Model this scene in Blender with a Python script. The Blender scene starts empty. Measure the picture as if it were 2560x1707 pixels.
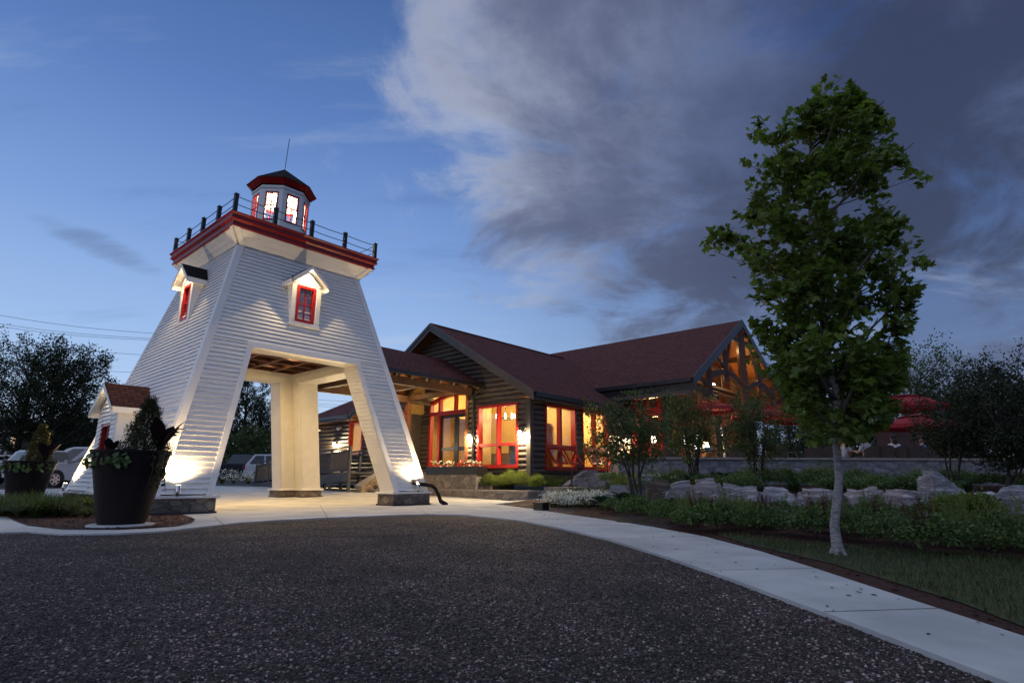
import bpy, math, random
import numpy as np
from mathutils import Vector, Matrix, geometry
R=math.radians; rnd=random.Random(7); nrg=np.random.default_rng(11)
scene=bpy.context.scene; col=scene.collection

# ---------------------------------------------------------------- camera
CH=.75; FPX=1421.0; PITCH=.2374; ROLL=.0039; TH=R(48.2)
c_,s_=math.cos(PITCH),math.sin(PITCH); cr,sr=math.cos(ROLL),math.sin(ROLL)
fw=Vector((0,c_,s_)); x0=Vector((1,0,0)); u0=Vector((0,-s_,c_))
rt=cr*x0+sr*u0; up=-sr*x0+cr*u0
cam=bpy.data.objects.new('camera',bpy.data.cameras.new('camera')); col.objects.link(cam)
cam.matrix_world=Matrix(((rt.x,up.x,-fw.x,0),(rt.y,up.y,-fw.y,0),(rt.z,up.z,-fw.z,CH),(0,0,0,1)))
cam.data.sensor_width=36; cam.data.lens=FPX*36/2560; cam.data.clip_end=3000; cam.data.clip_start=.05
scene.camera=cam
def ray(px,py): return fw+rt*((px-1280)/FPX)-up*((py-853.5)/FPX)
def G(px,py,z=0.):            # ground point seen at a photo pixel
    d=ray(px,py); return Vector((0,0,CH))+d*((z-CH)/d.z)
def at(px,py,Y):              # point at distance Y seen at a photo pixel
    d=ray(px,py); return Vector((0,0,CH))+d*(Y/d.y)
UX=Vector((math.cos(TH),math.sin(TH),0)); VX=Vector((-math.sin(TH),math.cos(TH),0))
def w(u,v,z): return UX*u+VX*v+Vector((0,0,z))     # building frame -> world

# ---------------------------------------------------------------- exposure, world, sun
scene.view_settings.view_transform='Standard'; scene.view_settings.look='None'
scene.view_settings.exposure=0.0; scene.view_settings.gamma=1.0
scene.cycles.use_denoising=True; scene.cycles.max_bounces=6; scene.cycles.transparent_max_bounces=12
scene.cycles.sample_clamp_indirect=6.0; scene.cycles.caustics_reflective=False; scene.cycles.caustics_refractive=False
SUN_EL=R(1.5); SUN_AZ=R(-130)    # the sun has just set behind and to the left of the camera
def nd(nt,t,ins=None,**kw):
    n=nt.nodes.new(t)
    for k,v in kw.items(): setattr(n,k,v)
    for k,v in (ins or {}).items():
        s=n.inputs[k]
        if hasattr(v,'is_output') : nt.links.new(v,s)
        elif hasattr(v,'outputs'): nt.links.new(v.outputs[0],s)
        else: s.default_value=v
    return n
def mth(nt,op,a,b=0.,c=0.,clamp=False):
    n=nt.nodes.new('ShaderNodeMath'); n.operation=op; n.use_clamp=clamp
    for i,x in enumerate((a,b,c)):
        if hasattr(x,'is_output'): nt.links.new(x,n.inputs[i])
        else: n.inputs[i].default_value=x
    return n.outputs[0]
def rng(nt,x,a,b,c=0.,d=1.,smooth=True):
    n=nt.nodes.new('ShaderNodeMapRange'); n.interpolation_type='SMOOTHSTEP' if smooth else 'LINEAR'
    nt.links.new(x,n.inputs[0])
    for i,q in enumerate((a,b,c,d)): n.inputs[i+1].default_value=q
    return n.outputs[0]
def mix(nt,f,a,b,mode='MIX'):
    n=nt.nodes.new('ShaderNodeMix'); n.data_type='RGBA'; n.blend_type=mode
    for i,x in ((0,f),(6,a),(7,b)):
        if hasattr(x,'is_output'): nt.links.new(x,n.inputs[i])
        elif i==0: n.inputs[0].default_value=x
        else: n.inputs[i].default_value=(*x,1)
    return n.outputs[2]
def ramp(nt,x,stops,interp='LINEAR'):
    n=nt.nodes.new('ShaderNodeValToRGB'); n.color_ramp.interpolation=interp; e=n.color_ramp.elements
    while len(e)<len(stops): e.new(.5)
    for q,(p,cc) in zip(e,stops): q.position=p; q.color=(*cc,1)
    nt.links.new(x,n.inputs[0]); return n.outputs[0]

W_=bpy.data.worlds.new('World'); scene.world=W_; W_.use_nodes=True
nt=W_.node_tree; nt.nodes.clear()
tc=nd(nt,'ShaderNodeTexCoord'); D=tc.outputs['Generated']
sp=nd(nt,'ShaderNodeSeparateXYZ',{0:D}); DX,DY,DZ=sp.outputs
zc=mth(nt,'MAXIMUM',DZ,0.)
base=ramp(nt,zc,[(0.,(.60,.72,.90)),(.08,(.50,.66,.90)),(.20,(.335,.51,.83)),(.38,(.19,.335,.68)),(.55,(.10,.205,.50)),(.70,(.060,.135,.36)),(.9,(.04,.10,.30))])
side=rng(nt,DX,-.25,.62)
base=mix(nt,side,base,mix(nt,1.0,base,(.30,.33,.42),'MULTIPLY'))
# cloud layer: a plane overhead, seen in perspective
den=mth(nt,'ADD',zc,.22)
cx=mth(nt,'DIVIDE',DX,den); cy=mth(nt,'DIVIDE',DY,den)
cv_=nd(nt,'ShaderNodeCombineXYZ',{0:cx,1:cy,2:0.})
n1=nd(nt,'ShaderNodeTexNoise',{'Vector':cv_,'Scale':2.1,'Detail':13.,'Roughness':.63,'Distortion':.4}).outputs[0]
mp=nd(nt,'ShaderNodeMapping',{'Vector':cv_,'Location':(3.1,1.7,.4)})
n2=nd(nt,'ShaderNodeTexNoise',{'Vector':mp,'Scale':1.5,'Detail':10.,'Roughness':.60,'Distortion':.3}).outputs[0]
bias=mth(nt,'ADD',DX,mth(nt,'MULTIPLY',zc,.30))
bias=rng(nt,bias,-.22,.36)
dens=mth(nt,'ADD',n1,mth(nt,'MULTIPLY',bias,.33))
low=rng(nt,zc,.08,.50,-.20,.0)
dens=mth(nt,'ADD',dens,low)
alpha=rng(nt,dens,.57,.80)
bright=mix(nt,rng(nt,DX,-.12,.40),(.50,.53,.63),(.105,.14,.28))
dark=mix(nt,rng(nt,DX,-.1,.55),(.12,.14,.24),(.032,.043,.102))
core=mth(nt,'ADD',n2,mth(nt,'MULTIPLY',bias,.17))
bright=mix(nt,rng(nt,dens,.62,.90),bright,mix(nt,rng(nt,DX,-.12,.40),(.20,.225,.345),(.085,.115,.235)))
cc=mix(nt,rng(nt,core,.48,.68),bright,dark)
cc=mix(nt,rng(nt,zc,.34,.04),cc,mix(nt,rng(nt,DX,-.1,.5),(.25,.33,.55),(.085,.115,.235)))
mp3=nd(nt,'ShaderNodeMapping',{'Vector':cv_,'Location':(7.3,2.2,0.),'Rotation':(0,0,-.55),'Scale':(.8,3.2,1.)})
n3=nd(nt,'ShaderNodeTexNoise',{'Vector':mp3,'Scale':1.3,'Detail':9.,'Roughness':.62}).outputs[0]
base=mix(nt,mth(nt,'MULTIPLY',rng(nt,n3,.53,.74),.34),base,(.50,.56,.70))
base=mix(nt,mth(nt,'MULTIPLY',rng(nt,n3,.44,.30),.30),base,mix(nt,1.,base,(.55,.58,.66),'MULTIPLY'))
_c=ray(262,622).normalized()       # the long dark streak low over the left
ex=mth(nt,'DIVIDE',mth(nt,'SUBTRACT',DX,_c.x),.062); ey=mth(nt,'DIVIDE',mth(nt,'ADD',mth(nt,'SUBTRACT',zc,_c.z),mth(nt,'MULTIPLY',mth(nt,'SUBTRACT',DX,_c.x),.30)),.020)
er=mth(nt,'ADD',mth(nt,'MULTIPLY',ex,ex),mth(nt,'MULTIPLY',ey,ey))
er=mth(nt,'ADD',er,mth(nt,'MULTIPLY',mth(nt,'SUBTRACT',n3,.5),5.5))
base=mix(nt,mth(nt,'MULTIPLY',rng(nt,er,1.1,-.5),.55),base,(.115,.165,.31))
sky=mix(nt,mth(nt,'MULTIPLY',alpha,.95),base,cc)
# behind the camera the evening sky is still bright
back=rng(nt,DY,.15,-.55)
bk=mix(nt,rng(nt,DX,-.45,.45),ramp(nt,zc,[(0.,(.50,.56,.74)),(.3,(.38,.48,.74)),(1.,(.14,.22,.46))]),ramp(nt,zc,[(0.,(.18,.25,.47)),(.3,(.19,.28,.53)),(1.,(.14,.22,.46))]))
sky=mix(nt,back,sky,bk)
sky=mix(nt,rng(nt,zc,.74,.92),sky,(.54,.61,.76))     # brightness added to the unseen overhead sky, lifting path, gravel and leaves
ns=nd(nt,'ShaderNodeTexSky',sky_type='NISHITA',sun_disc=False)
ns.sun_elevation=SUN_EL; ns.sun_rotation=SUN_AZ
sky=mix(nt,1.0,sky,mix(nt,1.0,ns.outputs[0],(.02,.02,.02),'MULTIPLY'),'ADD')
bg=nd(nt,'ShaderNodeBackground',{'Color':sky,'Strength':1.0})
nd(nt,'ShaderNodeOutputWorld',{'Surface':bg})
sl=bpy.data.lights.new('sun','SUN'); sl.energy=.06; sl.angle=R(40); sl.color=(1,.86,.74)
so=bpy.data.objects.new('sun',sl); col.objects.link(so)
so.rotation_euler=(R(68),0,R(-40))     # last glow after sunset, from behind and left

# ---------------------------------------------------------------- materials
M={}
def newmat(name):
    m=bpy.data.materials.new(name); m.use_nodes=True; t=m.node_tree
    b=t.nodes['Principled BSDF']; M[name]=m; return m,t,b
def pm(name,c1,c2=None,scale=4.,rough=.6,bump=0.,bscale=None,metal=0.,spec=.4,stretch=(1,1,1),detail=5.,lo=.35,hi=.65):
    m,t,b=newmat(name); b.inputs['Roughness'].default_value=rough; b.inputs['Metallic'].default_value=metal
    b.inputs['Specular IOR Level'].default_value=spec
    if c2 is None and not bump: b.inputs['Base Color'].default_value=(*c1,1); return m
    tcn=nd(t,'ShaderNodeTexCoord'); mpn=nd(t,'ShaderNodeMapping',{'Vector':tcn.outputs['Object'],'Scale':stretch})
    nz=nd(t,'ShaderNodeTexNoise',{'Vector':mpn,'Scale':scale,'Detail':detail,'Roughness':.6})
    if c2 is not None:
        t.links.new(ramp(t,nz.outputs[0],[(lo,c1),(hi,c2)]),b.inputs['Base Color'])
    else: b.inputs['Base Color'].default_value=(*c1,1)
    if bump:
        nb=nz if not bscale else nd(t,'ShaderNodeTexNoise',{'Vector':mpn,'Scale':bscale,'Detail':6.})
        bp=nd(t,'ShaderNodeBump',{'Height':nb.outputs[0],'Strength':bump,'Distance':.03})
        t.links.new(bp.outputs[0],b.inputs['Normal'])
    return m
def emis(name,c,s):
    m,t,b=newmat(name); b.inputs['Base Color'].default_value=(.8,.8,.8,1)
    b.inputs['Emission Color'].default_value=(*c,1); b.inputs['Emission Strength'].default_value=s; return m
def leafmat(name,cols,rough=.5,trans=.3,spec=.3):
    m,t,b=newmat(name)
    g=nd(t,'ShaderNodeNewGeometry')
    cc=ramp(t,g.outputs['Random Per Island'],[(i/(max(1,len(cols)-1)),x) for i,x in enumerate(cols)])
    t.links.new(cc,b.inputs['Base Color']); b.inputs['Roughness'].default_value=rough; b.inputs['Specular IOR Level'].default_value=spec
    tr=nd(t,'ShaderNodeBsdfTranslucent',{'Color':mix(t,1.0,cc,(1.3,1.4,.6),'MULTIPLY')})
    ms=nd(t,'ShaderNodeMixShader',{0:trans,1:b.outputs[0],2:tr.outputs[0]})
    out=[n for n in t.nodes if n.type=='OUTPUT_MATERIAL'][0]; t.links.new(ms.outputs[0],out.inputs[0]); return m
def glassmat(name,tint=(.95,.97,1.),refl=1.0):
    m,t,b=newmat(name); t.nodes.remove(b)
    g=nd(t,'ShaderNodeNewGeometry'); dt=nd(t,'ShaderNodeVectorMath',{0:g.outputs['Incoming'],1:g.outputs['Normal']},operation='DOT_PRODUCT')
    f5=mth(t,'POWER',mth(t,'SUBTRACT',1.,mth(t,'ABSOLUTE',dt.outputs['Value'])),5.)
    gl=nd(t,'ShaderNodeBsdfGlossy',{'Roughness':.01,'Color':(1,1,1,1)}); tp=nd(t,'ShaderNodeBsdfTransparent',{'Color':(*tint,1)})
    f=mth(t,'MULTIPLY',mth(t,'ADD',mth(t,'MULTIPLY',f5,.92),.08),refl,clamp=True)
    ms=nd(t,'ShaderNodeMixShader',{0:f,1:tp.outputs[0],2:gl.outputs[0]})
    out=[n for n in t.nodes if n.type=='OUTPUT_MATERIAL'][0]; t.links.new(ms.outputs[0],out.inputs[0]); return m
def shingle(name,axis,ca,cb,cm):
    m,t,b=newmat(name); b.inputs['Roughness'].default_value=.85; b.inputs['Specular IOR Level'].default_value=.2
    tcn=nd(t,'ShaderNodeTexCoord'); a=UX if axis=='u' else VX
    g=nd(t,'ShaderNodeNewGeometry')
    dt=nd(t,'ShaderNodeVectorMath',{0:g.outputs['Position'],1:a},operation='DOT_PRODUCT')
    sz=nd(t,'ShaderNodeSeparateXYZ',{0:g.outputs['Position']})
    cv2=nd(t,'ShaderNodeCombineXYZ',{0:dt.outputs['Value'],1:mth(t,'MULTIPLY',sz.outputs[2],1.95)})
    br=nd(t,'ShaderNodeTexBrick',{'Vector':cv2,'Color1':(*ca,1),'Color2':(*cb,1),'Mortar':(*cm,1),'Scale':1.,'Mortar Size':.012,'Brick Width':.24,'Row Height':.15,'Bias':-.1})
    br.offset=.5
    nz=nd(t,'ShaderNodeTexNoise',{'Vector':cv2,'Scale':9.,'Detail':4.})
    cc=mix(t,.45,br.outputs[0],mix(t,1.,br.outputs[0],ramp(t,nz.outputs[0],[(.3,(.3,.3,.3)),(.7,(1.9,1.7,1.7))]),'MULTIPLY'))
    t.links.new(cc,b.inputs['Base Color'])
    # each course steps out at its lower edge
    st=mth(t,'FRACT',mth(t,'DIVIDE',mth(t,'MULTIPLY',sz.outputs[2],1.95),.15))
    bp=nd(t,'ShaderNodeBump',{'Height':mth(t,'SUBTRACT',mth(t,'MULTIPLY',br.outputs[1],-.4),st),'Strength':.6,'Distance':.02})
    t.links.new(bp.outputs[0],b.inputs['Normal']); return m
def stonemat(name,cols,scale=3.2,mortar=(.16,.14,.12),zs=1.7,width=.035):
    m,t,b=newmat(name); b.inputs['Roughness'].default_value=.85; b.inputs['Specular IOR Level'].default_value=.2
    tcn=nd(t,'ShaderNodeTexCoord'); mpn=nd(t,'ShaderNodeMapping',{'Vector':tcn.outputs['Object'],'Scale':(1,1,zs)})
    nz=nd(t,'ShaderNodeTexNoise',{'Vector':tcn.outputs['Object'],'Scale':7.,'Detail':6.})
    vv=mix(t,.06,mpn.outputs[0],nz.outputs[1])
    v1=nd(t,'ShaderNodeTexVoronoi',{'Vector':vv,'Scale':scale}); v2=nd(t,'ShaderNodeTexVoronoi',{'Vector':vv,'Scale':scale},feature='DISTANCE_TO_EDGE')
    cs=nd(t,'ShaderNodeSeparateColor',{0:v1.outputs['Color']})
    cc=ramp(t,cs.outputs[0],[(i/(len(cols)-1),x) for i,x in enumerate(cols)])
    cc=mix(t,.5,cc,mix(t,1.,cc,ramp(t,nz.outputs[0],[(.3,(.45,.45,.45)),(.7,(1.5,1.45,1.4))]),'MULTIPLY'))
    ed=rng(t,v2.outputs['Distance'],0.,width)
    t.links.new(mix(t,ed,mortar,cc),b.inputs['Base Color'])
    hh=mth(t,'ADD',ed,mth(t,'MULTIPLY',nz.outputs[0],.5))
    bp=nd(t,'ShaderNodeBump',{'Height':hh,'Strength':.8,'Distance':.03}); t.links.new(bp.outputs[0],b.inputs['Normal']); return m

pm('white_siding',(.74,.73,.70),(.80,.79,.77),scale=2.,rough=.45,bump=.12,bscale=40,stretch=(1,1,6))
pm('white_trim',(.80,.79,.77),(.74,.73,.70),scale=3.,rough=.45,bump=.06,bscale=60)
pm('cream_trim',(.76,.73,.66),(.70,.67,.60),scale=3.,rough=.5)
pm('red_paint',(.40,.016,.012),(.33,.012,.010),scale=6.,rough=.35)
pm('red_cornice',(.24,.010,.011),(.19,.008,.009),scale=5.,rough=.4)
pm('black_shingle',(.010,.009,.010),(.017,.015,.015),scale=20.,rough=.9,spec=.1)
pm('dark_metal',(.016,.018,.018),(.028,.028,.028),scale=8.,rough=.45,metal=.3)
pm('black_pot',(.009,.0065,.006),(.019,.013,.011),scale=1.8,rough=.6,bump=.08,bscale=22,spec=.22)
pm('concrete',(.40,.40,.385),(.58,.575,.55),scale=1.1,rough=.85,bump=.12,bscale=70,detail=8.)
pm('curb_concrete',(.47,.47,.45),(.58,.57,.55),scale=2.,rough=.85,bump=.15,bscale=60)
pm('asphalt',(.045,.045,.048),(.07,.068,.068),scale=20.,rough=.9,bump=.2,bscale=150)
pm('soil',(.035,.03,.022),(.06,.05,.035),scale=2.,rough=.95,bump=.4,bscale=30)
pm('mulch',(.018,.007,.005),(.085,.028,.016),scale=38.,rough=.95,bump=.9,bscale=55,detail=8.)
pm('lawn_base',(.035,.045,.016),(.075,.075,.03),scale=9.,rough=.95,bump=.4,bscale=60)
pm('log_siding',(.105,.084,.066),(.064,.052,.043),scale=3.,rough=.55,bump=.2,bscale=26,stretch=(1,1,4))
pm('log_trim',(.075,.066,.058),(.055,.048,.044),scale=4.,rough=.55)
pm('fascia_brown',(.085,.075,.068),(.065,.057,.052),scale=3.,rough=.5)
pm('gutter_black',(.012,.012,.013),rough=.3,spec=.6)
pm('timber',(.20,.070,.025),(.125,.042,.016),scale=3.,rough=.55,bump=.15,bscale=30,stretch=(1,1,3))
pm('timber_dark',(.095,.048,.026),(.06,.030,.018),scale=3.,rough=.55)
pm('timber_grey',(.12,.085,.068),(.085,.06,.05),scale=3.,rough=.55)
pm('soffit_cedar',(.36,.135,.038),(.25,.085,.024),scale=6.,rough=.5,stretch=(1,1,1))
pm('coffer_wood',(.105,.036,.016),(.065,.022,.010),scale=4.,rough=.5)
pm('pine_wall',(.60,.38,.125),(.50,.30,.09),scale=4.,rough=.5,stretch=(1,1,7))
pm('pine_floor',(.22,.11,.045),(.15,.075,.03),scale=4.,rough=.4)
pm('ceiling_paint',(.66,.52,.34),rough=.7)
pm('cabinet_wood',(.16,.065,.028),(.10,.04,.018),scale=5.,rough=.45)
pm('door_black',(.017,.018,.020),rough=.35)
pm('steel',(.62,.62,.62),rough=.25,metal=1.)
pm('brass',(.5,.32,.1),rough=.3,metal=1.)
pm('white_frame',(.75,.75,.75),rough=.4)
pm('deck_grey',(.058,.060,.066),(.082,.084,.09),scale=5.,rough=.6)
pm('rail_slat',(.10,.078,.062),(.07,.056,.046),scale=6.,rough=.6)
pm('bark_maple',(.17,.155,.145),(.32,.305,.29),scale=14.,rough=.85,bump=.7,bscale=30,stretch=(1,1,2.2),lo=.38,hi=.55,detail=7.)
pm('bark_limb',(.085,.072,.064),(.13,.115,.105),scale=9.,rough=.85)
pm('bark_dark',(.075,.062,.052),(.045,.038,.032),scale=12.,rough=.9,bump=.4,stretch=(1,1,.3))
pm('rubber',(.012,.012,.012),rough=.8)
pm('alloy',(.45,.45,.46),rough=.3,metal=1.)
pm('car_silver',(.30,.31,.33),rough=.25,spec=.6); pm('car_white',(.55,.56,.58),rough=.3,spec=.6); pm('car_black',(.012,.014,.020),rough=.18,spec=.7)
pm('car_glass',(.012,.014,.016),rough=.05,spec=.8)
pm('tail_red',(.30,.012,.010),rough=.2); pm('lamp_clear',(.7,.72,.75),rough=.1,spec=.8)
pm('umbrella_red',(.36,.016,.024),(.30,.012,.02),scale=3.,rough=.75)
pm('wicker',(.040,.026,.019),(.07,.045,.032),scale=60.,rough=.7,bump=.6,bscale=90)
pm('screen_brown',(.115,.065,.062),(.085,.048,.046),scale=2.,rough=.8)
pm('house_dark',(.028,.027,.029),(.04,.038,.038),scale=3.,rough=.8)
pm('cap_stone',(.34,.30,.26),(.25,.22,.19),scale=6.,rough=.85,bump=.3,bscale=30)
pm('skin',(.42,.24,.16),rough=.55); pm('hair_dark',(.018,.012,.010),rough=.6); pm('hair_brown',(.08,.045,.025),rough=.6)
pm('cloth_white',(.62,.63,.68),(.5,.5,.56),scale=30.,rough=.8); pm('cloth_grey',(.36,.35,.40),rough=.8); pm('cloth_blue',(.18,.26,.55),rough=.8)
pm('cloth_dark',(.03,.03,.04),rough=.85); pm('cloth_red',(.5,.03,.02),rough=.8)
def striped(name,a,b_,sc):
    m,t,b=newmat(name); tcn=nd(t,'ShaderNodeTexCoord'); wv=nd(t,'ShaderNodeTexWave',{'Vector':tcn.outputs['Object'],'Scale':sc}); wv.bands_direction='DIAGONAL'
    t.links.new(ramp(t,wv.outputs[0],[(.55,a),(.62,b_)]),b.inputs['Base Color']); b.inputs['Roughness'].default_value=.8
striped('cloth_striped',(.6,.6,.66),(.05,.05,.07),14.)
stonemat('stone_base',[(.15,.125,.105),(.22,.19,.165),(.10,.088,.082),(.27,.225,.18),(.17,.15,.14)],scale=3.6,mortar=(.085,.078,.072))
stonemat('planter_stone',[(.24,.21,.18),(.30,.26,.21),(.18,.165,.155),(.33,.29,.23)],scale=3.0,mortar=(.14,.125,.11))
stonemat('step_stone',[(.34,.27,.18),(.42,.33,.22),(.27,.215,.15),(.46,.37,.26)],scale=3.4,mortar=(.17,.14,.10))
stonemat('patio_stone',[(.20,.20,.215),(.27,.265,.275),(.155,.155,.17),(.31,.30,.30)],scale=3.2,mortar=(.13,.13,.135),zs=2.2,width=.025)
shingle('shingle_v','v',(.135,.038,.031),(.074,.025,.022),(.024,.009,.009))
shingle('shingle_u','u',(.135,.038,.031),(.074,.025,.022),(.024,.009,.009))
shingle('shingle_brown','u',(.10,.030,.015),(.050,.016,.010),(.012,.005,.004))
glassmat('glass'); glassmat('glass_dim',(.80,.83,.88),1.4); glassmat('glass_sash',(.75,.78,.82),5.)
emis('lamp_warm',(1,.80,.48),14.); emis('lamp_hot',(1,.90,.66),22.); emis('lamp_soft',(1,.74,.42),4.); emis('tv_screen',(.82,.86,1.),3.2); emis('house_window',(1,.62,.25),.75)
emis('heater_glow',(1,.16,.03),4.); emis('bed_light',(1,.93,.80),9.)
# boulders: layered grey-pink rock with pale quartz streaks
def rockmat(name,ca,cb,cs):
    m,t,b=newmat(name); b.inputs['Roughness'].default_value=.8; b.inputs['Specular IOR Level'].default_value=.3
    tcn=nd(t,'ShaderNodeTexCoord'); mpn=nd(t,'ShaderNodeMapping',{'Vector':tcn.outputs['Object'],'Scale':(1,1,4.5),'Rotation':(.15,.12,0)})
    a=nd(t,'ShaderNodeTexNoise',{'Vector':mpn,'Scale':3.2,'Detail':9.,'Roughness':.65,'Distortion':.6})
    n2=nd(t,'ShaderNodeTexNoise',{'Vector':tcn.outputs['Object'],'Scale':2.2,'Detail':5.})
    cc=mix(t,rng(t,n2.outputs[0],.38,.62),ca,cb)
    cc=mix(t,rng(t,a.outputs[0],.52,.62),cc,cs)
    cc=mix(t,rng(t,a.outputs[0],.42,.33),cc,mix(t,1.,cc,(.4,.38,.38),'MULTIPLY'))
    t.links.new(cc,b.inputs['Base Color'])
    bp=nd(t,'ShaderNodeBump',{'Height':a.outputs[0],'Strength':.9,'Distance':.06}); t.links.new(bp.outputs[0],b.inputs['Normal'])
rockmat('rock_grey',(.25,.24,.255),(.34,.325,.335),(.58,.57,.58)); rockmat('rock_pink',(.33,.27,.265),(.25,.22,.225),(.52,.48,.47)); rockmat('rock_brown',(.17,.125,.095),(.10,.085,.072),(.30,.26,.22))
# gravel: dark crushed stone
m,t,b=newmat('gravel'); tcn=nd(t,'ShaderNodeTexCoord'); O=tcn.outputs['Object']
v1=nd(t,'ShaderNodeTexVoronoi',{'Vector':O,'Scale':95.,'Randomness':1.}); cs=nd(t,'ShaderNodeSeparateColor',{0:v1.outputs['Color']})
nz=nd(t,'ShaderNodeTexNoise',{'Vector':O,'Scale':.9,'Detail':4.,'Roughness':.6})
cc=ramp(t,cs.outputs[0],[(0.,(.008,.005,.0045)),(.55,(.027,.018,.016)),(.80,(.066,.041,.033)),(.93,(.16,.12,.108)),(1.,(.36,.31,.29))])
cc=mix(t,1.,cc,ramp(t,nz.outputs[0],[(.36,(.50,.48,.47)),(.62,(1.35,1.28,1.25))]),'MULTIPLY')
t.links.new(cc,b.inputs['Base Color']); b.inputs['Roughness'].default_value=.75
bp=nd(t,'ShaderNodeBump',{'Height':mth(t,'SUBTRACT',1.,v1.outputs['Distance']),'Strength':1.,'Distance':.02}); t.links.new(bp.outputs[0],b.inputs['Normal'])
m,t,b=newmat('gravel_stone'); g=nd(t,'ShaderNodeNewGeometry')
pz=nd(t,'ShaderNodeTexNoise',{'Vector':g.outputs['Position'],'Scale':.9,'Detail':4.,'Roughness':.6})
t.links.new(mix(t,1.,ramp(t,pz.outputs[0],[(.36,(.50,.48,.47)),(.62,(1.35,1.28,1.25))]),ramp(t,g.outputs['Random Per Island'],[(0.,(.006,.004,.0035)),(.45,(.026,.017,.015)),(.72,(.066,.040,.032)),(.88,(.17,.125,.112)),(1.,(.42,.36,.34))]),'MULTIPLY'),b.inputs['Base Color']); b.inputs['Roughness'].default_value=.7
leafmat('leaf_maple',[(.070,.105,.024),(.105,.155,.034),(.135,.19,.045),(.18,.24,.062)],trans=.38)
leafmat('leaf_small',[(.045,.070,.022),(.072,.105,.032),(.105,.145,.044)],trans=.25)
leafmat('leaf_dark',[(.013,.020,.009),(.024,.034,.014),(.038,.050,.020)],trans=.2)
leafmat('leaf_conifer',[(.010,.018,.012),(.016,.028,.016),(.024,.038,.020)],trans=.1)
leafmat('leaf_pale',[(.055,.085,.022),(.08,.115,.032),(.10,.14,.045)],trans=.35)
leafmat('leaf_shrub',[(.085,.12,.020),(.125,.17,.030),(.175,.22,.045)],trans=.3)
leafmat('leaf_bed',[(.036,.075,.022),(.075,.130,.038),(.11,.175,.052),(.155,.22,.075)],trans=.2)
leafmat('leaf_plume',[(.10,.14,.04),(.16,.20,.07)],trans=.25); leafmat('leaf_plume_red',[(.07,.022,.022),(.11,.03,.03)],trans=.2)
leafmat('leaf_blade',[(.018,.046,.016),(.030,.068,.022),(.045,.085,.03)],trans=.25)
leafmat('leaf_grass',[(.04,.065,.014),(.07,.10,.022),(.10,.13,.035)],trans=.3)
leafmat('leaf_hosta',[(.045,.085,.075),(.065,.115,.10)],trans=.12)
leafmat('leaf_thuja',[(.016,.024,.008),(.03,.038,.012),(.05,.055,.016)],trans=.15); leafmat('leaf_gold',[(.08,.07,.015),(.12,.09,.02),(.05,.05,.012)],trans=.2)
leafmat('leaf_purple',[(.010,.006,.007),(.018,.009,.011)],trans=.05,rough=.6,spec=.15)
leafmat('petal_white',[(.62,.62,.62),(.8,.8,.8)],trans=.2); leafmat('petal_red',[(.42,.012,.02),(.55,.02,.02)],trans=.2)
leafmat('blade_lawn',[(.030,.052,.014),(.052,.082,.022),(.085,.11,.035),(.12,.125,.05)],trans=.25)
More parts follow.
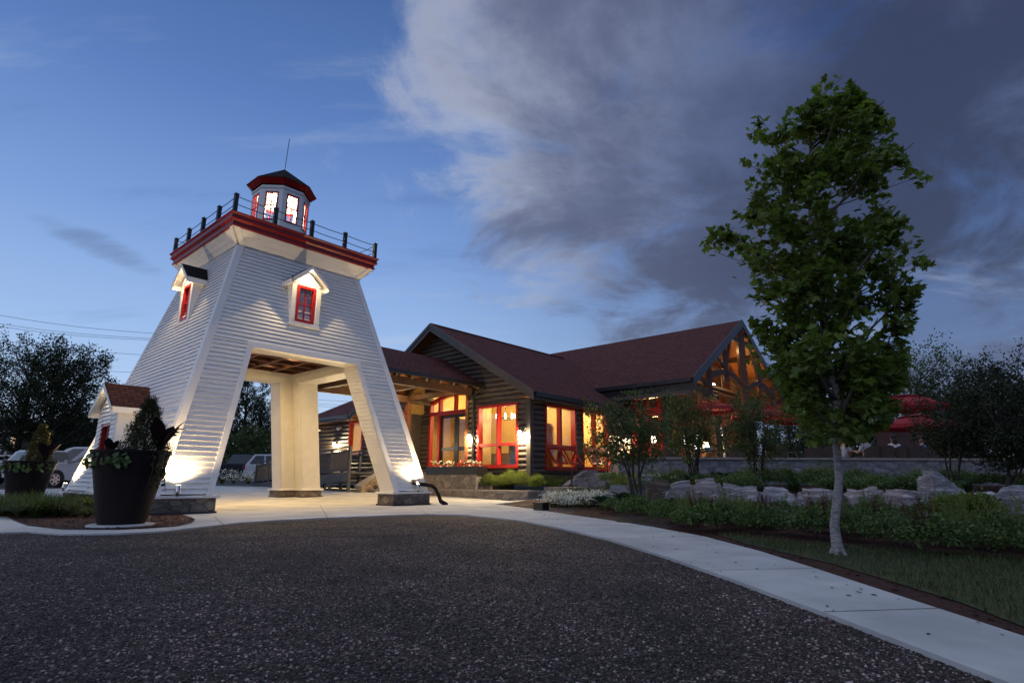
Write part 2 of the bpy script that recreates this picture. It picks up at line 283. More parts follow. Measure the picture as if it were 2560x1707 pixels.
# ---------------------------------------------------------------- mesh helpers
class MB:
    def __init__(s): s.v=[]; s.f=[]
    def add(s,vs,fs):
        o=len(s.v); s.v+= [tuple(x) for x in vs]; s.f+= [tuple(i+o for i in f) for f in fs]; return s
    def quad(s,a,b,c,d): return s.add((a,b,c,d),((0,1,2,3),))
    def hexa(s,p):          # 8 corners: bottom ring 0-3, top ring 4-7
        return s.add(p,((3,2,1,0),(4,5,6,7),(0,1,5,4),(1,2,6,5),(2,3,7,6),(3,0,4,7)))
    def bx(s,u0,u1,v0,v1,z0,z1,f=w):
        return s.hexa([f(u0,v0,z0),f(u1,v0,z0),f(u1,v1,z0),f(u0,v1,z0),f(u0,v0,z1),f(u1,v0,z1),f(u1,v1,z1),f(u0,v1,z1)])
    def xyz(s,x0,x1,y0,y1,z0,z1): return s.bx(x0,x1,y0,y1,z0,z1,lambda a,b,c:(a,b,c))
    def beam(s,p,q,bw,bh,upv=(0,0,1)):
        p=Vector(p);q=Vector(q);d=(q-p).normalized();upv=Vector(upv)
        sd=d.cross(upv)
        if sd.length<1e-4: sd=d.cross(Vector((1,0,0)))
        sd.normalize(); u_=sd.cross(d); a=sd*bw/2;b=u_*bh/2
        return s.hexa([p-a-b,p+a-b,q+a-b,q-a-b,p-a+b,p+a+b,q+a+b,q-a+b])
    def tube(s,pts,r,n=8,cap=True):
        pts=[Vector(p) for p in pts]; k=len(pts); rr=r if hasattr(r,'__len__') else [r]*k
        o=len(s.v); ref=None
        for i,p in enumerate(pts):
            d=(pts[min(i+1,k-1)]-pts[max(i-1,0)]); d=d.normalized() if d.length>1e-9 else Vector((0,0,1))
            if ref is None: ref=d.orthogonal().normalized()
            a=(ref-d*ref.dot(d)); a=a.normalized() if a.length>1e-6 else d.orthogonal().normalized(); ref=a; b=d.cross(a)
            for j in range(n):
                t=2*math.pi*j/n; s.v.append(tuple(p+(a*math.cos(t)+b*math.sin(t))*rr[i]))
        for i in range(k-1):
            for j in range(n): s.f.append((o+i*n+j,o+i*n+(j+1)%n,o+(i+1)*n+(j+1)%n,o+(i+1)*n+j))
        if cap: s.f.append(tuple(o+j for j in range(n))[::-1]); s.f.append(tuple(o+(k-1)*n+j for j in range(n)))
        return s
    def lathe(s,prof,c=(0,0,0),n=24,cap=True):     # profile of (r,z)
        o=len(s.v); k=len(prof)
        for r,z in prof:
            for j in range(n): t=2*math.pi*(j+.5)/n; s.v.append((c[0]+r*math.cos(t),c[1]+r*math.sin(t),c[2]+z))
        for i in range(k-1):
            for j in range(n): s.f.append((o+i*n+j,o+i*n+(j+1)%n,o+(i+1)*n+(j+1)%n,o+(i+1)*n+j))
        if cap: s.f.append(tuple(o+j for j in range(n))[::-1]); s.f.append(tuple(o+(k-1)*n+j for j in range(n)))
        return s
    def prism(s,poly,off):  # planar polygon (3d points) extruded by off
        off=Vector(off); n=len(poly); a=[Vector(p) for p in poly]; b=[p+off for p in a]
        return s.add(a+b,[tuple(range(n))[::-1],tuple(range(n,2*n))]+[(i,(i+1)%n,n+(i+1)%n,n+i) for i in range(n)])
    def ball(s,c,r,n=10,m=6,sc=(1,1,1)):
        o=len(s.v); c=Vector(c)
        for i in range(m+1):
            ph=math.pi*i/m
            for j in range(n):
                t=2*math.pi*j/n; s.v.append((c.x+r*sc[0]*math.sin(ph)*math.cos(t),c.y+r*sc[1]*math.sin(ph)*math.sin(t),c.z+r*sc[2]*math.cos(ph)))
        for i in range(m):
            for j in range(n): s.f.append((o+i*n+j,o+(i+1)*n+j,o+(i+1)*n+(j+1)%n,o+i*n+(j+1)%n))
        return s
    def build(s,name,mat,parent=None,smooth=False,kind=None):
        root=parent
        while root is not None and root.parent is not None: root=root.parent
        o=root.location if root is not None else Vector((0,0,0))
        me=bpy.data.meshes.new(name)
        me.from_pydata([(x[0]-o.x,x[1]-o.y,x[2]-o.z) for x in s.v],[],s.f)
        me.materials.append(M[mat])
        if smooth: me.polygons.foreach_set('use_smooth',[True]*len(me.polygons))
        me.update(); ob=bpy.data.objects.new(name,me); col.objects.link(ob)
        if parent is not None: ob.parent=parent
        if kind: ob['kind']=kind
        return ob
def npmesh(name,V,F,mat,parent=None,kind=None,smooth=False):   # F: (n,k) faces of one size
    root=parent
    while root is not None and root.parent is not None: root=root.parent
    if root is not None: V=V-np.array(root.location)
    me=bpy.data.meshes.new(name); V=np.ascontiguousarray(V,dtype=np.float32); n,k=F.shape
    me.vertices.add(len(V)); me.vertices.foreach_set('co',V.ravel()); me.loops.add(n*k)
    me.loops.foreach_set('vertex_index',F.ravel().astype(np.int32)); me.polygons.add(n)
    me.polygons.foreach_set('loop_start',np.arange(n,dtype=np.int32)*k)
    if smooth: me.polygons.foreach_set('use_smooth',np.ones(n,dtype=bool))
    me.materials.append(M[mat]); me.update(calc_edges=True); me.validate()
    ob=bpy.data.objects.new(name,me); col.objects.link(ob)
    if parent is not None: ob.parent=parent
    if kind: ob['kind']=kind
    return ob
def tag(o,label,cat,group=None):
    o['label']=label; o['category']=cat
    if group: o['group']=group
    return o
def thing(name,label,cat,loc=(0,0,0),group=None,rz=0.):
    o=bpy.data.objects.new(name,None); col.objects.link(o); o.location=loc; o.rotation_euler=(0,0,rz); o.empty_display_size=.2
    return tag(o,label,cat,group)
def copy_tree(o,loc=None,rz=None,sc=None,label=None,parent=None):
    c=o.copy(); col.objects.link(c)
    if parent is not None: c.parent=parent
    for ch in list(o.children): copy_tree(ch,parent=c)
    if loc is not None: c.location=loc
    if rz is not None: c.rotation_euler=(0,0,rz)
    if sc is not None: c.scale=(sc,sc,sc) if not hasattr(sc,'__len__') else sc
    if label: c['label']=label
    return c
def lamp(name,parent,kind,loc,energy,color=(1,.74,.42),size=.05,**kw):
    l=bpy.data.lights.new(name,kind); l.energy=energy; l.color=color
    if kind!='AREA': l.shadow_soft_size=size
    for k,v in kw.items(): setattr(l,k,v)
    o=bpy.data.objects.new(name,l); col.objects.link(o)
    root=parent
    while root is not None and root.parent is not None: root=root.parent
    o.location=Vector(loc)-(root.location if root is not None else Vector((0,0,0)))
    if parent is not None: o.parent=parent
    return o
def aim(o,d): o.rotation_euler=Vector(d).to_track_quat('-Z','Y').to_euler()
def wp(pl,c,a,z,off=0.): return w(c-off,a,z) if pl=='u' else w(a,c-off,z)     # wall plane u=c facing -u, or v=c facing -v
def wbx(mb,pl,c,a0,a1,z0,z1,o0,o1):
    if pl=='u': mb.bx(c-o1,c-o0,a0,a1,z0,z1)
    else: mb.bx(a0,a1,c-o1,c-o0,z0,z1)
# leaf clouds: numpy batches of small shaped faces
def unit(a): return a/np.maximum(np.linalg.norm(a,axis=1,keepdims=True),1e-9)
def leaf_arrays(P,N,T,size,shape,faces):
    """P centres, N normals, T long axis (made orthogonal), size (n,), shape (k,3) in (side,along,normal)"""
    N=unit(N); T=T-N*np.sum(T*N,1,keepdims=True); T=unit(T); B=np.cross(T,N); n=len(P); k=len(shape)
    S=shape[None]*size[:,None,None]
    V=P[:,None]+S[...,0:1]*B[:,None]+S[...,1:2]*T[:,None]+S[...,2:3]*N[:,None]
    F=(np.arange(n)*k)[:,None,None]+faces[None]
    return V.reshape(-1,3),F.reshape(-1,faces.shape[1])
def cat_mesh(parts):
    V=[];F=[];o=0
    for v,f in parts: V.append(v);F.append(f+o);o+=len(v)
    return np.concatenate(V),np.concatenate(F)
OV=(np.array([(0,0,0),(.20,.28,.05),(.20,.62,.05),(0,1,-.04),(-.20,.62,.05),(-.20,.28,.05)],float),np.array([(0,1,2),(0,2,3),(0,3,4),(0,4,5)]))
SL=(np.array([(0,0,0),(.13,.45,.03),(0,1,0),(-.13,.45,.03)],float),np.array([(0,1,2),(0,2,3)]))
def _maple():
    h=[(0,0),(.10,.03),(.30,-.06),(.27,.08),(.50,.12),(.40,.22),(.62,.50),(.42,.46),(.40,.56),(.20,.46),(.24,.72),(.13,.68),(0,1.0)]
    pts=[(x,y,-.10*abs(x)-.10*max(0,y-.5)) for x,y in h]+[(-x,y,-.10*abs(x)-.10*max(0,y-.5)) for x,y in h[-2:0:-1]]
    pts=[(0,.36,.04)]+pts; n=len(pts)-1
    return np.array(pts,float),np.array([(0,1+i,1+(i+1)%n) for i in range(n)])
MAPLE=_maple()
def rdir(n,zlo=-1.,zhi=1.):
    z=nrg.uniform(zlo,zhi,n); a=nrg.uniform(0,2*np.pi,n); r=np.sqrt(1-z*z); return np.stack([r*np.cos(a),r*np.sin(a),z],1)
def blades(bases,n_each,h,spread,wd,droop=.5,segs=3):
    """arching blades from each base; returns quads"""
    nb=len(bases)*n_each; B=np.repeat(np.asarray(bases,float),n_each,0); a=nrg.uniform(0,2*np.pi,nb); L=nrg.uniform(.65,1.05,nb)*h; sp_=nrg.uniform(.25,1.,nb)*spread
    B=B+np.stack([np.cos(a),np.sin(a),0*a],1)*(nrg.uniform(0,.12,nb)*h)[:,None]
    dr=np.stack([np.cos(a),np.sin(a),np.zeros(nb)],1); sd=np.stack([-np.sin(a),np.cos(a),np.zeros(nb)],1)
    V=[]
    for i in range(segs+1):
        t=i/segs; hz=sp_*h*t**1.7; zz=L*(t-droop*sp_*t**2.6); ww=wd*(1-t**2)*(.5+.5*min(1,3*t+.4))+.0006
        c=B+dr*hz[:,None]+np.array([0,0,1.])*zz[:,None]
        V.append(c-sd*ww/2); V.append(c+sd*ww/2)
    V=np.stack(V,1); k=2*(segs+1)
    F=np.array([(2*i,2*i+1,2*i+3,2*i+2) for i in range(segs)]); F=(np.arange(nb)*k)[:,None,None]+F[None]
    return V.reshape(-1,3),F.reshape(-1,4)

# ---------------------------------------------------------------- ground
def sst(x,a,b):
    t=np.clip((x-a)/(b-a),0,1); return t*t*(3-2*t)
PR_=[(1237,1262),(1270,1266),(1345,1276),(1430,1290),(1530,1304),(1640,1322),(1760,1345),(1900,1383),(2040,1428),(2200,1482),(2350,1532),(2559,1602)]
PL_=[(1165,1289),(1284,1301),(1400,1323),(1524,1353),(1650,1392),(1760,1430),(1836,1457),(1960,1504),(2100,1556),(2250,1615),(2400,1674),(2520,1722)]
pr_w=[G(*p) for p in PR_]; pl_w=[G(*p) for p in PL_]
# carry the walk on past the frame, towards the camera's right
dR=(pr_w[-1]-pr_w[-3]).normalized(); pr_w+= [pr_w[-1]+dR*2,pr_w[-1]+dR*9]; dL=(pl_w[-1]-pl_w[-3]).normalized(); pl_w+=[pl_w[-1]+dL*2,pl_w[-1]+dL*9]
_py=np.array([p.y for p in pr_w])[::-1]; _px=np.array([p.x for p in pr_w])[::-1]
def edge_x(Y): return np.interp(Y,_py,_px)
def boul_y(X): return 13.4-.50*(X-2.)
def hgt(X,Y):
    X=np.asarray(X,float);Y=np.asarray(Y,float)
    left=np.where(Y<30,.03*np.maximum(0,Y-18),.36+.012*(Y-30)); left=np.minimum(left,1.0)*sst(X,9,-2.)
    dx=X-edge_x(Y); m=sst(dx,.05,1.4)*sst(Y,24,19.5)
    d=boul_y(X)-Y
    front=.13*sst(-d,-6.,-.6); terr=.31*sst(-d,.1,1.3)+.16*sst(-d,1.2,6.)
    garden=(front+terr*sst(X,2.0,3.4))*m
    far=.85*sst(Y,19.,22.)*sst(X,2.,6.)
    return np.maximum(left,np.maximum(garden,far*np.ones_like(left)))
def hz(x,y): return float(hgt(x,y))
xs=np.concatenate([-np.geomspace(900,27,16),np.arange(-26,26.01,.5),np.geomspace(27,900,16)]); ys=np.concatenate([-np.geomspace(600,8,8),np.arange(-7.5,45.01,.5),np.geomspace(47,1100,18)])
XX,YY=np.meshgrid(xs,ys); ZZ=hgt(XX,YY)-.06*((abs(XX)<25)&(YY<44)&(YY>-8))-.14*((XX>0)&(XX<25)&(YY<24)&(YY>0))
nx,ny=len(xs),len(ys); idx=np.arange(nx*ny).reshape(ny,nx)
npmesh('ground',np.stack([XX,YY,ZZ],2).reshape(-1,3),np.stack([idx[:-1,:-1],idx[:-1,1:],idx[1:,1:],idx[1:,:-1]],2).reshape(-1,4),'soil',kind='structure',smooth=True)
def sheet(name,poly,mat,dz,step=.5,thick=0.,kind='structure'):
    poly=[Vector((p[0],p[1])) for p in poly]; P=[]
    for i,a in enumerate(poly):
        b=poly[(i+1)%len(poly)]; k=max(1,int((b-a).length/step)); P+=[a+(b-a)*j/k for j in range(k)]
    n=len(P); lo=(min(p.x for p in P),min(p.y for p in P)); hi=(max(p.x for p in P),max(p.y for p in P))
    pts=list(P); x=lo[0]+step*.37
    while x<hi[0]:
        y=lo[1]+step*.41
        while y<hi[1]: pts.append(Vector((x+rnd.uniform(-.1,.1)*step,y))); y+=step
        x+=step
    v,e,f,*_=geometry.delaunay_2d_cdt(pts,[(i,(i+1)%n) for i in range(n)],[list(range(n))],1,1e-5)
    mb=MB(); X=np.array([p.x for p in v]);Y=np.array([p.y for p in v]);Z=hgt(X,Y)+dz
    mb.v=[(a,b,c) for a,b,c in zip(X,Y,Z)]; mb.f=[tuple(q) for q in f]
    # face up
    for i,q in enumerate(mb.f):
        a,b,c=[mb.v[j] for j in q[:3]]
        if (b[0]-a[0])*(c[1]-a[1])-(b[1]-a[1])*(c[0]-a[0])<0: mb.f[i]=q[::-1]
    if thick:
        for i in range(n):
            a,b=P[i],P[(i+1)%n]; za,zb=hz(a.x,a.y)+dz,hz(b.x,b.y)+dz
            mb.add([(a.x,a.y,za),(b.x,b.y,zb),(b.x,b.y,zb-thick),(a.x,a.y,za-thick)],[(0,1,2,3)])
    return mb.build(name,mat,smooth=False,kind=kind)
sheet('gravel_drive',[(-24,-6),(24,-6),(24,1.2),(6,4.0),(1.0,16.5),(-2,18),(-24,18)],'gravel',0.0,step=1.2)
# concrete apron under the tower, then the walk
front=[G(*p) for p in ((-150,1336),(0,1334),(66,1332),(149,1338),(298,1337),(415,1330),(518,1318),(600,1309),(700,1302),(800,1297),(900,1293),(1000,1289),(1080,1287))]
apron=[(p.x,p.y) for p in front]+[(p.x,p.y) for p in pl_w[:2]]+[(pr_w[0].x,pr_w[0].y),(w(14.8,12.1,0).x,w(14.8,12.1,0).y),(w(14.8,21,0).x,w(14.8,21,0).y),(-6.5,27.5),(-15,29.5),(-22,25),(-20,12)]
sheet('entrance_apron',apron,'concrete',.022,step=.9,thick=.1)
walk=[(p.x,p.y) for p in pl_w[1:]]+[(p.x,p.y) for p in pr_w[::-1]]
sheet('sidewalk',walk,'concrete',.026,step=.6,thick=.1)
sheet('parking_lot',[(-60,27),(-15.2,29.8),(-6.4,27.8),(2,60),(-20,75),(-75,70)],'asphalt',.02,step=3.)
bed=[G(*p) for p in ((-150,1292),(0,1286),(33,1304),(66,1317),(149,1327),(298,1328),(373,1324),(440,1319),(478,1311),(487,1303),(478,1297))]
bedp=[(p.x,p.y) for p in bed]+[(w(4.6,13.4,0).x,w(4.6,13.4,0).y),(w(3.8,20.,0).x,w(3.8,20.,0).y),(-14.6,17.5),(-16.5,14.5)]
sheet('mulch_bed',bedp,'mulch',.034,step=.5)
gp=[(p.x+.015,p.y) for p in pr_w[1:]]
gard=gp+[(20,2),(22,20),(4.2,19.2),(2.6,17.8),(w(14.45,12.15,0).x+.1,w(14.45,12.15,0).y+.5),(pr_w[0].x+.3,pr_w[0].y+.6)]
sheet('garden_bed',gard,'mulch',.012,step=.42)
lw=[G(*p) for p in ((1790,1337),(1850,1343),(2000,1362),(2300,1385),(2559,1400))]+[Vector((12,4.6,0)),Vector((12,.8,0))]+[G(*p,.03) for p in ((2559,1560),(2400,1500),(2200,1440),(2080,1405),(1960,1378),(1860,1355))]
lawnp=[(p.x,p.y) for p in lw]
sheet('lawn',lawnp,'lawn_base',.02,step=.35)

jm=MB()            # tooled joints across the walk and the apron
for i in (2,4,6,8,10):
    a=pr_w[i]; b=min((Vector((p.x,p.y,0)) for p in [pl_w[j].lerp(pl_w[j+1],k/8) for j in range(len(pl_w)-1) for k in range(8)]),key=lambda q:(q-Vector((a.x,a.y,0))).length)
    d=(b-a); d.z=0; n_=Vector((-d.y,d.x,0)).normalized()*.004; pts=[a+d*t for t in [k/6 for k in range(7)]]
    for p,q in zip(pts,pts[1:]): z0,z1=hz(p.x,p.y)+.0285,hz(q.x,q.y)+.0285; jm.quad((p.x-n_.x,p.y-n_.y,z0),(q.x-n_.x,q.y-n_.y,z1),(q.x+n_.x,q.y+n_.y,z1),(p.x+n_.x,p.y+n_.y,z0))
for (x0,y0),(x1,y1) in (((535,1290),(560,1312)),((800,1262),(820,1296)),((1040,1268),(1075,1287)),((560,1268),(1180,1268))):
    a,b=G(x0,y0,.03),G(x1,y1,.03); n_=(b-a).cross(Vector((0,0,1))).normalized()*.005; jm.quad(*[(p.x,p.y,.0285) for p in (a-n_,b-n_,b+n_,a+n_)])
jm.build('pavement_joints','soil',kind='structure')
# ---------------------------------------------------------------- lighthouse gate tower
CU,CV=7.57,16.83; Z0,Z1,Z2,Z3=.39,6.85,7.20,7.56; D0,D1,D2,D3=3.57,1.85,2.16,2.29
KS=(D0-D1)/(Z1-Z0); dz_=lambda z: D0-KS*(z-Z0)
FN=[((0,-1),(1,0)),((1,0),(0,1)),((0,1),(-1,0)),((-1,0),(0,-1))]
def tp(k,a,z,off=0.,d=None):      # point on tower face k: along, height, outward offset
    (nu,nv),(tu,tv)=FN[k]; d=dz_(z) if d is None else d
    return w(CU+nu*(d+off)+tu*a,CV+nv*(d+off)+tv*a,z)
TL=w(CU,CV,0)
tower=thing('lighthouse_tower','tall white clapboard lighthouse straddling the drive, with red cornice and lantern room','lighthouse',TL)
OT,OWT,OWB=3.96,1.51,2.41
ow=lambda z: OWB+(OWT-OWB)*(z-Z0)/(OT-Z0)
EXPO=.113
def clap_rows(mb,k,za,zb,segs,e=EXPO,o0=.004,o1=.034):
    z=za
    while z<zb-1e-3:
        zt=min(z+e,zb)
        for s0,s1 in segs:
            a0,a1=s0(z),s1(z); b0,b1=s0(zt),s1(zt)
            if a1-a0<.02: continue
            mb.quad(tp(k,a0,z,o1),tp(k,a1,z,o1),tp(k,b1,zt,o0),tp(k,b0,zt,o0))
            mb.quad(tp(k,a0,z,-.005),tp(k,a1,z,-.005),tp(k,a1,z,o1),tp(k,a0,z,o1))
        z=zt
CB=.14; TR=.14
for k in range(4):
    mb=MB(); L0=lambda z:-dz_(z)+CB; R0=lambda z:dz_(z)-CB
    if k==3: clap_rows(mb,k,Z0+.03,Z1,[(L0,R0)])
    else:
        clap_rows(mb,k,Z0+.03,OT+TR,[(L0,lambda z:-ow(z)-TR),(lambda z:ow(z)+TR,R0)]); clap_rows(mb,k,OT+TR,Z1,[(L0,R0)])
    wl=mb.build('siding_wall','white_siding',tower)
    if k!=3:     # opening trim
        tm=MB()
        for s in (-1,1):
            tm.hexa([tp(k,s*ow(Z0),Z0,.0),tp(k,s*(ow(Z0)+TR),Z0,.0),tp(k,s*(ow(Z0)+TR),Z0,.035),tp(k,s*ow(Z0),Z0,.035),
                     tp(k,s*OWT,OT,.0),tp(k,s*(OWT+TR),OT,.0),tp(k,s*(OWT+TR),OT,.035),tp(k,s*OWT,OT,.035)])
        tm.hexa([tp(k,-OWT-TR,OT,0),tp(k,OWT+TR,OT,0),tp(k,OWT+TR,OT,.037),tp(k,-OWT-TR,OT,.037),tp(k,-OWT-TR,OT+TR,0),tp(k,OWT+TR,OT+TR,0),tp(k,OWT+TR,OT+TR,.037),tp(k,-OWT-TR,OT+TR,.037)])
        tm.build('opening_trim','white_trim',tower)
for k in range(4):            # corner boards
    mb=MB()
    for kk,s in ((k,1),((k+1)%4,-1)):
        q=[]
        for z in (Z0,Z1):
            d=dz_(z); x0_=s*(d-CB); x1_=s*(d+.03)
            q+=[tp(kk,x0_,z,-.01),tp(kk,x1_,z,-.01),tp(kk,x1_,z,.032),tp(kk,x0_,z,.032)]
        mb.hexa(q)
    mb.build('corner_board','white_trim',tower)
# inner skin: L shaped legs
TH_=.64; CZ=4.27
def clap_quad(mb,bl,br,tl,tr,n,e=.113,o1=.032):
    bl,br,tl,tr,n=[Vector(x) for x in (bl,br,tl,tr,n)]; k=max(1,round((tl.z-bl.z)/e))
    for i in range(k):
        t0,t1=i/k,(i+1)/k; a,b,c,d=bl.lerp(tl,t0),br.lerp(tr,t0),br.lerp(tr,t1),bl.lerp(tl,t1)
        mb.quad(a+n*o1,b+n*o1,c+n*.004,d+n*.004); mb.quad(a,b,b+n*o1,a+n*o1)
for k in range(3):
    (nu,nv),(tu,tv)=FN[k]; nin=-(UX*nu+VX*nv); tv_=UX*tu+VX*tv
    mb=MB(); rv=MB()
    for s in (-1,1):
        ic=lambda z: s*(dz_(z)-TH_)      # inner corner
        ib=lambda z: s*(ow(z)+.0)
        a0,a1=sorted((ic(Z0),ib(Z0))); b0,b1=sorted((ic(OT),ib(OT)))
        if k==0 and s==-1 or k==2 and s==1: pass
        clap_quad(mb,tp(k,a0,Z0,-TH_),tp(k,a1,Z0,-TH_),tp(k,b0,OT,-TH_),tp(k,b1,OT,-TH_),nin)
        nr=-tv_*s
        clap_quad(rv,tp(k,ib(Z0),Z0,-TH_+.0),tp(k,ib(Z0),Z0,0),tp(k,ib(OT),OT,-TH_),tp(k,ib(OT),OT,0),nr,o1=.016)
        # inner casing of the opening
        x0_,x1_=ib(Z0)+s*.0,ib(Z0)+s*.15; y0_,y1_=ib(OT),ib(OT)+s*.15
        mb.hexa([tp(k,x0_,Z0,-TH_-.03),tp(k,x1_,Z0,-TH_-.03),tp(k,x1_,Z0,-TH_),tp(k,x0_,Z0,-TH_),tp(k,y0_,OT,-TH_-.03),tp(k,y1_,OT,-TH_-.03),tp(k,y1_,OT,-TH_),tp(k,y0_,OT,-TH_)])
    # head: soffit, inner band
    rv.quad(tp(k,-OWT,OT,0),tp(k,OWT,OT,0),tp(k,OWT,OT,-TH_),tp(k,-OWT,OT,-TH_))
    di=dz_(OT)-TH_; mb.hexa([tp(k,-OWT-.15,OT,-TH_-.035),tp(k,OWT+.15,OT,-TH_-.035),tp(k,OWT+.15,OT,-TH_),tp(k,-OWT-.15,OT,-TH_),tp(k,-OWT-.15,OT+.16,-TH_-.035),tp(k,OWT+.15,OT+.16,-TH_-.035),tp(k,OWT+.15,OT+.16,-TH_),tp(k,-OWT-.15,OT+.16,-TH_)])
    dc=dz_(CZ)-TH_; clap_quad(mb,tp(k,-di,OT,-TH_),tp(k,di,OT,-TH_),tp(k,-dc,CZ,-TH_),tp(k,dc,CZ,-TH_),nin)
    mb.build('inner_wall','cream_trim',tower); rv.build('opening_reveal','cream_trim',tower)
mb=MB()                        # closed side: full inner wall
clap_quad(mb,tp(3,-dz_(Z0)+TH_,Z0,-TH_),tp(3,dz_(Z0)-TH_,Z0,-TH_),tp(3,-dz_(CZ)+TH_,CZ,-TH_),tp(3,dz_(CZ)-TH_,CZ,-TH_),UX)
mb.build('inner_wall','cream_trim',tower)
dc=dz_(CZ)-TH_+.02            # coffered ceiling
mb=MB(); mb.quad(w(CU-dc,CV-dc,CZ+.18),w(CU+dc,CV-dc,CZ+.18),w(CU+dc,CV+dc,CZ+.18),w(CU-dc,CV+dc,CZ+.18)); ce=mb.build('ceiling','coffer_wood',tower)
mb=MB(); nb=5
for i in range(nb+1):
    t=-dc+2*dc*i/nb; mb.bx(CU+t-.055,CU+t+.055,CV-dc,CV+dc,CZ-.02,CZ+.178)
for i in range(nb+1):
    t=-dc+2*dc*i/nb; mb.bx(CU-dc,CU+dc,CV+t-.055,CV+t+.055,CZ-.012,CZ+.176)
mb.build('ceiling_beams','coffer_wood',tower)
# stone feet with a white ledge
def foot(su,sv,ground):
    o=D0+.06; i=OWB-.07; t_=TH_+.10
    def L(mb,z0,z1,e):
        lo,hi=i-e,o+e
        # outer L in tower axes, mirrored by signs
        def bx(a0,a1,b0,b1):
            u=[CU+su*a0,CU+su*a1]; v=[CV+sv*b0,CV+sv*b1]; mb.bx(min(u),max(u),min(v),max(v),z0,z1)
        bx(lo,hi,o-t_-e,hi); bx(o-t_-e,hi,lo,o-t_-e)
    m1=MB(); L(m1,ground-.1,Z0-.05,0.); st=m1.build('stone_foot','stone_base',tower)
    m2=MB(); L(m2,Z0-.05,Z0+.005,.055); m2.build('foot_ledge','white_trim',tower)
    m3=MB(); L(m3,ground-.1,ground+.045,.03); m3.build('foot_flashing','gutter_black',tower)
for su,sv,gr in ((1,-1,.02),(1,1,.10)): foot(su,sv,gr)
# closed left side stands on one long stone base
m1=MB(); m2=MB(); o=D0+.06; t_=TH_+.1
def ubox(mb,z0,z1,e):
    mb.bx(CU-o-e,CU-o+t_+e,CV-o-e,CV+o+e,z0,z1)
    for s in (-1,1):
        v=sorted((CV+s*(o+e),CV+s*(o-t_-e))); mb.bx(CU-o+t_+e,CU-OWB+.07+e,v[0],v[1],z0,z1)
ubox(m1,-.1,Z0-.05,0.); ubox(m2,Z0-.05,Z0+.005,.055)
m1.build('stone_foot','stone_base',tower); m2.build('foot_ledge','white_trim',tower)
m3=MB(); ubox(m3,-.1,.06,.03); m3.build('foot_flashing','gutter_black',tower)
# flared frieze, cornice, deck: square lofts
def sq(mb,prof):
    for (d0,z0),(d1,z1) in zip(prof,prof[1:]):
        for k in range(4): mb.quad(tp(k,-d0,z0,0,d0),tp(k,d0,z0,0,d0),tp(k,d1,z1,0,d1),tp(k,-d1,z1,0,d1))
mb=MB(); f=lambda t:(D1+.03+(D2-D1-.02)*t,Z1+(Z2-Z1)*t)
for t0,t1 in ((0,.30),(.30,.62),(.62,1.)):
    d,z=f(t0); d1,z1_=f(t1); sq(mb,[(d-.02,z),(d+.012,z),(d1-.002,z1_)])
mb.build('flared_frieze','white_siding',tower)
for k in range(4):
    mb=MB()
    for kk,s in ((k,1),((k+1)%4,-1)):
        q=[]
        for t in (0,1):
            d,z=f(t); q+=[tp(kk,s*(d-.16),z,-.01,d),tp(kk,s*(d+.035),z,-.01,d),tp(kk,s*(d+.035),z,.035,d),tp(kk,s*(d-.16),z,.035,d)]
        mb.hexa(q)
    mb.build('frieze_corner','white_trim',tower)
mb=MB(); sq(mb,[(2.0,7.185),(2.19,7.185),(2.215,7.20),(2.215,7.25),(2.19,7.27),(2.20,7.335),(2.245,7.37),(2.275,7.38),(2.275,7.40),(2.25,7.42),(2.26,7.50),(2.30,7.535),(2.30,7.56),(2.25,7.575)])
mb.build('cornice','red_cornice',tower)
mb=MB(); mb.quad(*[w(CU+a*2.26,CV+b*2.26,7.572) for a,b in ((-1,-1),(1,-1),(1,1),(-1,1))]); mb.build('deck','dark_metal',tower)
# rope railing of square posts
ps=[-2.19,-1.10,0.,1.10,2.19]; posts=[(a,-2.19) for a in ps]+[(2.19,a) for a in ps[1:]]+[(a,2.19) for a in ps[-2::-1]]+[(-2.19,a) for a in ps[-2:0:-1]]
for a,b in posts:
    mb=MB(); mb.bx(CU+a-.048,CU+a+.048,CV+b-.048,CV+b+.048,7.57,8.06); mb.bx(CU+a-.056,CU+a+.056,CV+b-.056,CV+b+.056,8.06,8.085); mb.tube([w(CU+a,CV+b,8.085),w(CU+a,CV+b,8.14)],.008,5)
    mb.build('railing_post','dark_metal',tower)
for zc_ in (8.02,7.80):
    mb=MB(); n=len(posts)
    for i in range(n):
        a,b=posts[i],posts[(i+1)%n]
        mb.tube([w(CU+a[0]+(b[0]-a[0])*t,CV+a[1]+(b[1]-a[1])*t,zc_-.018*(1-(2*t-1)**2)*(0 if t in(0,1) else 1)) for t in (0,.25,.5,.75,1)],.011,5)
    mb.build('railing_cable','dark_metal',tower)
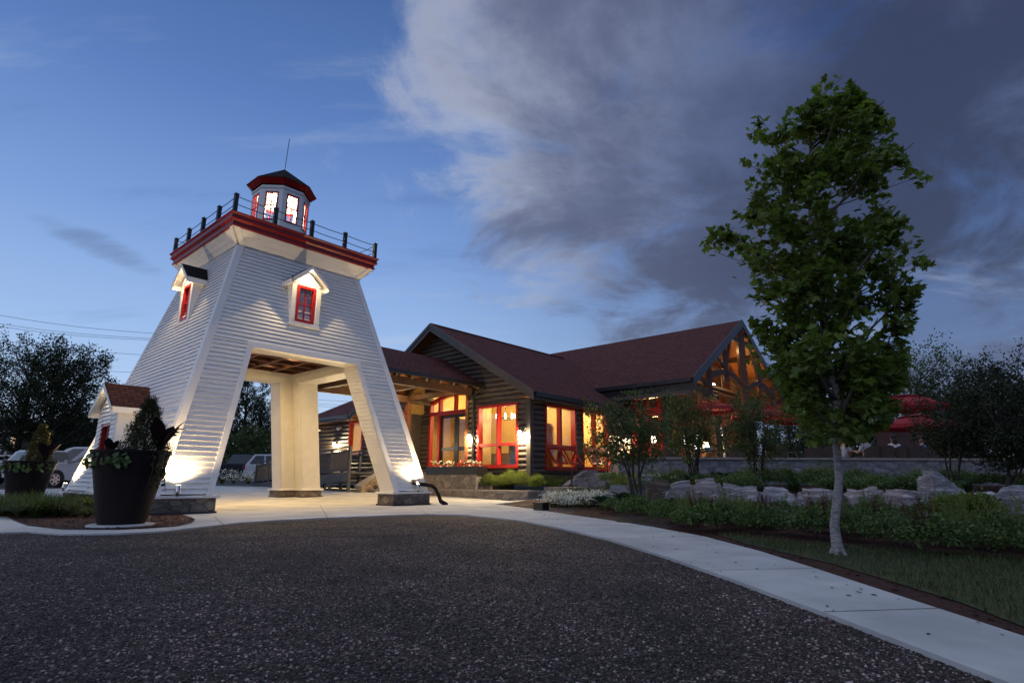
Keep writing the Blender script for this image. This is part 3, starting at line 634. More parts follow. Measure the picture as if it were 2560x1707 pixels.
# octagonal lantern room
def oc(i,r,z): t=TH+R(22.5+45*i); return Vector((TL.x+r*math.cos(t),TL.y+r*math.sin(t),z))
lan=None
mb=MB(); RB=.86; ZB,ZW0,ZW1,ZT=7.575,8.44,9.40,9.62
WF=.42    # half the glazed fraction of a side
for i in range(8):
    L=lambda t,z,r=RB:(oc(i,r,z)*(1-t)+oc(i+1,r,z)*t)
    mb.quad(L(0,ZB),L(1,ZB),L(1,ZW0),L(0,ZW0)); mb.quad(L(0,ZW1),L(1,ZW1),L(1,ZT),L(0,ZT))
    for t0,t1 in ((0,.20),(.80,1)):
        mb.quad(L(t0,ZW0),L(t1,ZW0),L(t1,ZW1),L(t0,ZW1))
    for t0,t1 in ((0,.20),(.80,1)):      # inner face
        mb.quad(L(t1,ZW0,RB-.08),L(t0,ZW0,RB-.08),L(t0,ZW1,RB-.08),L(t1,ZW1,RB-.08))
    mb.quad(L(1,ZB,RB-.08),L(0,ZB,RB-.08),L(0,ZW0,RB-.08),L(1,ZW0,RB-.08)); mb.quad(L(1,ZW1,RB-.08),L(0,ZW1,RB-.08),L(0,ZT,RB-.08),L(1,ZT,RB-.08))
    mb.hexa([L(0,ZT-.10,RB+.0),L(1,ZT-.10,RB+.0),L(1,ZT-.10,RB+.03),L(0,ZT-.10,RB+.03),L(0,ZT-.07,RB),L(1,ZT-.07,RB),L(1,ZT-.07,RB+.03),L(0,ZT-.07,RB+.03)])
lan=mb.build('lantern_room','white_trim',tower)
for i in range(8):
    t_=TH+R(45*(i+1)); n_=Vector((math.cos(t_),math.sin(t_),0))
    A=oc(i,RB,0)*.80+oc(i+1,RB,0)*.20; B=oc(i,RB,0)*.20+oc(i+1,RB,0)*.80
    P_=lambda t,z,o: A*(1-t)+B*t+n_*o+Vector((0,0,z))
    fr=MB(); wdt=(B-A).length; e=.042/wdt
    def fb(t0,t1,z0,z1,o0,o1): fr.hexa([P_(t0,z0,o0),P_(t1,z0,o0),P_(t1,z0,o1),P_(t0,z0,o1),P_(t0,z1,o0),P_(t1,z1,o0),P_(t1,z1,o1),P_(t0,z1,o1)])
    fb(0,e,ZW0,ZW1,-.03,.012); fb(1-e,1,ZW0,ZW1,-.03,.012); fb(e,1-e,ZW0,ZW0+.05,-.03,.012); fb(e,1-e,ZW1-.06,ZW1,-.03,.012); fb(.5-.028,.5+.028,ZW0+.05,ZW1-.06,-.02,.0); fb(e,1-e,8.92,8.95,-.02,-.002)
    fo=fr.build('lantern_window','red_paint',tower)
    pn=MB(); pn.quad(P_(e,ZW0+.05,-.01),P_(1-e,ZW0+.05,-.01),P_(1-e,ZW1-.06,-.01),P_(e,ZW1-.06,-.01)); pn.build('pane','glass',fo)
mb=MB()
for i in range(8): mb.quad(oc(i,RB+.03,ZT+.03),oc(i+1,RB+.03,ZT+.03),oc(i+1,1.06,9.80),oc(i,1.06,9.80))
mb.build('lantern_fascia','red_paint',tower)
mb=MB()
for i in range(8): mb.add([oc(i,1.075,9.80),oc(i+1,1.075,9.80),Vector((TL.x,TL.y,10.62))],[(0,1,2)]); mb.quad(oc(i,1.075,9.80),oc(i,1.0,9.79),oc(i+1,1.0,9.79),oc(i+1,1.075,9.80))
mb.build('lantern_roof','black_shingle',tower)
mb=MB(); mb.add([oc(i,RB-.04,ZT-.02) for i in range(8)],[tuple(range(8))]); mb.build('lantern_ceiling','white_trim',tower)
mb=MB(); mb.tube([Vector((TL.x,TL.y,10.55)),Vector((TL.x+.05,TL.y,11.75))],.011,5); mb.build('antenna','dark_metal',tower)
mb=MB(); c=Vector((TL.x,TL.y,0)); mb.lathe([(.10,8.30),(.15,8.42),(.17,8.62),(.15,8.82),(.08,8.9)],c,16); mb.tube([c+Vector((0,0,7.58)),c+Vector((0,0,8.3))],.05,8)
mb.build('beacon_lamp','lamp_hot',tower)
lamp('beacon_light',tower,'POINT',c+Vector((0,0,9.15)),110,(1,.86,.62),.1)
# dormers: vertical gabled window boxes on the leaning walls
def dormer(k,ac,hw,zb,zt,zr,proj0,ov,win,roofmat,hwr,lowlap=False):
    """k face, ac centre along, hw half width, zb sill, zt eave, zr ridge; proj0 = depth of front plane from tower centre"""
    (nu,nv),(tu,tv)=FN[k]
    P=lambda a,z,d: w(CU+nu*d+tu*(ac+a),CV+nv*d+tv*(ac+a),z)
    sgn=1
    mb=MB(); D=proj0; back=lambda z: dz_(z)-.05
    wa0,wa1,wz0,wz1=win
    ns=lambda: UX*nu+VX*nv
    # front wall around the window
    for a0,a1,z0,z1 in ((-hw,wa0,zb,zt),(wa1,hw,zb,zt),(wa0,wa1,zb,wz0),(wa0,wa1,wz1,zt)):
        if lowlap: clap_quad(mb,P(a0,z0,D),P(a1,z0,D),P(a0,z1,D),P(a1,z1,D),ns())
        else: mb.quad(P(a0,z0,D),P(a1,z0,D),P(a1,z1,D),P(a0,z1,D))
    zg=zt+(zr-zt)*hw/hwr
    if lowlap:
        for i in range(5):
            t0,t1=i/5,(i+1)/5; h=hw
            clap_quad(mb,P(-h*(1-t0),zt+(zg-zt)*t0,D),P(h*(1-t0),zt+(zg-zt)*t0,D),P(-h*(1-t1),zt+(zg-zt)*t1,D),P(h*(1-t1),zt+(zg-zt)*t1,D),ns(),e=.2)
    else: mb.add([P(-hw,zt,D),P(hw,zt,D),P(0,zg,D)],[(0,1,2)])
    for s in (-1,1):
        mb.quad(P(s*hw,zb,D),P(s*hw,zb,min(D,back(zb))),P(s*hw,zt,back(zt)),P(s*hw,zt,D))
    dm=mb.build('dormer','white_trim',tower)
    # pediment trim and corner boards
    tm=MB()
    for s in (-1,1):
        tm.hexa([P(s*hw,zb,D-.02),P(s*(hw-.11),zb,D-.02),P(s*(hw-.11),zb,D+.02),P(s*hw*1.0+s*.012,zb,D+.02),P(s*hw,zt,D-.02),P(s*(hw-.11),zt,D-.02),P(s*(hw-.11),zt,D+.02),P(s*hw+s*.012,zt,D+.02)])
        q=lambda a,z:P(s*a,z,D+.022); tm.prism([P(s*hw,zt,D+.001),P(s*(hw-.09),zt,D+.001),P(0,zg-.09,D+.001),P(0,zg,D+.001)],ns()*.03)
    tm.bx if False else None
    a=[P(-hw-.03,zb-.06,D-.06),P(hw+.03,zb-.06,D-.06),P(hw+.03,zb-.06,D+.05),P(-hw-.03,zb-.06,D+.05)]; tm.hexa(a+[p+Vector((0,0,.06)) for p in a])
    tm.build('dormer_trim','white_trim',dm)
    rf=MB(); rw=MB(); D2_=D+ov
    th=.05
    for s in (-1,1):
        bk=lambda z: back(z)-.02
        ze=zt-.02
        rf.add([P(s*hwr,ze+.05,D2_),P(0,zr+.05,D2_),P(0,zr+.05,bk(zr)),P(s*hwr,ze+.05,bk(ze))],[(0,1,2,3)])
        # barge and soffit, white
        rw.hexa([P(s*hwr,ze-.07,D2_-.035),P(0,zr-.075,D2_-.035),P(0,zr-.075,D2_),P(s*hwr,ze-.07,D2_),P(s*hwr,ze+.046,D2_-.035),P(0,zr+.046,D2_-.035),P(0,zr+.046,D2_),P(s*hwr,ze+.046,D2_)])
        rw.quad(P(s*hwr,ze+.0,D2_-.03),P(0,zr+.0,D2_-.03),P(0,zr+.0,bk(zr)),P(s*hwr,ze,bk(ze)))
        rw.hexa([P(s*hwr,ze-.09,D2_),P(s*(hwr-.04),ze-.09,D2_),P(s*(hwr-.04),ze-.09,bk(ze)),P(s*hwr,ze-.09,bk(ze)),P(s*hwr,ze+.045,D2_),P(s*(hwr-.04),ze+.045,D2_),P(s*(hwr-.04),ze+.045,bk(ze)),P(s*hwr,ze+.045,bk(ze))])
    rf.build('dormer_roof',roofmat,dm); rw.build('barge_board','white_trim',dm)
    fr=MB()
    def fb(a0,a1,z0,z1,o0,o1): fr.hexa([P(a0,z0,D+o0),P(a1,z0,D+o0),P(a1,z0,D+o1),P(a0,z0,D+o1),P(a0,z1,D+o0),P(a1,z1,D+o0),P(a1,z1,D+o1),P(a0,z1,D+o1)])
    e=.075; fb(wa0,wa0+e,wz0,wz1,-.10,.01); fb(wa1-e,wa1,wz0,wz1,-.10,.01); fb(wa0+e,wa1-e,wz0,wz0+e,-.10,.012); fb(wa0+e,wa1-e,wz1-e,wz1,-.10,.012)
    am=(wa0+wa1)/2; zm=(wz0+wz1)/2; fb(am-.015,am+.015,wz0+e,wz1-e,-.075,-.04); fb(wa0+e,wa1-e,zm-.014,zm+.014,-.075,-.038)
    fo=fr.build('dormer_window','red_paint',dm)
    pn=MB(); pn.quad(P(wa0+e,wz0+e,D-.06),P(wa1-e,wz0+e,D-.06),P(wa1-e,wz1-e,D-.06),P(wa0+e,wz1-e,D-.06)); pn.build('pane','glass_dim',fo)
    db=MB(); db.quad(P(wa0,wz0,D-.30),P(wa1,wz0,D-.30),P(wa1,wz1,D-.30),P(wa0,wz1,D-.30)); db.build('dormer_back','door_black',fo)
    lb=MB(); q=P(0,zr-.085,D2_-.10); lb.lathe([(.05,.03),(.055,0),(.035,-.02)],q,12); lo=lb.build('dormer_light','lamp_hot',dm)
    return P,D2_
P,_=dormer(0,7.47-CU,.42,4.87,6.02,6.50,CV-14.40,.24,(-.28,.28,4.93,5.98),'black_shingle',.57)
l=lamp('dormer_spot',tower,'SPOT',P(0,6.36,CV-14.40+.13),120,(1,.72,.36),.02,spot_size=R(130),spot_blend=.7); aim(l,-Vector((0,0,1))+(P(0,0,0)-P(0,0,1))*.05)
P,_=dormer(3,CV-16.72,.42,4.88,6.0,6.48,CU-5.18,.24,(-.28,.28,4.94,5.97),'black_shingle',.57)
l=lamp('dormer_spot',tower,'SPOT',P(0,6.34,CU-5.18+.13),120,(1,.72,.36),.02,spot_size=R(130),spot_blend=.7); aim(l,-Vector((0,0,1)))
P,_=dormer(3,CV-16.93,.82,.42,2.36,3.0,CU-3.90,.22,(-.45,.36,.75,2.06),'shingle_brown',1.0,True)
l=lamp('dormer_spot',tower,'SPOT',P(0,2.84,CU-3.90+.10),14,(1,.72,.36),.02,spot_size=R(140),spot_blend=.5); aim(l,-Vector((0,0,1)))
# recessed lights in the coffers
for a,b in ((-.72,-.72),(.72,-.72),(-.72,.72),(.72,.72)):
    mb=MB(); q=w(CU+a*1.0,CV+b*1.0,CZ+.150); mb.lathe([(.075,.02),(.085,0.)],q,14); mb.build('recessed_light','lamp_warm',tower)
    l=lamp('recessed_spot',tower,'SPOT',q+Vector((0,0,-.02)),300,(1,.68,.31),.07,spot_size=R(155),spot_blend=.7)
# ground-level floodlights on the ledges, washing up the walls
def uplight(p,n,label,energy,tilt=.55):
    n=Vector(n); t=thing('floodlight',label,'floodlight',p,'floodlights at the lighthouse feet')
    mb=MB(); d=(Vector((0,0,1))-n*.12).normalized(); q=Vector(p)
    mb.tube([q+Vector((0,0,.0)),q+d*.04,q+d*.17],[.036,.048,.048],12); mb.build('housing','steel',t)
    mb=MB(); mb.tube([q-Vector((0,0,.05)),q+Vector((0,0,.03))],.014,6); mb.lathe([(.035,-.02),(.035,.0)],q,10); mb.build('bracket','dark_metal',t)
    mb=MB(); e=q+d*.171; mb.tube([e,e+d*.004],.042,12); mb.build('lens','lamp_hot',t)
    l=lamp('flood_beam',t,'SPOT',e+d*.03,energy,(1,.70,.36),.035,spot_size=R(148),spot_blend=1.); aim(l,Vector((0,0,1))-n*.10)
    return t
nf=-VX; nl=-UX
def fpt(k,a): return tp(k,a,.43,.17)
UPW=620
uplight(fpt(0,4.42-CU),nf,'small steel floodlight glaring at the foot of the tower beside the big black planter',UPW)
uplight(fpt(0,10.68-CU),nf,'small steel floodlight on the right front foot next to the drain pipe',UPW)
uplight(fpt(3,CV-13.95),nl,'floodlight on the left side of the tower hidden behind the near planter',UPW*.55)
uplight(fpt(3,CV-20.0),nl,'floodlight at the far left foot of the tower near the parked van',UPW*.8)
# black drain pipe lying against the right foot
p=[tp(0,3.06,.66,.02),tp(0,3.10,.63,.10),tp(0,3.25,.60,.17),tp(0,3.42,.585,.21),tp(0,3.60,.56,.22),tp(0,3.72,.47,.22),tp(0,3.79,.30,.24),tp(0,3.80,.12,.28),tp(0,3.88,.055,.36)]
dp=MB(); pts=[]; 
for a,b in zip(p,p[1:]): pts+=[a.lerp(b,t/6) for t in range(6)]
pts.append(p[-1]); dp.tube(pts,[.055+.005*(i%2) for i in range(len(pts))],10)
t=thing('drain_pipe','black corrugated drain pipe hooked around the stone base of the right tower foot','pipe',pts[-1]); dp.build('pipe','black_pot',t,smooth=False)
mb=MB(); mb.tube([p[-1]-Vector((0,0,.05)),p[-1]+Vector((0,0,.04))],[.09,.07],12); mb.build('pipe_boot','rubber',t)
# ---------------------------------------------------------------- log lodge
GU=15.5; SV=13.0; FZ=1.0; EU=16.5          # front log wall, side log wall, floor level, recessed entry wall
LO=w(19,16,0); GV_=11.02
lodge=thing('log_lodge','dark log restaurant building with maroon shingle roofs and red framed windows','building',LO)
def log_wall(mb,pl,c,a0,a1,z0,z1,openings=(),h=.19,dep=.062,rngf=None,nseg=7,back=True,flip=1):
    z=z0; i=0
    while z<z1-.02:
        zt=min(z+h,z1); zm=(z+zt)/2
        lo,hi=a0,a1
        if rngf: lo,hi=rngf(z+.4*h); lo=max(lo,a0);hi=min(hi,a1)
        if hi-lo<.05: break
        segs=[(lo,hi)]
        for (b0,b1,y0,y1) in openings:
            if y0<zm<y1:
                ns=[]
                for s0,s1 in segs:
                    if b1<=s0 or b0>=s1: ns.append((s0,s1)); continue
                    if b0>s0: ns.append((s0,b0))
                    if b1<s1: ns.append((b1,s1))
                segs=ns
        for s0,s1 in segs:
            prof=[(dep*math.sin(math.pi*j/nseg)**.8+.004 if 0<j<nseg else 0.,z+(zt-z)*j/nseg) for j in range(nseg+1)]
            for (o0,y0),(o1,y1) in zip(prof,prof[1:]): mb.quad(wp(pl,c,s0,y0,flip*o0),wp(pl,c,s1,y0,flip*o0),wp(pl,c,s1,y1,flip*o1),wp(pl,c,s0,y1,flip*o1))
            for s in (s0,s1): mb.add([wp(pl,c,s,y,flip*o) for o,y in prof],[tuple(range(nseg+1))])
        z=zt
    if back:      # solid core behind the logs
        A=sorted({a0,a1}|{x for o in openings for x in o[:2] if a0<x<a1}); Zs=sorted({z0,z1 if not rngf else min(z1,3.55)}|{x for o in openings for x in o[2:] if z0<x<(z1 if not rngf else min(z1,3.55))})
        for x0,x1 in zip(A,A[1:]):
            for y0,y1 in zip(Zs,Zs[1:]):
                if any(o[0]<=x0+1e-6 and o[1]>=x1-1e-6 and o[2]<=y0+1e-6 and o[3]>=y1-1e-6 for o in openings): continue
                wbx(mb,pl,c,x0,x1,y0,y1,-.16,-.002)
def red_window(pl,c,a0,a1,z0,z1,vm=(),tm=(),mat='red_paint',fw_=.085,glass='glass',name='window',skip_low=False,parent=None):
    fr=MB(); o0,o1=-.14,.085
    wbx(fr,pl,c,a0,a0+fw_,z0,z1,o0,o1); wbx(fr,pl,c,a1-fw_,a1,z0,z1,o0,o1); wbx(fr,pl,c,a0+fw_,a1-fw_,z1-fw_,z1,o0,o1+.002); wbx(fr,pl,c,a0+fw_,a1-fw_,z0,z0+fw_,o0,o1+.002)
    wbx(fr,pl,c,a0-.02,a1+.02,z0-.05,z0-.001,o0,o1+.03)
    for x in vm: wbx(fr,pl,c,x-.045,x+.045,z0+fw_,z1-fw_,o0+.02,o1-.02)
    for zz in tm: wbx(fr,pl,c,a0+fw_,a1-fw_,zz-.05,zz+.05,o0+.022,o1-.018)
    fo=fr.build(name,mat,parent or lodge)
    zz0=(max(tm) if (skip_low and tm) else z0+fw_)
    xs_=[a0+fw_]+sorted(vm)+[a1-fw_]
    p=MB()
    for x0,x1 in zip(xs_,xs_[1:]): p.quad(wp(pl,c,x0,zz0,-.05),wp(pl,c,x1,zz0,-.05),wp(pl,c,x1,z1-fw_,-.05),wp(pl,c,x0,z1-fw_,-.05))
    p.build('pane',glass,fo)
    return fo
# -- front gable wall
W1=(13.50,15.55,1.18,3.46)
W5=(20.75,22.1,1.85,3.42); W6=(23.2,24.35,1.85,3.42)
AP=17.9; AZ=6.93; SLP=.603
ENT0,ENT1=16.2,20.15
rf_=lambda z:(AP-(AZ-z)/SLP,AP+(AZ-z)/SLP) if z>3.5 else (-99,99)
mb=MB(); log_wall(mb,'u',GU,SV,23.3,.55,6.9,[W1,W5,(23.2,23.3,1.85,3.42),(ENT0,ENT1,.55,4.75)],rngf=rf_)
mb.prism([w(GU+.03,x,z) for x,z in ((12.5,3.65),(ENT0,4.75),(ENT0,5.9),)]+[w(GU+.03,x,z) for x,z in ((AP,AZ),(ENT1,5.57),(ENT1,4.75),(ENT0,4.75))],UX*.1) if False else None
for pg in ([(12.6,3.62),(ENT0,3.62),(ENT0,AZ-(AP-ENT0)*SLP)],[(ENT0,4.75),(ENT1,4.75),(ENT1,AZ-(ENT1-AP)*SLP),(AP,AZ),(ENT0,AZ-(AP-ENT0)*SLP)],[(ENT1,3.62),(23.2,3.62),(ENT1,AZ-(ENT1-AP)*SLP)]):
    mb.prism([w(GU+.02,x,z) for x,z in pg],UX*.1)
mb.build('gable_wall','log_siding',lodge)
mb=MB(); log_wall(mb,'u',GU,23.3,27.4,.55,3.6,[(23.3,W6[1],W6[2],W6[3])]); mb.build('wing_wall','log_siding',lodge)
# -- side wall with two windows
W2=(16.30,18.22,1.12,3.44); W3=(18.62,20.52,1.14,3.42)
mb=MB(); log_wall(mb,'v',SV,GU,21.7,.55,3.75,[W2,W3]); mb.build('side_wall','log_siding',lodge)
mb=MB(); mb.bx(GU-.09,GU+.10,SV-.09,SV+.10,.5,3.72); mb.build('corner_post','log_trim',lodge)
mb=MB(); mb.bx(GU-.085,GU+.06,27.36,27.55,.5,3.6); mb.build('corner_post','log_trim',lodge)
mb=MB(); mb.bx(GU+.0,21.7,27.4,27.54,.5,3.6); mb.build('wing_end_wall','log_siding',lodge)
red_window('u',GU,*W1,vm=(14.52,),tm=(1.98,))
red_window('u',GU,*W5,vm=(),tm=()); red_window('u',GU,*W6,tm=())
for W in (W2,W3):
    xm=(W[0]+W[1])/2; fo=red_window('v',SV,*W,vm=(xm,),tm=(1.94,),skip_low=True)
    for x0,x1 in ((W[0]+.10,xm-.055),(xm+.055,W[1]-.10)):       # awning sashes propped open
        H=Vector((0,0,0)); zt,zb=1.875,W[2]+.10; dn=Vector((0,0,-1))*math.cos(R(32))-VX*math.sin(R(32)); ln=zt-zb+.03
        nrm=(-VX*math.cos(R(32))+Vector((0,0,1))*math.sin(R(32))).normalized()
        q=lambda x,s,o: w(x,SV-.05,zt)+dn*s+nrm*o
        sb=MB(); e=.07
        def sx(a0,a1,s0,s1): sb.hexa([q(a0,s1,-.02),q(a1,s1,-.02),q(a1,s1,.025),q(a0,s1,.025),q(a0,s0,-.02),q(a1,s0,-.02),q(a1,s0,.025),q(a0,s0,.025)])
        sx(x0,x0+e,0,ln); sx(x1-e,x1,0,ln); sx(x0+e,x1-e,0,e); sx(x0+e,x1-e,ln-e,ln)
        so_=sb.build('open_sash','red_paint',fo)
        pn=MB(); pn.quad(q(x0+e,ln-e,0),q(x1-e,ln-e,0),q(x1-e,e,0),q(x0+e,e,0)); pn.build('sash_pane','glass_sash',fo)
# -- recessed entry
ez1=5.0
mb=MB()
log_wall(mb,'u',EU,19.62,ENT1,FZ,4.7,[],back=True); log_wall(mb,'u',EU,ENT0,16.28,FZ,4.7,[],back=True)
wbx(mb,'u',EU,16.28,19.62,4.30,5.0,-.16,-.01)
mb.bx(GU,EU,ENT0-.12,ENT0,.5,5.0); mb.bx(GU,EU,ENT1,ENT1+.12,.5,5.0)
mb.build('entry_wall','log_siding',lodge)
mb=MB(); mb.bx(GU-.085,GU+.02,ENT0-.14,ENT0+.02,FZ,4.6); mb.build('corner_post','timber',lodge)
# arched red frame
A0,A1,ZS,ZA,ZTR=16.30,19.60,3.98,4.33,3.52
arc=lambda a,dz=0.,dr=0.: ZS+(ZA-ZS)*(1-((a-(A0+A1)/2)/((A1-A0)/2))**2)+dz
fr=MB(); N_=24
for i in range(N_):
    a,b=A0+(A1-A0)*i/N_,A0+(A1-A0)*(i+1)/N_
    fr.hexa([wp('u',EU,a,arc(a)-.10,-.1),wp('u',EU,b,arc(b)-.10,-.1),wp('u',EU,b,arc(b)-.10,.09),wp('u',EU,a,arc(a)-.10,.09),wp('u',EU,a,arc(a)+.03,-.1),wp('u',EU,b,arc(b)+.03,-.1),wp('u',EU,b,arc(b)+.03,.09),wp('u',EU,a,arc(a)+.03,.09)])
for a in (A0,A1-.11): wbx(fr,'u',EU,a,a+.11,FZ,ZS-.06,-.1,.085)
for a in (16.86,18.94): wbx(fr,'u',EU,a-.06,a+.06,FZ,arc(a)-.08,-.1,.08)
wbx(fr,'u',EU,17.95-.045,17.95+.045,ZTR,arc(17.95)-.09,-.1,.075)
wbx(fr,'u',EU,A0+.11,A1-.11,ZTR-.08,ZTR+.07,-.098,.092)
fo=fr.build('arched_door_frame','red_paint',lodge)
pn=MB()
for a,b in ((A0+.1,16.8),(16.92,17.9),(18.0,18.88),(19.0,A1-.1)):
    K=6; pn.add([wp('u',EU,a,ZTR,-.03),wp('u',EU,b,ZTR,-.03)]+[wp('u',EU,b+(a-b)*i/K,arc(b+(a-b)*i/K)-.09,-.03) for i in range(K+1)],[tuple(range(K+3))])
pn.build('transom_pane','glass',fo)
pn=MB()
for a,b in ((A0+.1,16.8),(19.0,A1-.1)): pn.quad(wp('u',EU,a,FZ+.1,-.03),wp('u',EU,b,FZ+.1,-.03),wp('u',EU,b,ZTR,-.03),wp('u',EU,a,ZTR,-.03))
pn.build('sidelight_pane','glass',fo)
for d0,d1,hd in ((16.92,17.89,17.80),(17.91,18.88,18.0)):
    db=MB(); z0,z1=FZ+.02,ZTR-.09; e=.12
    wbx(db,'u',EU,d0,d0+e,z0,z1,-.07,-.01); wbx(db,'u',EU,d1-e,d1,z0,z1,-.07,-.01); wbx(db,'u',EU,d0+e,d1-e,z1-.13,z1,-.07,-.01); wbx(db,'u',EU,d0+e,d1-e,z0,z0+.24,-.07,-.01); wbx(db,'u',EU,d0+e,d1-e,1.90,2.06,-.07,-.01)
    do=db.build('entry_door','door_black',lodge)
    p=MB(); p.quad(*[wp('u',EU,a,z,-.04) for a,z in ((d0+e,z0+.24),(d1-e,z0+.24),(d1-e,1.9),(d0+e,1.9))]); p.quad(*[wp('u',EU,a,z,-.04) for a,z in ((d0+e,2.06),(d1-e,2.06),(d1-e,z1-.13),(d0+e,z1-.13))]); p.build('door_pane','glass',do)
    hb=MB(); hb.tube([wp('u',EU,hd,1.88,.0),wp('u',EU,hd,1.88,.05),wp('u',EU,hd,2.20,.05),wp('u',EU,hd,2.20,.0)],.014,6); hb.build('door_handle','steel',do)
    if d0<17.5:      # notices stuck inside the right door leaf
        for (zz,hh,ww,mt) in ((2.60,.15,.17,'brass'),(2.42,.12,.15,'car_white'),(2.27,.13,.14,'cloth_blue')):
            s=MB(); s.quad(*[wp('u',EU,17.37+a*ww/2,zz+b*hh/2,-.036) for a,b in ((-1,-1),(1,-1),(1,1),(-1,1))]); s.build('door_notice',mt,do)
# -- rooms: floor, pine walls, ceilings
rm=MB(); rm.bx(GU+.17,21.68,13.12,27.3,FZ-.06,FZ-.01); rm.bx(21.7,32.,GV_,21.,FZ-.06,FZ-.012); rm.build('interior_floor','pine_floor',lodge)
def wallq(mb,u0,v0,u1,v1,z): mb.quad(w(u0,v0,FZ),w(u1,v1,FZ),w(u1,v1,z),w(u0,v0,z))
rm=MB(); cz=lambda v: 3.8 if v<16.05 else 4.75 if v<20 else 3.55
for v0,v1 in ((13.17,16.05),(16.05,20.),(20.,27.35)): wallq(rm,20.9,v0,20.9,v1,cz(v0+.1))
wallq(rm,15.7,21.9,20.9,21.9,3.55); wallq(rm,15.7,27.3,20.9,27.3,3.55); wallq(rm,18.42,15.25,18.42,16.05,3.8); wallq(rm,18.45,13.2,18.45,14.4,3.8); wallq(rm,15.7,15.95,16.6,15.95,3.8)
rm.quad(w(15.7,16.05,3.8),w(20.9,16.05,3.8),w(20.9,16.05,4.75),w(15.7,16.05,4.75)); rm.quad(w(15.7,20.,3.55),w(20.9,20.,3.55),w(20.9,20.,4.75),w(15.7,20.,4.75))
rm.build('interior_wall','pine_wall',lodge)
rm=MB()
for v0,v1 in ((13.17,16.05),(16.05,20.),(20.,27.35)): z=cz(v0+.1); rm.quad(w(15.68,v0,z),w(20.9,v0,z),w(20.9,v1,z),w(15.68,v1,z))
rm.build('interior_ceiling','ceiling_paint',lodge)
for p,e in (((17.0,14.5,3.3),125),((19.7,14.6,3.3),165),((18.6,18.2,4.1),200),((18.2,24.0,3.1),220)):
    lamp('room_light',lodge,'POINT',w(*p),e*1.35,(1,.80,.42),.18)
# -- roofs
def slab(mb,poly,t=.12): mb.prism([w(*p) for p in poly],Vector((0,0,-t)))
RU=14.9; EV=12.3; RZ=7.05; EZ=RZ-(AP-EV)*SLP
zr=lambda v: RZ-abs(AP-v)*SLP
mb=MB(); slab(mb,[(RU,EV,zr(EV)),(21.55,EV,zr(EV)),(21.55,14.55,zr(14.55)),(25.2,AP,RZ),(RU,AP,RZ)]); ro=mb.build('front_roof','shingle_u',lodge)
mb=MB(); slab(mb,[(RU,AP,RZ),(25.2,AP,RZ),(21.55,21.25,zr(21.25)),(21.55,23.5,zr(23.5)),(RU,23.5,zr(23.5))]); mb.build('front_roof','shingle_u',lodge)
mb=MB(); mb.tube([w(RU,AP,RZ+.015),w(24.2,AP,RZ+.015)],.05,6); mb.build('ridge_cap','shingle_u',lodge)
mb=MB()           # barge boards of the front gable
for s,vv in ((-1,EV-.02),(1,23.52)):
    for o0,h0,h1 in ((0.,-.30,.02),(.03,-.12,.035)):
        mb.hexa([w(RU-.04-o0,vv,zr(vv)+h0),w(RU+.0,vv,zr(vv)+h0),w(RU+.0,AP,RZ+h0),w(RU-.04-o0,AP,RZ+h0),w(RU-.04-o0,vv,zr(vv)+h1),w(RU+.0,vv,zr(vv)+h1),w(RU+.0,AP,RZ+h1),w(RU-.04-o0,AP,RZ+h1)])
mb.build('barge_board','fascia_brown',lodge)
mb=MB()           # soffits
mb.quad(w(RU,EV,zr(EV)-.16),w(RU,AP,RZ-.16),w(GU+.06,AP,RZ-.16),w(GU+.06,EV,zr(EV)-.16)); mb.quad(w(RU,23.5,zr(23.5)-.16),w(GU+.06,23.5,zr(23.5)-.16),w(GU+.06,AP,RZ-.16),w(RU,AP,RZ-.16))
mb.quad(w(RU,EV+.03,EZ-.15),w(21.5,EV+.03,EZ-.15),w(21.5,SV-.0,EZ-.12),w(RU,SV,EZ-.12))
mb.build('soffit','soffit_cedar',lodge)
mb=MB(); mb.bx(RU+.02,21.55,EV-.11,EV+.02,EZ-.16,EZ-.01); mb.bx(RU+.02,21.5,EV+.02,EV+.05,EZ-.26,EZ-.16); mb.build('gutter','gutter_black',lodge)
# left wing roof with a hipped end
LE=28.05; lz=lambda u: EZ+(u-RU)*SLP
mb=MB(); slab(mb,[(RU,23.5,EZ),(18.2,23.5,lz(18.2)),(18.2,24.75,lz(18.2)),(RU,LE,EZ)]); mb.build('wing_roof','shingle_v',lodge)
mb=MB(); slab(mb,[(RU,LE,EZ),(18.2,24.75,lz(18.2)),(21.5,LE,EZ)]); mb.build('wing_roof','shingle_u',lodge)
mb=MB(); mb.bx(RU-.11,RU+.02,23.55,LE,EZ-.14,EZ-.0); mb.bx(RU+.02,RU+.05,23.55,LE,EZ-.24,EZ-.14); mb.tube([w(RU+.3,LE-.05,EZ-.1),w(GU-.1,27.6,EZ-.6),w(GU-.1,27.6,.6)],.045,6); mb.build('gutter','gutter_black',lodge)
mb=MB(); mb.quad(w(RU+.03,23.5,EZ-.2),w(RU+.03,LE,EZ-.2),w(GU+.1,LE,EZ-.2),w(GU+.1,23.5,EZ-.2)); mb.build('soffit','soffit_cedar',lodge)
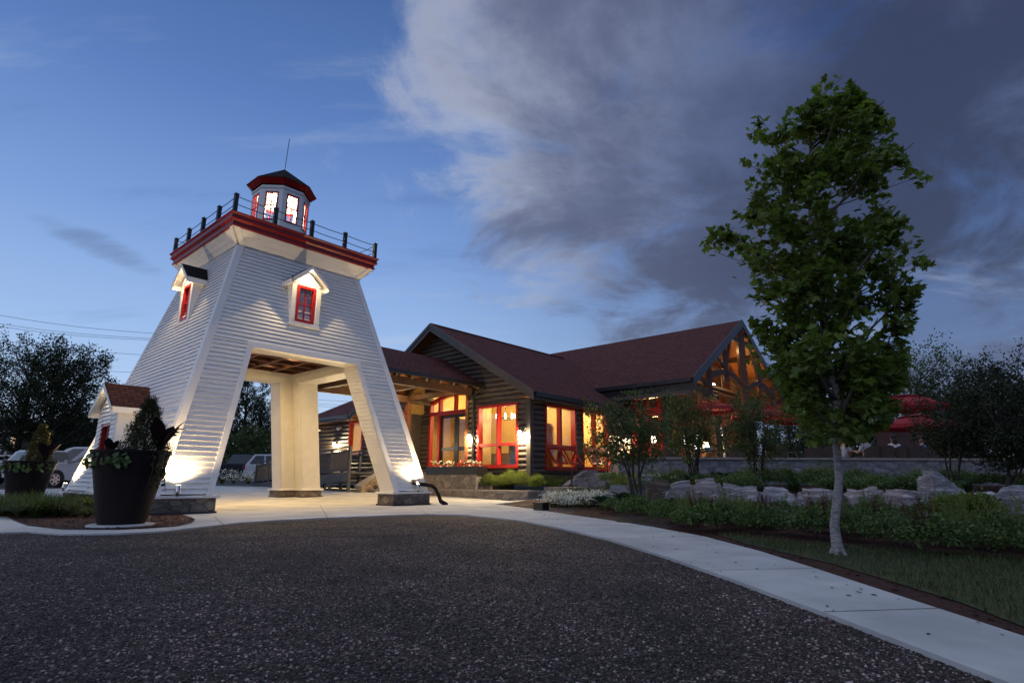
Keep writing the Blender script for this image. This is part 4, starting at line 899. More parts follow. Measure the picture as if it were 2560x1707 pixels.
# -- canopy from the tower to the door
CVA=17.72; CRZ=5.62; CEV=15.28; CEZ=4.30; cs_=(CRZ-CEZ)/(CVA-CEV); CU0,CU1=9.95,15.5
for s in (-1,1):
    mb=MB(); v=CVA+s*(CVA-CEV); slab(mb,[(CU0,CVA,CRZ),(CU1,CVA,CRZ),(CU1,v,CEZ),(CU0,v,CEZ)],.09); mb.build('canopy_roof','shingle_u',lodge)
    mb=MB(); mb.bx(CU0,CU1-.0,v-.09,v+.03,CEZ-.13,CEZ-.0) if s<0 else mb.bx(CU0,CU1,v-.03,v+.09,CEZ-.13,CEZ); mb.build('gutter','gutter_black',lodge)
    mb=MB(); mb.quad(w(CU0,CVA,CRZ-.11),w(CU1,CVA,CRZ-.11),w(CU1,v,CEZ-.11),w(CU0,v,CEZ-.11)); mb.build('canopy_boarding','soffit_cedar',lodge)
    k=9
    for i in range(k):
        u=CU0+.2+(CU1-.4-CU0)*i/(k-1); mb=MB(); mb.beam(w(u,CVA,CRZ-.19),w(u,v-s*.10,CEZ-.16),.09,.15); mb.build('rafter','timber_dark',lodge)
    vb=CVA+s*1.84; mb=MB(); mb.bx(10.4,EU if s>0 else GU-.07,vb-.09,vb+.09,3.92,4.20); mb.build('canopy_beam','timber_dark',lodge)
    mb=MB(); pu_=15.2
    if s<0: continue
    mb.bx(pu_-.10,pu_+.10,vb-.10,vb+.10,FZ,3.92)
    mb.beam(w(pu_-.05,vb,3.2),w(pu_-.75,vb,3.93),.12,.12); mb.build('canopy_post','timber' ,lodge)
mb=MB(); mb.bx(GU+.0,EU,CVA-1.9,CVA+1.9,4.72,4.78); mb.build('canopy_boarding','soffit_cedar',lodge)
mb=MB(); mb.beam(w(CU0,CVA,CRZ-.22),w(CU1,CVA,CRZ-.22),.1,.2)
for u in (11.0,13.1,15.2): mb.bx(u-.08,u+.08,CVA-1.80,CVA+1.80,4.0,4.2); mb.bx(u-.07,u+.07,CVA-.07,CVA+.07,4.2,5.4)
mb.build('canopy_truss','timber_dark',lodge)
mb=MB(); mb.tube([w(15.38,15.18,4.15),w(15.38,15.75,3.9),w(15.40,15.75,3.6),w(15.40,15.75,.6)],.045,8); mb.build('downspout','gutter_black',lodge)
for u,v,e in ((14.3,16.6,130),(14.3,18.9,130),(12.2,17.7,90)):
    mb=MB(); q=w(u,v,4.62 if abs(v-CVA)>.5 else 5.2); mb.lathe([(.05,.02),(.06,0)],q,12); mb.build('recessed_light','lamp_warm',lodge)
    l=lamp('canopy_spot',lodge,'SPOT',q-Vector((0,0,.02)),e,(1,.66,.30),.05,spot_size=R(160),spot_blend=.6)
# -- main hall: big roof with a trussed gable to the patio
MU0,MUA,MV0=20.95,26.9,9.3; MEZ,MRZ=4.62,8.2; ms_=(MRZ-MEZ)/(MUA-MU0); MU1=2*MUA-MU0; MB1=28.
mb=MB(); slab(mb,[(MU0,MV0,MEZ),(MUA,MV0,MRZ),(MUA,MB1,MRZ),(MU0,MB1,MEZ)],.15); mb.build('hall_roof','shingle_v',lodge)
mb=MB(); slab(mb,[(MUA,MV0,MRZ),(MU1,MV0,MEZ),(MU1,MB1,MEZ),(MUA,MB1,MRZ)],.15); mb.build('hall_roof','shingle_v',lodge)
mb=MB()
for s,uu in ((-1,MU0-.02),(1,MU1+.02)): mb.hexa([w(uu,MV0-.05,MEZ-.34),w(uu,MV0,MEZ-.34),w(MUA,MV0,MRZ-.34),w(MUA,MV0-.05,MRZ-.34),w(uu,MV0-.05,MEZ+.03),w(uu,MV0,MEZ+.03),w(MUA,MV0,MRZ+.03),w(MUA,MV0-.05,MRZ+.03)])
mb.build('barge_board','gutter_black',lodge)
mb=MB(); mb.bx(MU0-.12,MU0+.02,MV0+.02,13.75,MEZ-.16,MEZ+.0); mb.bx(MU0+.03,MU0+.09,MV0+.02,14.,MEZ-.46,MEZ-.15); mb.build('gutter','gutter_black',lodge)
mb=MB(); mb.bx(MU0-.02,MU0+.12,MV0+.1,13.6,MEZ-.62,MEZ-.47); mb.build('eave_beam','timber_grey',lodge)
GV=10.9           # glazed gable wall behind the porch truss
mb=MB()
mb.quad(w(MU0,MV0,MEZ-.17),w(MUA,MV0,MRZ-.17),w(MUA,GV,MRZ-.17),w(MU0,GV,MEZ-.17)); mb.quad(w(MUA,MV0,MRZ-.17),w(MU1,MV0,MEZ-.17),w(MU1,GV,MEZ-.17),w(MUA,GV,MRZ-.17)); mb.quad(w(MU0+.1,GV,MEZ-.47),w(MU0+.1,13.,MEZ-.47),w(21.75,13.,MEZ-.3),w(21.75,GV,MEZ-.3))
mb.build('soffit','soffit_cedar',lodge)
for t in (.18,.42,.66,.9):
    for s in (-1,1):
        u=MUA+s*(MUA-MU0)*(1-t); z=MEZ+(MRZ-MEZ)*t-.27; mb=MB(); mb.bx(u-.08,u+.08,MV0+.06,GV,z-.12,z+.05); mb.build('purlin','timber_dark',lodge)
tm=MB(); TV=9.46
def bar(mb,p,q,b=.16,h=.2): mb.beam(w(*p),w(*q),b,h)
zroof=lambda u: MEZ+(MUA-MU0-abs(u-MUA))*ms_-.36
kp=MB(); 
for s in (-1,1):
    m=lambda u: MUA+s*(u-MUA)
    ku=24.75
    bar(tm,(m(21.0),TV,4.28),(m(22.95),TV,4.20),.18,.26); bar(tm,(m(22.9),TV,4.1),(m(22.9),TV,zroof(22.9)),.2,.2); bar(tm,(m(21.9),TV,zroof(21.9)-.05),(m(22.75),TV,4.55),.12,.14)
    bar(tm,(m(ku),TV,4.95),(m(ku),TV,zroof(ku)),.2,.2); bar(tm,(m(ku-.12),TV,5.6),(m(23.75),TV,zroof(23.75)),.1,.13); bar(tm,(m(ku+.12),TV,5.6),(m(25.7),TV,zroof(25.7)),.1,.13)
    K=10; pa=[(22.95+(26.5-22.95)*i/K) for i in range(K+1)]; az=lambda u: 4.92+.44*(1-((u-ku)/1.8)**2)
    for a,b in zip(pa,pa[1:]): tm.hexa([w(m(a),TV-.10,az(a)-.12),w(m(b),TV-.10,az(b)-.12),w(m(b),TV+.10,az(b)-.12),w(m(a),TV+.10,az(a)-.12),w(m(a),TV-.10,az(a)+.12),w(m(b),TV-.10,az(b)+.12),w(m(b),TV+.10,az(b)+.12),w(m(a),TV+.10,az(a)+.12)])
bar(tm,(MUA,TV,FZ),(MUA,TV,MRZ-.4),.30,.30); bar(tm,(25.2,TV,7.15),(28.6,TV,7.15),.16,.22)
tm.build('gable_truss','timber_dark',lodge)
# hall front (facing the drive): log corner, tall red framed glazing
HU=21.7
def multi(name,mat,boxes,pl,c):
    mb=MB(); [wbx(mb,pl,c,*b) for b in boxes]; return mb.build(name,mat,lodge)
mb=MB(); log_wall(mb,'u',HU,12.40,13.0,FZ,4.3,[]); log_wall(mb,'u',HU,GV,11.05,FZ,4.3,[]); mb.build('hall_log_wall','log_siding',lodge)
fr=multi('hall_window','red_paint',[(12.22,12.40,FZ,4.2,-.12,.09),(11.05,11.2,FZ,4.2,-.12,.09),(11.2,12.22,4.08,4.2,-.11,.088),(11.2,12.22,3.30,3.68,-.11,.092),(11.66,11.76,FZ,3.30,-.1,.07),(11.68,11.74,3.68,4.08,-.1,.07),(11.2,12.22,FZ,1.12,-.1,.08)],'u',HU)
pn=MB()
for z0,z1 in ((1.12,3.3),(3.68,4.08)): pn.quad(wp('u',HU,11.2,z0,-.04),wp('u',HU,12.22,z0,-.04),wp('u',HU,12.22,z1,-.04),wp('u',HU,11.2,z1,-.04))
pn.build('pane','glass',fr)
# hall gable wall facing the patio
gx=[(22.0,23.7),(23.9,26.6),(27.2,29.9),(30.1,31.8)]
mb=MB(); log_wall(mb,'v',GV,HU,32.1,FZ,8.0,[(a,b,FZ,4.9) for a,b in gx]+[(24.3,29.5,5.1,6.6)],rngf=lambda z:(MUA-(MRZ-.3-z)/ms_,MUA+(MRZ-.3-z)/ms_) if z>4.4 else (-99,99)); mb.build('hall_gable_wall','log_siding',lodge)
for a,b in gx+[(24.3,29.5)]:
    z0,z1=(FZ,4.9) if b-a<3 else (5.1,6.6)
    zr_=min(z1,MRZ-.5-abs((a if abs(a-MUA)>abs(b-MUA) else b)-MUA)*ms_)
    red_window('v',GV,a,b,z0,max(zr_,z0+.8),vm=tuple(a+(b-a)*i/(3 if b-a>3 else 2) for i in range(1,(3 if b-a>3 else 2))),tm=(3.3,) if z0<2 else (),mat='timber_dark')
mb=MB(); mb.quad(w(32.,GV,FZ),w(32.,24,FZ),w(32,24,5),w(32.,GV,5)); mb.add([w(21.7,21.,FZ),w(32,21,FZ),w(32,21,4.7),w(MUA,21,7.7),w(21.7,21,4.7)],[(0,1,2,3,4)]); mb.quad(w(21.75,13.1,FZ),w(21.75,21,FZ),w(21.75,21,4.6),w(21.75,13.1,4.6)); mb.build('hall_interior_wall','timber',lodge)
for p,e in (((23.2,12.2,3.2),110),((25.5,13.5,3.6),110),((29.,13.,3.6),90)): lamp('hall_light',lodge,'POINT',w(*p),e,(1,.62,.28),.15)
for u,v,z,e in ((24.6,10.2,6.2,40),(28.9,10.2,6.2,40),(26.9,10.1,7.4,26)): lamp('soffit_light',lodge,'POINT',w(u,v,z-.6),e,(1,.60,.24),.06)
# -- wall lanterns
def wall_lantern(p,n,label,e,lit=True):
    n=Vector(n); t=thing('wall_lantern',label,'wall lamp',p,'wall lanterns on the log walls'); q=Vector(p)
    mb=MB(); mb.tube([q-n*.06,q+n*.0],.06,10); mb.tube([q+Vector((0,0,.05)),q+n*.09+Vector((0,0,.10)),q+n*.13+Vector((0,0,.06))],.012,6); c=q+n*.13
    mb.lathe([(.03,.07),(.085,.02),(.09,.0)],c,10); 
    for i in range(5): a=2*math.pi*i/5; mb.tube([c+Vector((.075*math.cos(a),.075*math.sin(a),0)),c+Vector((.095*math.cos(a),.095*math.sin(a),-.17))],.006,4)
    mb.build('lantern_cage','dark_metal',t)
    mb=MB(); mb.lathe([(.05,-.01),(.062,-.10),(.072,-.16)],c,12); mb.build('lantern_glass','lamp_hot' if lit else 'lamp_soft',t,smooth=True)
    lamp('lantern_bulb',t,'POINT',c+Vector((0,0,-.23)),e,(1,.76,.42),.04)
NU=-UX
wall_lantern(w(GU-.085,15.86,2.42),NU,'lit wall lantern between the entrance and the front red window',260)
wall_lantern(w(GU-.085,13.30,2.42),NU,'lit wall lantern by the corner right of the front red window',330)
wall_lantern(w(GU-.085,25.35,2.48),NU,'lit wall lantern above the ramp railing on the far left wing',300)
wall_lantern(w(GU-.085,20.38,2.40),NU,'lit wall lantern beside the left porch post half hidden by the tower leg',110)
wall_lantern(w(HU-.085,12.75,2.45),NU,'lit wall lantern on the narrow log strip beside the hall glazing',170)
for v,lb in ((27.0,'small unlit white spotlight under the wing eave at its far left end'),(25.05,'small unlit white spotlight under the wing eave nearer the window')):
    q=w(GU-.10,v,3.16); t=thing('eave_spotlight',lb,'spotlight',q,'unlit spotlights under the wing eave'); mb=MB(); mb.tube([q+UX*.05,q-UX*.06,q-UX*.06-Vector((0,0,.03))],.03,8); mb.build('mount','white_frame',t); mb=MB(); mb.tube([q-UX*.05-VX*.02,q-UX*.20-VX*.05-Vector((0,0,.06))],[.05,.085],10); mb.build('lamp_head','white_frame',t)
# -- furniture glimpsed through the windows
q=w(16.9,15.45,3.72); t=thing('chandelier','black candle chandelier hanging inside the front red window','chandelier',q)
mb=MB(); mb.tube([q,q-Vector((0,0,.35))],.012,6); c=q-Vector((0,0,.62))
for i in range(24): a,b=2*math.pi*i/24,2*math.pi*(i+1)/24; mb.beam(c+Vector((.36*math.cos(a),.36*math.sin(a),0)),c+Vector((.36*math.cos(b),.36*math.sin(b),0)),.02,.035)
for i in range(4): a=math.pi*i/2; mb.tube([c+Vector((.36*math.cos(a),.36*math.sin(a),0)),q-Vector((0,0,.33))],.008,5)
mb.build('ring','dark_metal',t)
for i in range(8):
    a=2*math.pi*i/8; p=c+Vector((.36*math.cos(a),.36*math.sin(a),.02)); mb=MB(); mb.tube([p,p+Vector((0,0,.12)),p+Vector((0,0,.19))],[.016,.016,.004],6); mb.build('candle_bulb','lamp_hot',t)
def shelf_unit(name,label,cat,u,v,wd,hh,books):
    p=w(u,v,FZ); t=thing(name,label,cat,p); mb=MB()
    mb.bx(u,u+.04,v-wd/2,v+wd/2,FZ,FZ+hh) if False else None
    d=.32
    mb.bx(u-d,u,v-wd/2,v-wd/2+.04,FZ,FZ+hh); mb.bx(u-d,u,v+wd/2-.04,v+wd/2,FZ,FZ+hh); mb.bx(u-.03,u-.005,v-wd/2+.04,v+wd/2-.04,FZ,FZ+hh); k=max(2,int(hh/.42))
    for i in range(k+1): z=FZ+.02+(hh-.05)*i/k; mb.bx(u-d+.005,u-.03,v-wd/2+.04,v+wd/2-.04,z,z+.03)
    mb.build('case','cabinet_wood',t)
    if books:
        bk=MB(); r=random.Random(3)
        for i in range(k):
            x=v-wd/2+.06; z=FZ+.052+(hh-.05)*i/k
            while x<v+wd/2-.1: b=r.uniform(.025,.06); bk.bx(u-d+.05,u-.05,x,x+b,z,z+r.uniform(.2,.32)); x+=b+.004
        bk.build('books','cloth_dark',t)
    else:
        dm=MB()
        for i in (0,1): a=v-wd/2+.06+i*(wd/2-.05); dm.bx(u-d-.02,u-d+.004,a,a+wd/2-.08,FZ+.06,FZ+hh-.06)
        dm.build('cabinet_door','timber_dark',t)
shelf_unit('bookshelf','low dark bookshelf behind the lower left pane of the front red window','bookshelf',18.3,15.75,1.0,1.15,True)
shelf_unit('cabinet','tall wooden cabinet inside the right half of the front red window','cabinet',18.38,14.75,.9,1.95,False)
shelf_unit('console_table','dark console behind the glass entry doors','cabinet',20.6,18.9,1.1,.95,False)
# ---------------------------------------------------------------- stonework round the entrance
t=thing('planter_wall','low grey stone planter wall with flat cap holding the lit bushes','planter wall',w(14.6,14,0))
mb=MB(); mb.bx(14.45,14.75,12.2,17.45,-.1,.33); mb.bx(14.75,16.3,12.2,12.5,-.1,.33); mb.build('stone_wall','planter_stone',t)
mb=MB(); x=12.16
while x<16.9: mb.bx(14.42,14.79,x,min(x+.62,16.95)-.006,.33,.392); x+=.62
x=14.79
while x<16.3: mb.bx(x+.006,min(x+.6,16.3),12.16,12.53,.33,.391); x+=.6
mb.build('wall_cap','cap_stone',t)
mb=MB(); mb.bx(14.75,15.45,12.5,14.75,.0,.30); mb.bx(15.3,21.6,10.3,13.0,-.1,.25); mb.build('planter_soil','mulch',kind='structure')
t=thing('stone_steps','lit stone entrance steps with sloping cheek wall behind the right tower foot','steps',w(14.5,19,0))
for i in range(6):
    u=13.82+.29*i; mb=MB(); mb.bx(u+.02,15.7,17.5,20.46,.167*i-.05*(i==0),.167*(i+1)-.05); mb.build('riser','step_stone',t)
    mb=MB(); mb.bx(u-.02,u+.32,17.5,20.46,.167*(i+1)-.05,.167*(i+1)); mb.build('tread','cap_stone',t)
mb=MB(); mb.prism([w(13.75,20.5,-.05),w(15.6,20.5,-.05),w(15.6,20.5,1.22),w(15.2,20.5,1.22),w(13.75,20.5,.40)],VX*.36); mb.build('cheek_wall','step_stone',t)
mb=MB(); mb.hexa([w(13.69,20.44,.40),w(13.69,20.92,.40),w(15.2,20.92,1.235),w(15.2,20.44,1.235),w(13.69,20.44,.47),w(13.69,20.92,.47),w(15.2,20.92,1.305),w(15.2,20.44,1.305)]); mb.bx(15.2,15.7,20.44,20.92,1.235,1.305); mb.build('cheek_cap','cap_stone',t)
mb=MB(); mb.bx(14.6,15.4,14.75,17.49,-.05,.90); mb.build('pedestal','planter_stone',t)
mb=MB(); mb.bx(15.40,16.66,14.75,22.,-.02,FZ-.001); mb.bx(15.3,16.66,17.5,20.46,.3,FZ-.002); mb.build('porch_slab','cap_stone',t)
t=thing('flower_box','long dark flower box full of red and white blooms beside the entrance doors','flower box',w(14.8,16.1,.9))
mb=MB()
for b in ((14.58,14.64,14.68,17.47),(15.06,15.12,14.68,17.47),(14.64,15.06,14.68,14.74),(14.64,15.06,17.41,17.47)): mb.bx(*b,.90,1.19)
mb.bx(14.64,15.06,14.74,17.41,.91,1.10); mb.build('box','gutter_black',t)
# ramp with a slatted railing
t=thing('access_ramp','grey wooden wheelchair ramp with slatted railing along the left wing','ramp',w(14,25,0))
RZ_=lambda v: 1.0-(v-20.95)*.062
mb=MB(); v0,v1=20.95,29.4
mb.hexa([w(13.4,v0,RZ_(v0)-.05),w(14.9,v0,RZ_(v0)-.05),w(14.9,v1,RZ_(v1)-.05),w(13.4,v1,RZ_(v1)-.05),w(13.4,v0,RZ_(v0)),w(14.9,v0,RZ_(v0)),w(14.9,v1,RZ_(v1)),w(13.4,v1,RZ_(v1))]); mb.build('deck','deck_grey',t)
mb=MB(); mb.hexa([w(13.36,v0,RZ_(v0)-.36),w(13.40,v0,RZ_(v0)-.36),w(13.40,v1,RZ_(v1)-.34),w(13.36,v1,RZ_(v1)-.34),w(13.36,v0,RZ_(v0)+.02),w(13.40,v0,RZ_(v0)+.02),w(13.40,v1,RZ_(v1)+.02),w(13.36,v1,RZ_(v1)+.02)])
mb.hexa([w(13.4,v1,.1),w(14.9,v1,.1),w(14.9,v1+.04,.1),w(13.4,v1+.04,.1),w(13.4,v1,RZ_(v1)+.02),w(14.9,v1,RZ_(v1)+.02),w(14.9,v1+.04,RZ_(v1)+.02),w(13.4,v1+.04,RZ_(v1)+.02)]); mb.build('skirt_board','deck_grey',t)
pv_=[20.98,22.4,23.8,25.2,26.6,28.0,29.36]
for v in pv_:
    for u in (13.44,14.86):
        mb=MB(); mb.bx(u-.05,u+.05,v-.05,v+.05,hz(*w(u,v,0).xy)-.02,RZ_(v)+1.02); mb.build('railing_post','deck_grey',t)
for u in (13.44,14.86):
    for h0,h1 in ((1.02,1.07),(.10,.16),(.86,.91)):
        mb=MB(); mb.hexa([w(u-.06,v0,RZ_(v0)+h0),w(u+.06,v0,RZ_(v0)+h0),w(u+.06,v1,RZ_(v1)+h0),w(u-.06,v1,RZ_(v1)+h0),w(u-.06,v0,RZ_(v0)+h1),w(u+.06,v0,RZ_(v0)+h1),w(u+.06,v1,RZ_(v1)+h1),w(u-.06,v1,RZ_(v1)+h1)]); mb.build('rail','deck_grey',t)
v=21.12
while v<29.3:
    if min(abs(v-x) for x in pv_)>.07: mb=MB(); mb.bx(13.425,13.455,v-.04,v+.04,RZ_(v)+.16,RZ_(v)+.86); mb.build('baluster','rail_slat',t)
    v+=.125
mb=MB(); mb.tube([w(13.36,23.9,RZ_(23.9)+.66),w(13.34,26.4,RZ_(26.4)+.66)],.022,6); mb.build('handrail','dark_metal',t)
# side steps up to the patio with a handrail
t=thing('side_steps','grey stone steps right of the side windows climbing to the patio','steps',w(17,11.2,.3))
mb=MB()
mb.bx(15.2,16.45,10.9,12.15,.2,.50); mb.build('landing','cap_stone',t)
for i in range(3):
    mb=MB(); mb.bx(16.5+.34*i,18.4,10.6,12.0,.2,.66+.16*i); mb.build('tread','patio_stone',t)
mb=MB(); mb.prism([w(16.35,12.0,.2),w(18.2,12.0,.2),w(18.2,12.0,1.08),w(17.6,12.0,1.08),w(16.35,12.0,.56)],VX*.25); mb.build('cheek_wall','patio_stone',t)
t=thing('handrail','thin black steel handrail beside the side windows','handrail',w(16.5,11.9,.5))
mb=MB(); mb.tube([w(16.5,11.95,.45),w(16.5,11.95,1.02),w(16.58,11.95,1.12),w(18.5,11.95,1.98),w(18.8,11.95,1.98),w(18.8,11.95,1.0)],.024,8); mb.build('rail','dark_metal',t)
# big black planters
def big_pot(name,label,p,slab_):
    t=thing(name,label,'planter',p,None); c=Vector(p)
    mb=MB(); mb.lathe([(.31,.0),(.325,.02),(.53,1.04),(.545,1.055),(.552,1.10),(.50,1.10),(.49,1.0)],c,40,cap=False); mb.lathe([(.31,0.),(.31,.004)],c,40); mb.build('pot','black_pot',t,smooth=False)
    mb=MB(); mb.lathe([(.49,1.0),(.485,1.02)],c,32); mb.build('potting_soil','mulch',t)
    if slab_: mb=MB(); mb.lathe([(.44,-.06),(.455,-.05),(.45,-.016),(.42,-.004)],c,24); mb.build('base_disc','curb_concrete',t)
    return t
PN=at(304,1300,G(306,1315,.05).y+.36); PN.z=.065
big_pot('large_planter','huge tapered black planter with small conifer, nearest the camera',PN,True)
PF=at(60,1245,14.8); PF.z=hz(PF.x,PF.y)+.05
big_pot('large_planter','dark planter with golden conifer near the parked cars at far left',PF,False)
# small things
q=G(1084,1240,.02); t=thing('flower_pot','small black pot of white flowers behind the right tower foot','flower pot',q)
mb=MB(); mb.lathe([(.15,0),(.21,.36),(.225,.38),(.2,.38),(.19,.33)],q,16); mb.build('pot','black_pot',t)
q=G(1346,1276,.02); t=thing('edging_box','small black box at the corner of the flower bed beside the walk','utility box',q)
mb=MB(); c=q+UX*.15
for a,b,c1,c2,z0,z1 in ((-.02,.24,-.14,.14,0,.16),(-.035,.255,-.155,.155,.16,.19)): mb.hexa([q+UX*a+VX*c1+Vector((0,0,z0)),q+UX*b+VX*c1+Vector((0,0,z0)),q+UX*b+VX*c2+Vector((0,0,z0)),q+UX*a+VX*c2+Vector((0,0,z0)),q+UX*a+VX*c1+Vector((0,0,z1)),q+UX*b+VX*c1+Vector((0,0,z1)),q+UX*b+VX*c2+Vector((0,0,z1)),q+UX*a+VX*c2+Vector((0,0,z1))])
mb.build('box','gutter_black',t)
q=at(1428,1231,17.6); t=thing('garden_light','small glowing path light above the white flowers','garden light',q)
mb=MB(); mb.lathe([(.03,.0),(.03,.05)],q,10); mb.build('lens','bed_light',t); mb=MB(); mb.lathe([(.075,.055),(.02,.085)],q,12); mb.tube([q-Vector((0,0,q.z-hz(q.x,q.y)+.03)),q],.012,6); mb.build('stem','dark_metal',t)
lamp('path_bulb',t,'POINT',q+Vector((0,-.05,.0)),4,(1,.9,.7),.03)
# ---------------------------------------------------------------- boulders
from mathutils import noise as mn
def boulder(i,p,sx,sy,sz,mat,label,seed,rz=0.,slant=0.):
    mb=MB(); import bmesh
    bm=bmesh.new(); bmesh.ops.create_cube(bm,size=2.); 
    for v in bm.verts: v.co.x*=sx/2; v.co.y*=sy/2; v.co.z*=sz/2
    r=random.Random(seed)
    for v in bm.verts:
        v.co+=Vector((r.uniform(-.13,.13)*sx,r.uniform(-.13,.13)*sy,r.uniform(-.15,.13)*sz))
        if v.co.z>0: v.co.x*=.90; v.co.y*=.86; v.co.z+=slant*v.co.x/sx*sz
    bmesh.ops.bevel(bm,geom=list(bm.edges),offset=min(sx,sz)*.17,segments=3,affect='EDGES')
    bmesh.ops.triangulate(bm,faces=bm.faces[:]); bmesh.ops.subdivide_edges(bm,edges=bm.edges[:],cuts=2,use_grid_fill=True); bmesh.ops.triangulate(bm,faces=bm.faces[:])
    bmesh.ops.subdivide_edges(bm,edges=[e for e in bm.edges if e.calc_length()>.14],cuts=1); bmesh.ops.triangulate(bm,faces=bm.faces[:])
    ca,sa=math.cos(rz),math.sin(rz)
    for v in bm.verts:
        q=v.co*2.2+Vector((seed*3.7,0,0)); q2=Vector((v.co.x*1.5,v.co.y*1.5,v.co.z*9))+Vector((seed,2,0))
        d=mn.noise(q)*.11+mn.noise(q2)*.022+mn.noise(q*4)*.018
        v.co+=v.co.normalized()*d
        v.co=Vector((v.co.x*ca-v.co.y*sa,v.co.x*sa+v.co.y*ca,v.co.z))
    me=bpy.data.meshes.new('boulder'); bm.to_mesh(me); bm.free(); me.materials.append(M[mat])
    for f in me.polygons: f.use_smooth=False
    o=bpy.data.objects.new('boulder',me); col.objects.link(o); o.location=p; tag(o,label,'boulder','boulders edging the garden terrace'); return o
# (left px, right px, top px, bottom px, depth offset, material, label, slant)
BL=[(1512,1585,1210,1252,.5,'rock_grey','pale weathered boulder at the left end of the row by the side steps',.0),
 (1560,1652,1193,1240,1.3,'rock_grey','broad flat-topped boulder behind the multi-stemmed shrub tree',.1),
 (1610,1690,1198,1262,.6,'rock_brown','dark brown boulder between the flat pale one and the sharp grey block',.0),
 (1660,1740,1209,1258,0,'rock_grey','sharp-edged grey boulder beside the dark brown one',.1),
 (1728,1808,1206,1258,-.1,'rock_pink','blocky pinkish boulder with a pointed top behind the leafy bed plants',.1),
 (1802,1905,1216,1255,.2,'rock_grey','low white-streaked boulder left of the maple, right of the pink block',.0),
 (1905,1985,1222,1256,.3,'rock_grey','small dark streaked boulder half hidden by bed plants left of the maple',.0),
 (1988,2096,1220,1262,0,'rock_pink','long pinkish slab boulder directly left of the maple trunk',.0),
 (2112,2206,1222,1262,.1,'rock_pink','low layered boulder just right of the maple trunk',.1),
 (2203,2342,1220,1268,0,'rock_pink','rounded reddish boulder with a cracked face below the tall angular one',.0),
 (2294,2412,1189,1258,.45,'rock_grey','tall angular boulder standing above all the others',-.35),
 (2428,2502,1232,1268,.1,'rock_grey','low white-veined boulder at the right, left of the humped one',.0),
 (2486,2600,1222,1272,.25,'rock_grey','humped white-veined boulder at the right edge of the photo',.0)]
for i,(x0,x1,y0,y1,do,mt,lb,sl_) in enumerate(BL):
    xm=(x0+x1)/2; Y=11.
    for _ in range(30): X=at(xm,1240,Y).x; Y=.5*Y+.5*(boul_y(X)+do)
    a=at(x0,y0,Y);b=at(x1,y1,Y); X=(a.x+b.x)/2; wd=(b.x-a.x)*.98; zt=a.z; zb=min(hz(X,Y-.5)-.08,b.z-.05)
    boulder(i,Vector((X,Y,(zt+zb)/2)),wd,wd*.75,(zt-zb)*1.05,mt,lb,i*1.37+2,rnd.uniform(-.35,.35),sl_)
# ---------------------------------------------------------------- patio wall
PWY=19.0
mb=MB(); t=thing('patio_wall','long grey stone patio wall with flat capping behind the garden','wall',(9,PWY,.7)); pw0=at(1546,1150,PWY).x
mb.xyz(pw0,17.5,PWY,PWY+.35,.3,1.40); mb.xyz(pw0,pw0+.35,PWY+.35,PWY+1.6,.3,1.40); mb.build('stone_wall','patio_stone',t)
mb=MB(); x=pw0-.05; r=random.Random(5)
while x<17.5: l=r.uniform(.7,1.1); mb.xyz(x,x+l-.008,PWY-.06,PWY+.42,1.40,1.47+r.uniform(-.004,.004)); x+=l
mb.build('wall_cap','cap_stone',t)
sheet_v=MB(); sheet_v.xyz(pw0+.35,24,PWY+.35,36,.6,1.04); sheet_v.build('patio','concrete',kind='structure')
# ---------------------------------------------------------------- vegetation
def grow(mb,p0,p1,r0,r1,bend=.08,n=6,sag=0.):
    p0=Vector(p0);p1=Vector(p1); L=(p1-p0).length; o=Vector((rnd.uniform(-1,1),rnd.uniform(-1,1),rnd.uniform(-.4,.4)))*bend*L
    pts=[p0.lerp(p1,t)+o*math.sin(math.pi*t)+Vector((0,0,-sag*L*math.sin(math.pi*t))) for t in [i/n for i in range(n+1)]]
    mb.tube(pts,[r0+(r1-r0)*i/n for i in range(n+1)],7 if r0>.03 else 5,cap=r0>.02); return pts
def sprigs(C,Dv,n,length,size,shape,jit=.5,droop=.3,spread=.35,up=.6):
    """n leaves along each sprig starting at C, direction Dv"""
    m=len(C); t=nrg.uniform(.05,1.,(m,n)); P=C[:,None]+Dv[:,None]*(t*length)[...,None]
    off=nrg.normal(0,1,(m,n,3))*spread*length*.45; P=P+off; P[...,2]-=droop*length*t**2*.6
    P=P.reshape(-1,3); D2=np.repeat(Dv,n,0)
    T=unit(D2*.6+nrg.normal(0,.6,P.shape)); T[:,2]-=droop
    N=unit(nrg.normal(0,jit,P.shape)+np.array([0,0,up])); s=size*nrg.uniform(.6,1.15,len(P))
    return leaf_arrays(P,N,T,s,*shape)
# --- young maple
MY=6.14
env=[(175,2085,2105),(215,2040,2130),(260,1965,2185),(300,1880,2230),(345,1868,2240),(400,1850,2262),(440,1795,2330),(500,1815,2275),(555,1752,2262),(610,1760,2325),(660,1775,2325),(720,1810,2300),(780,1840,2292),(840,1872,2275),(900,1860,2270),(960,1950,2260),(1010,1965,2245),(1060,1975,2225),(1100,2010,2150)]
ME=[]
for y,a,b in env:
    A=at(a,y,MY);B=at(b,y,MY); ME.append(((A.z+B.z)/2,A.x,B.x))
ME=np.array(ME)[::-1]
mbase=G(2113,1386,.03); mbase.y=MY; mbase.z=hz(mbase.x,mbase.y)
maple=thing('maple_tree','young green maple tree with pale trunk on the lawn strip beside the walk','tree',mbase)
mb=MB(); tp_=[mbase+Vector((0,0,-.05)),mbase+Vector((0,0,.05)),mbase+Vector((-.005,0,.3)),at(2098,1200,MY),at(2091,1110,MY)]
zt_=5.25
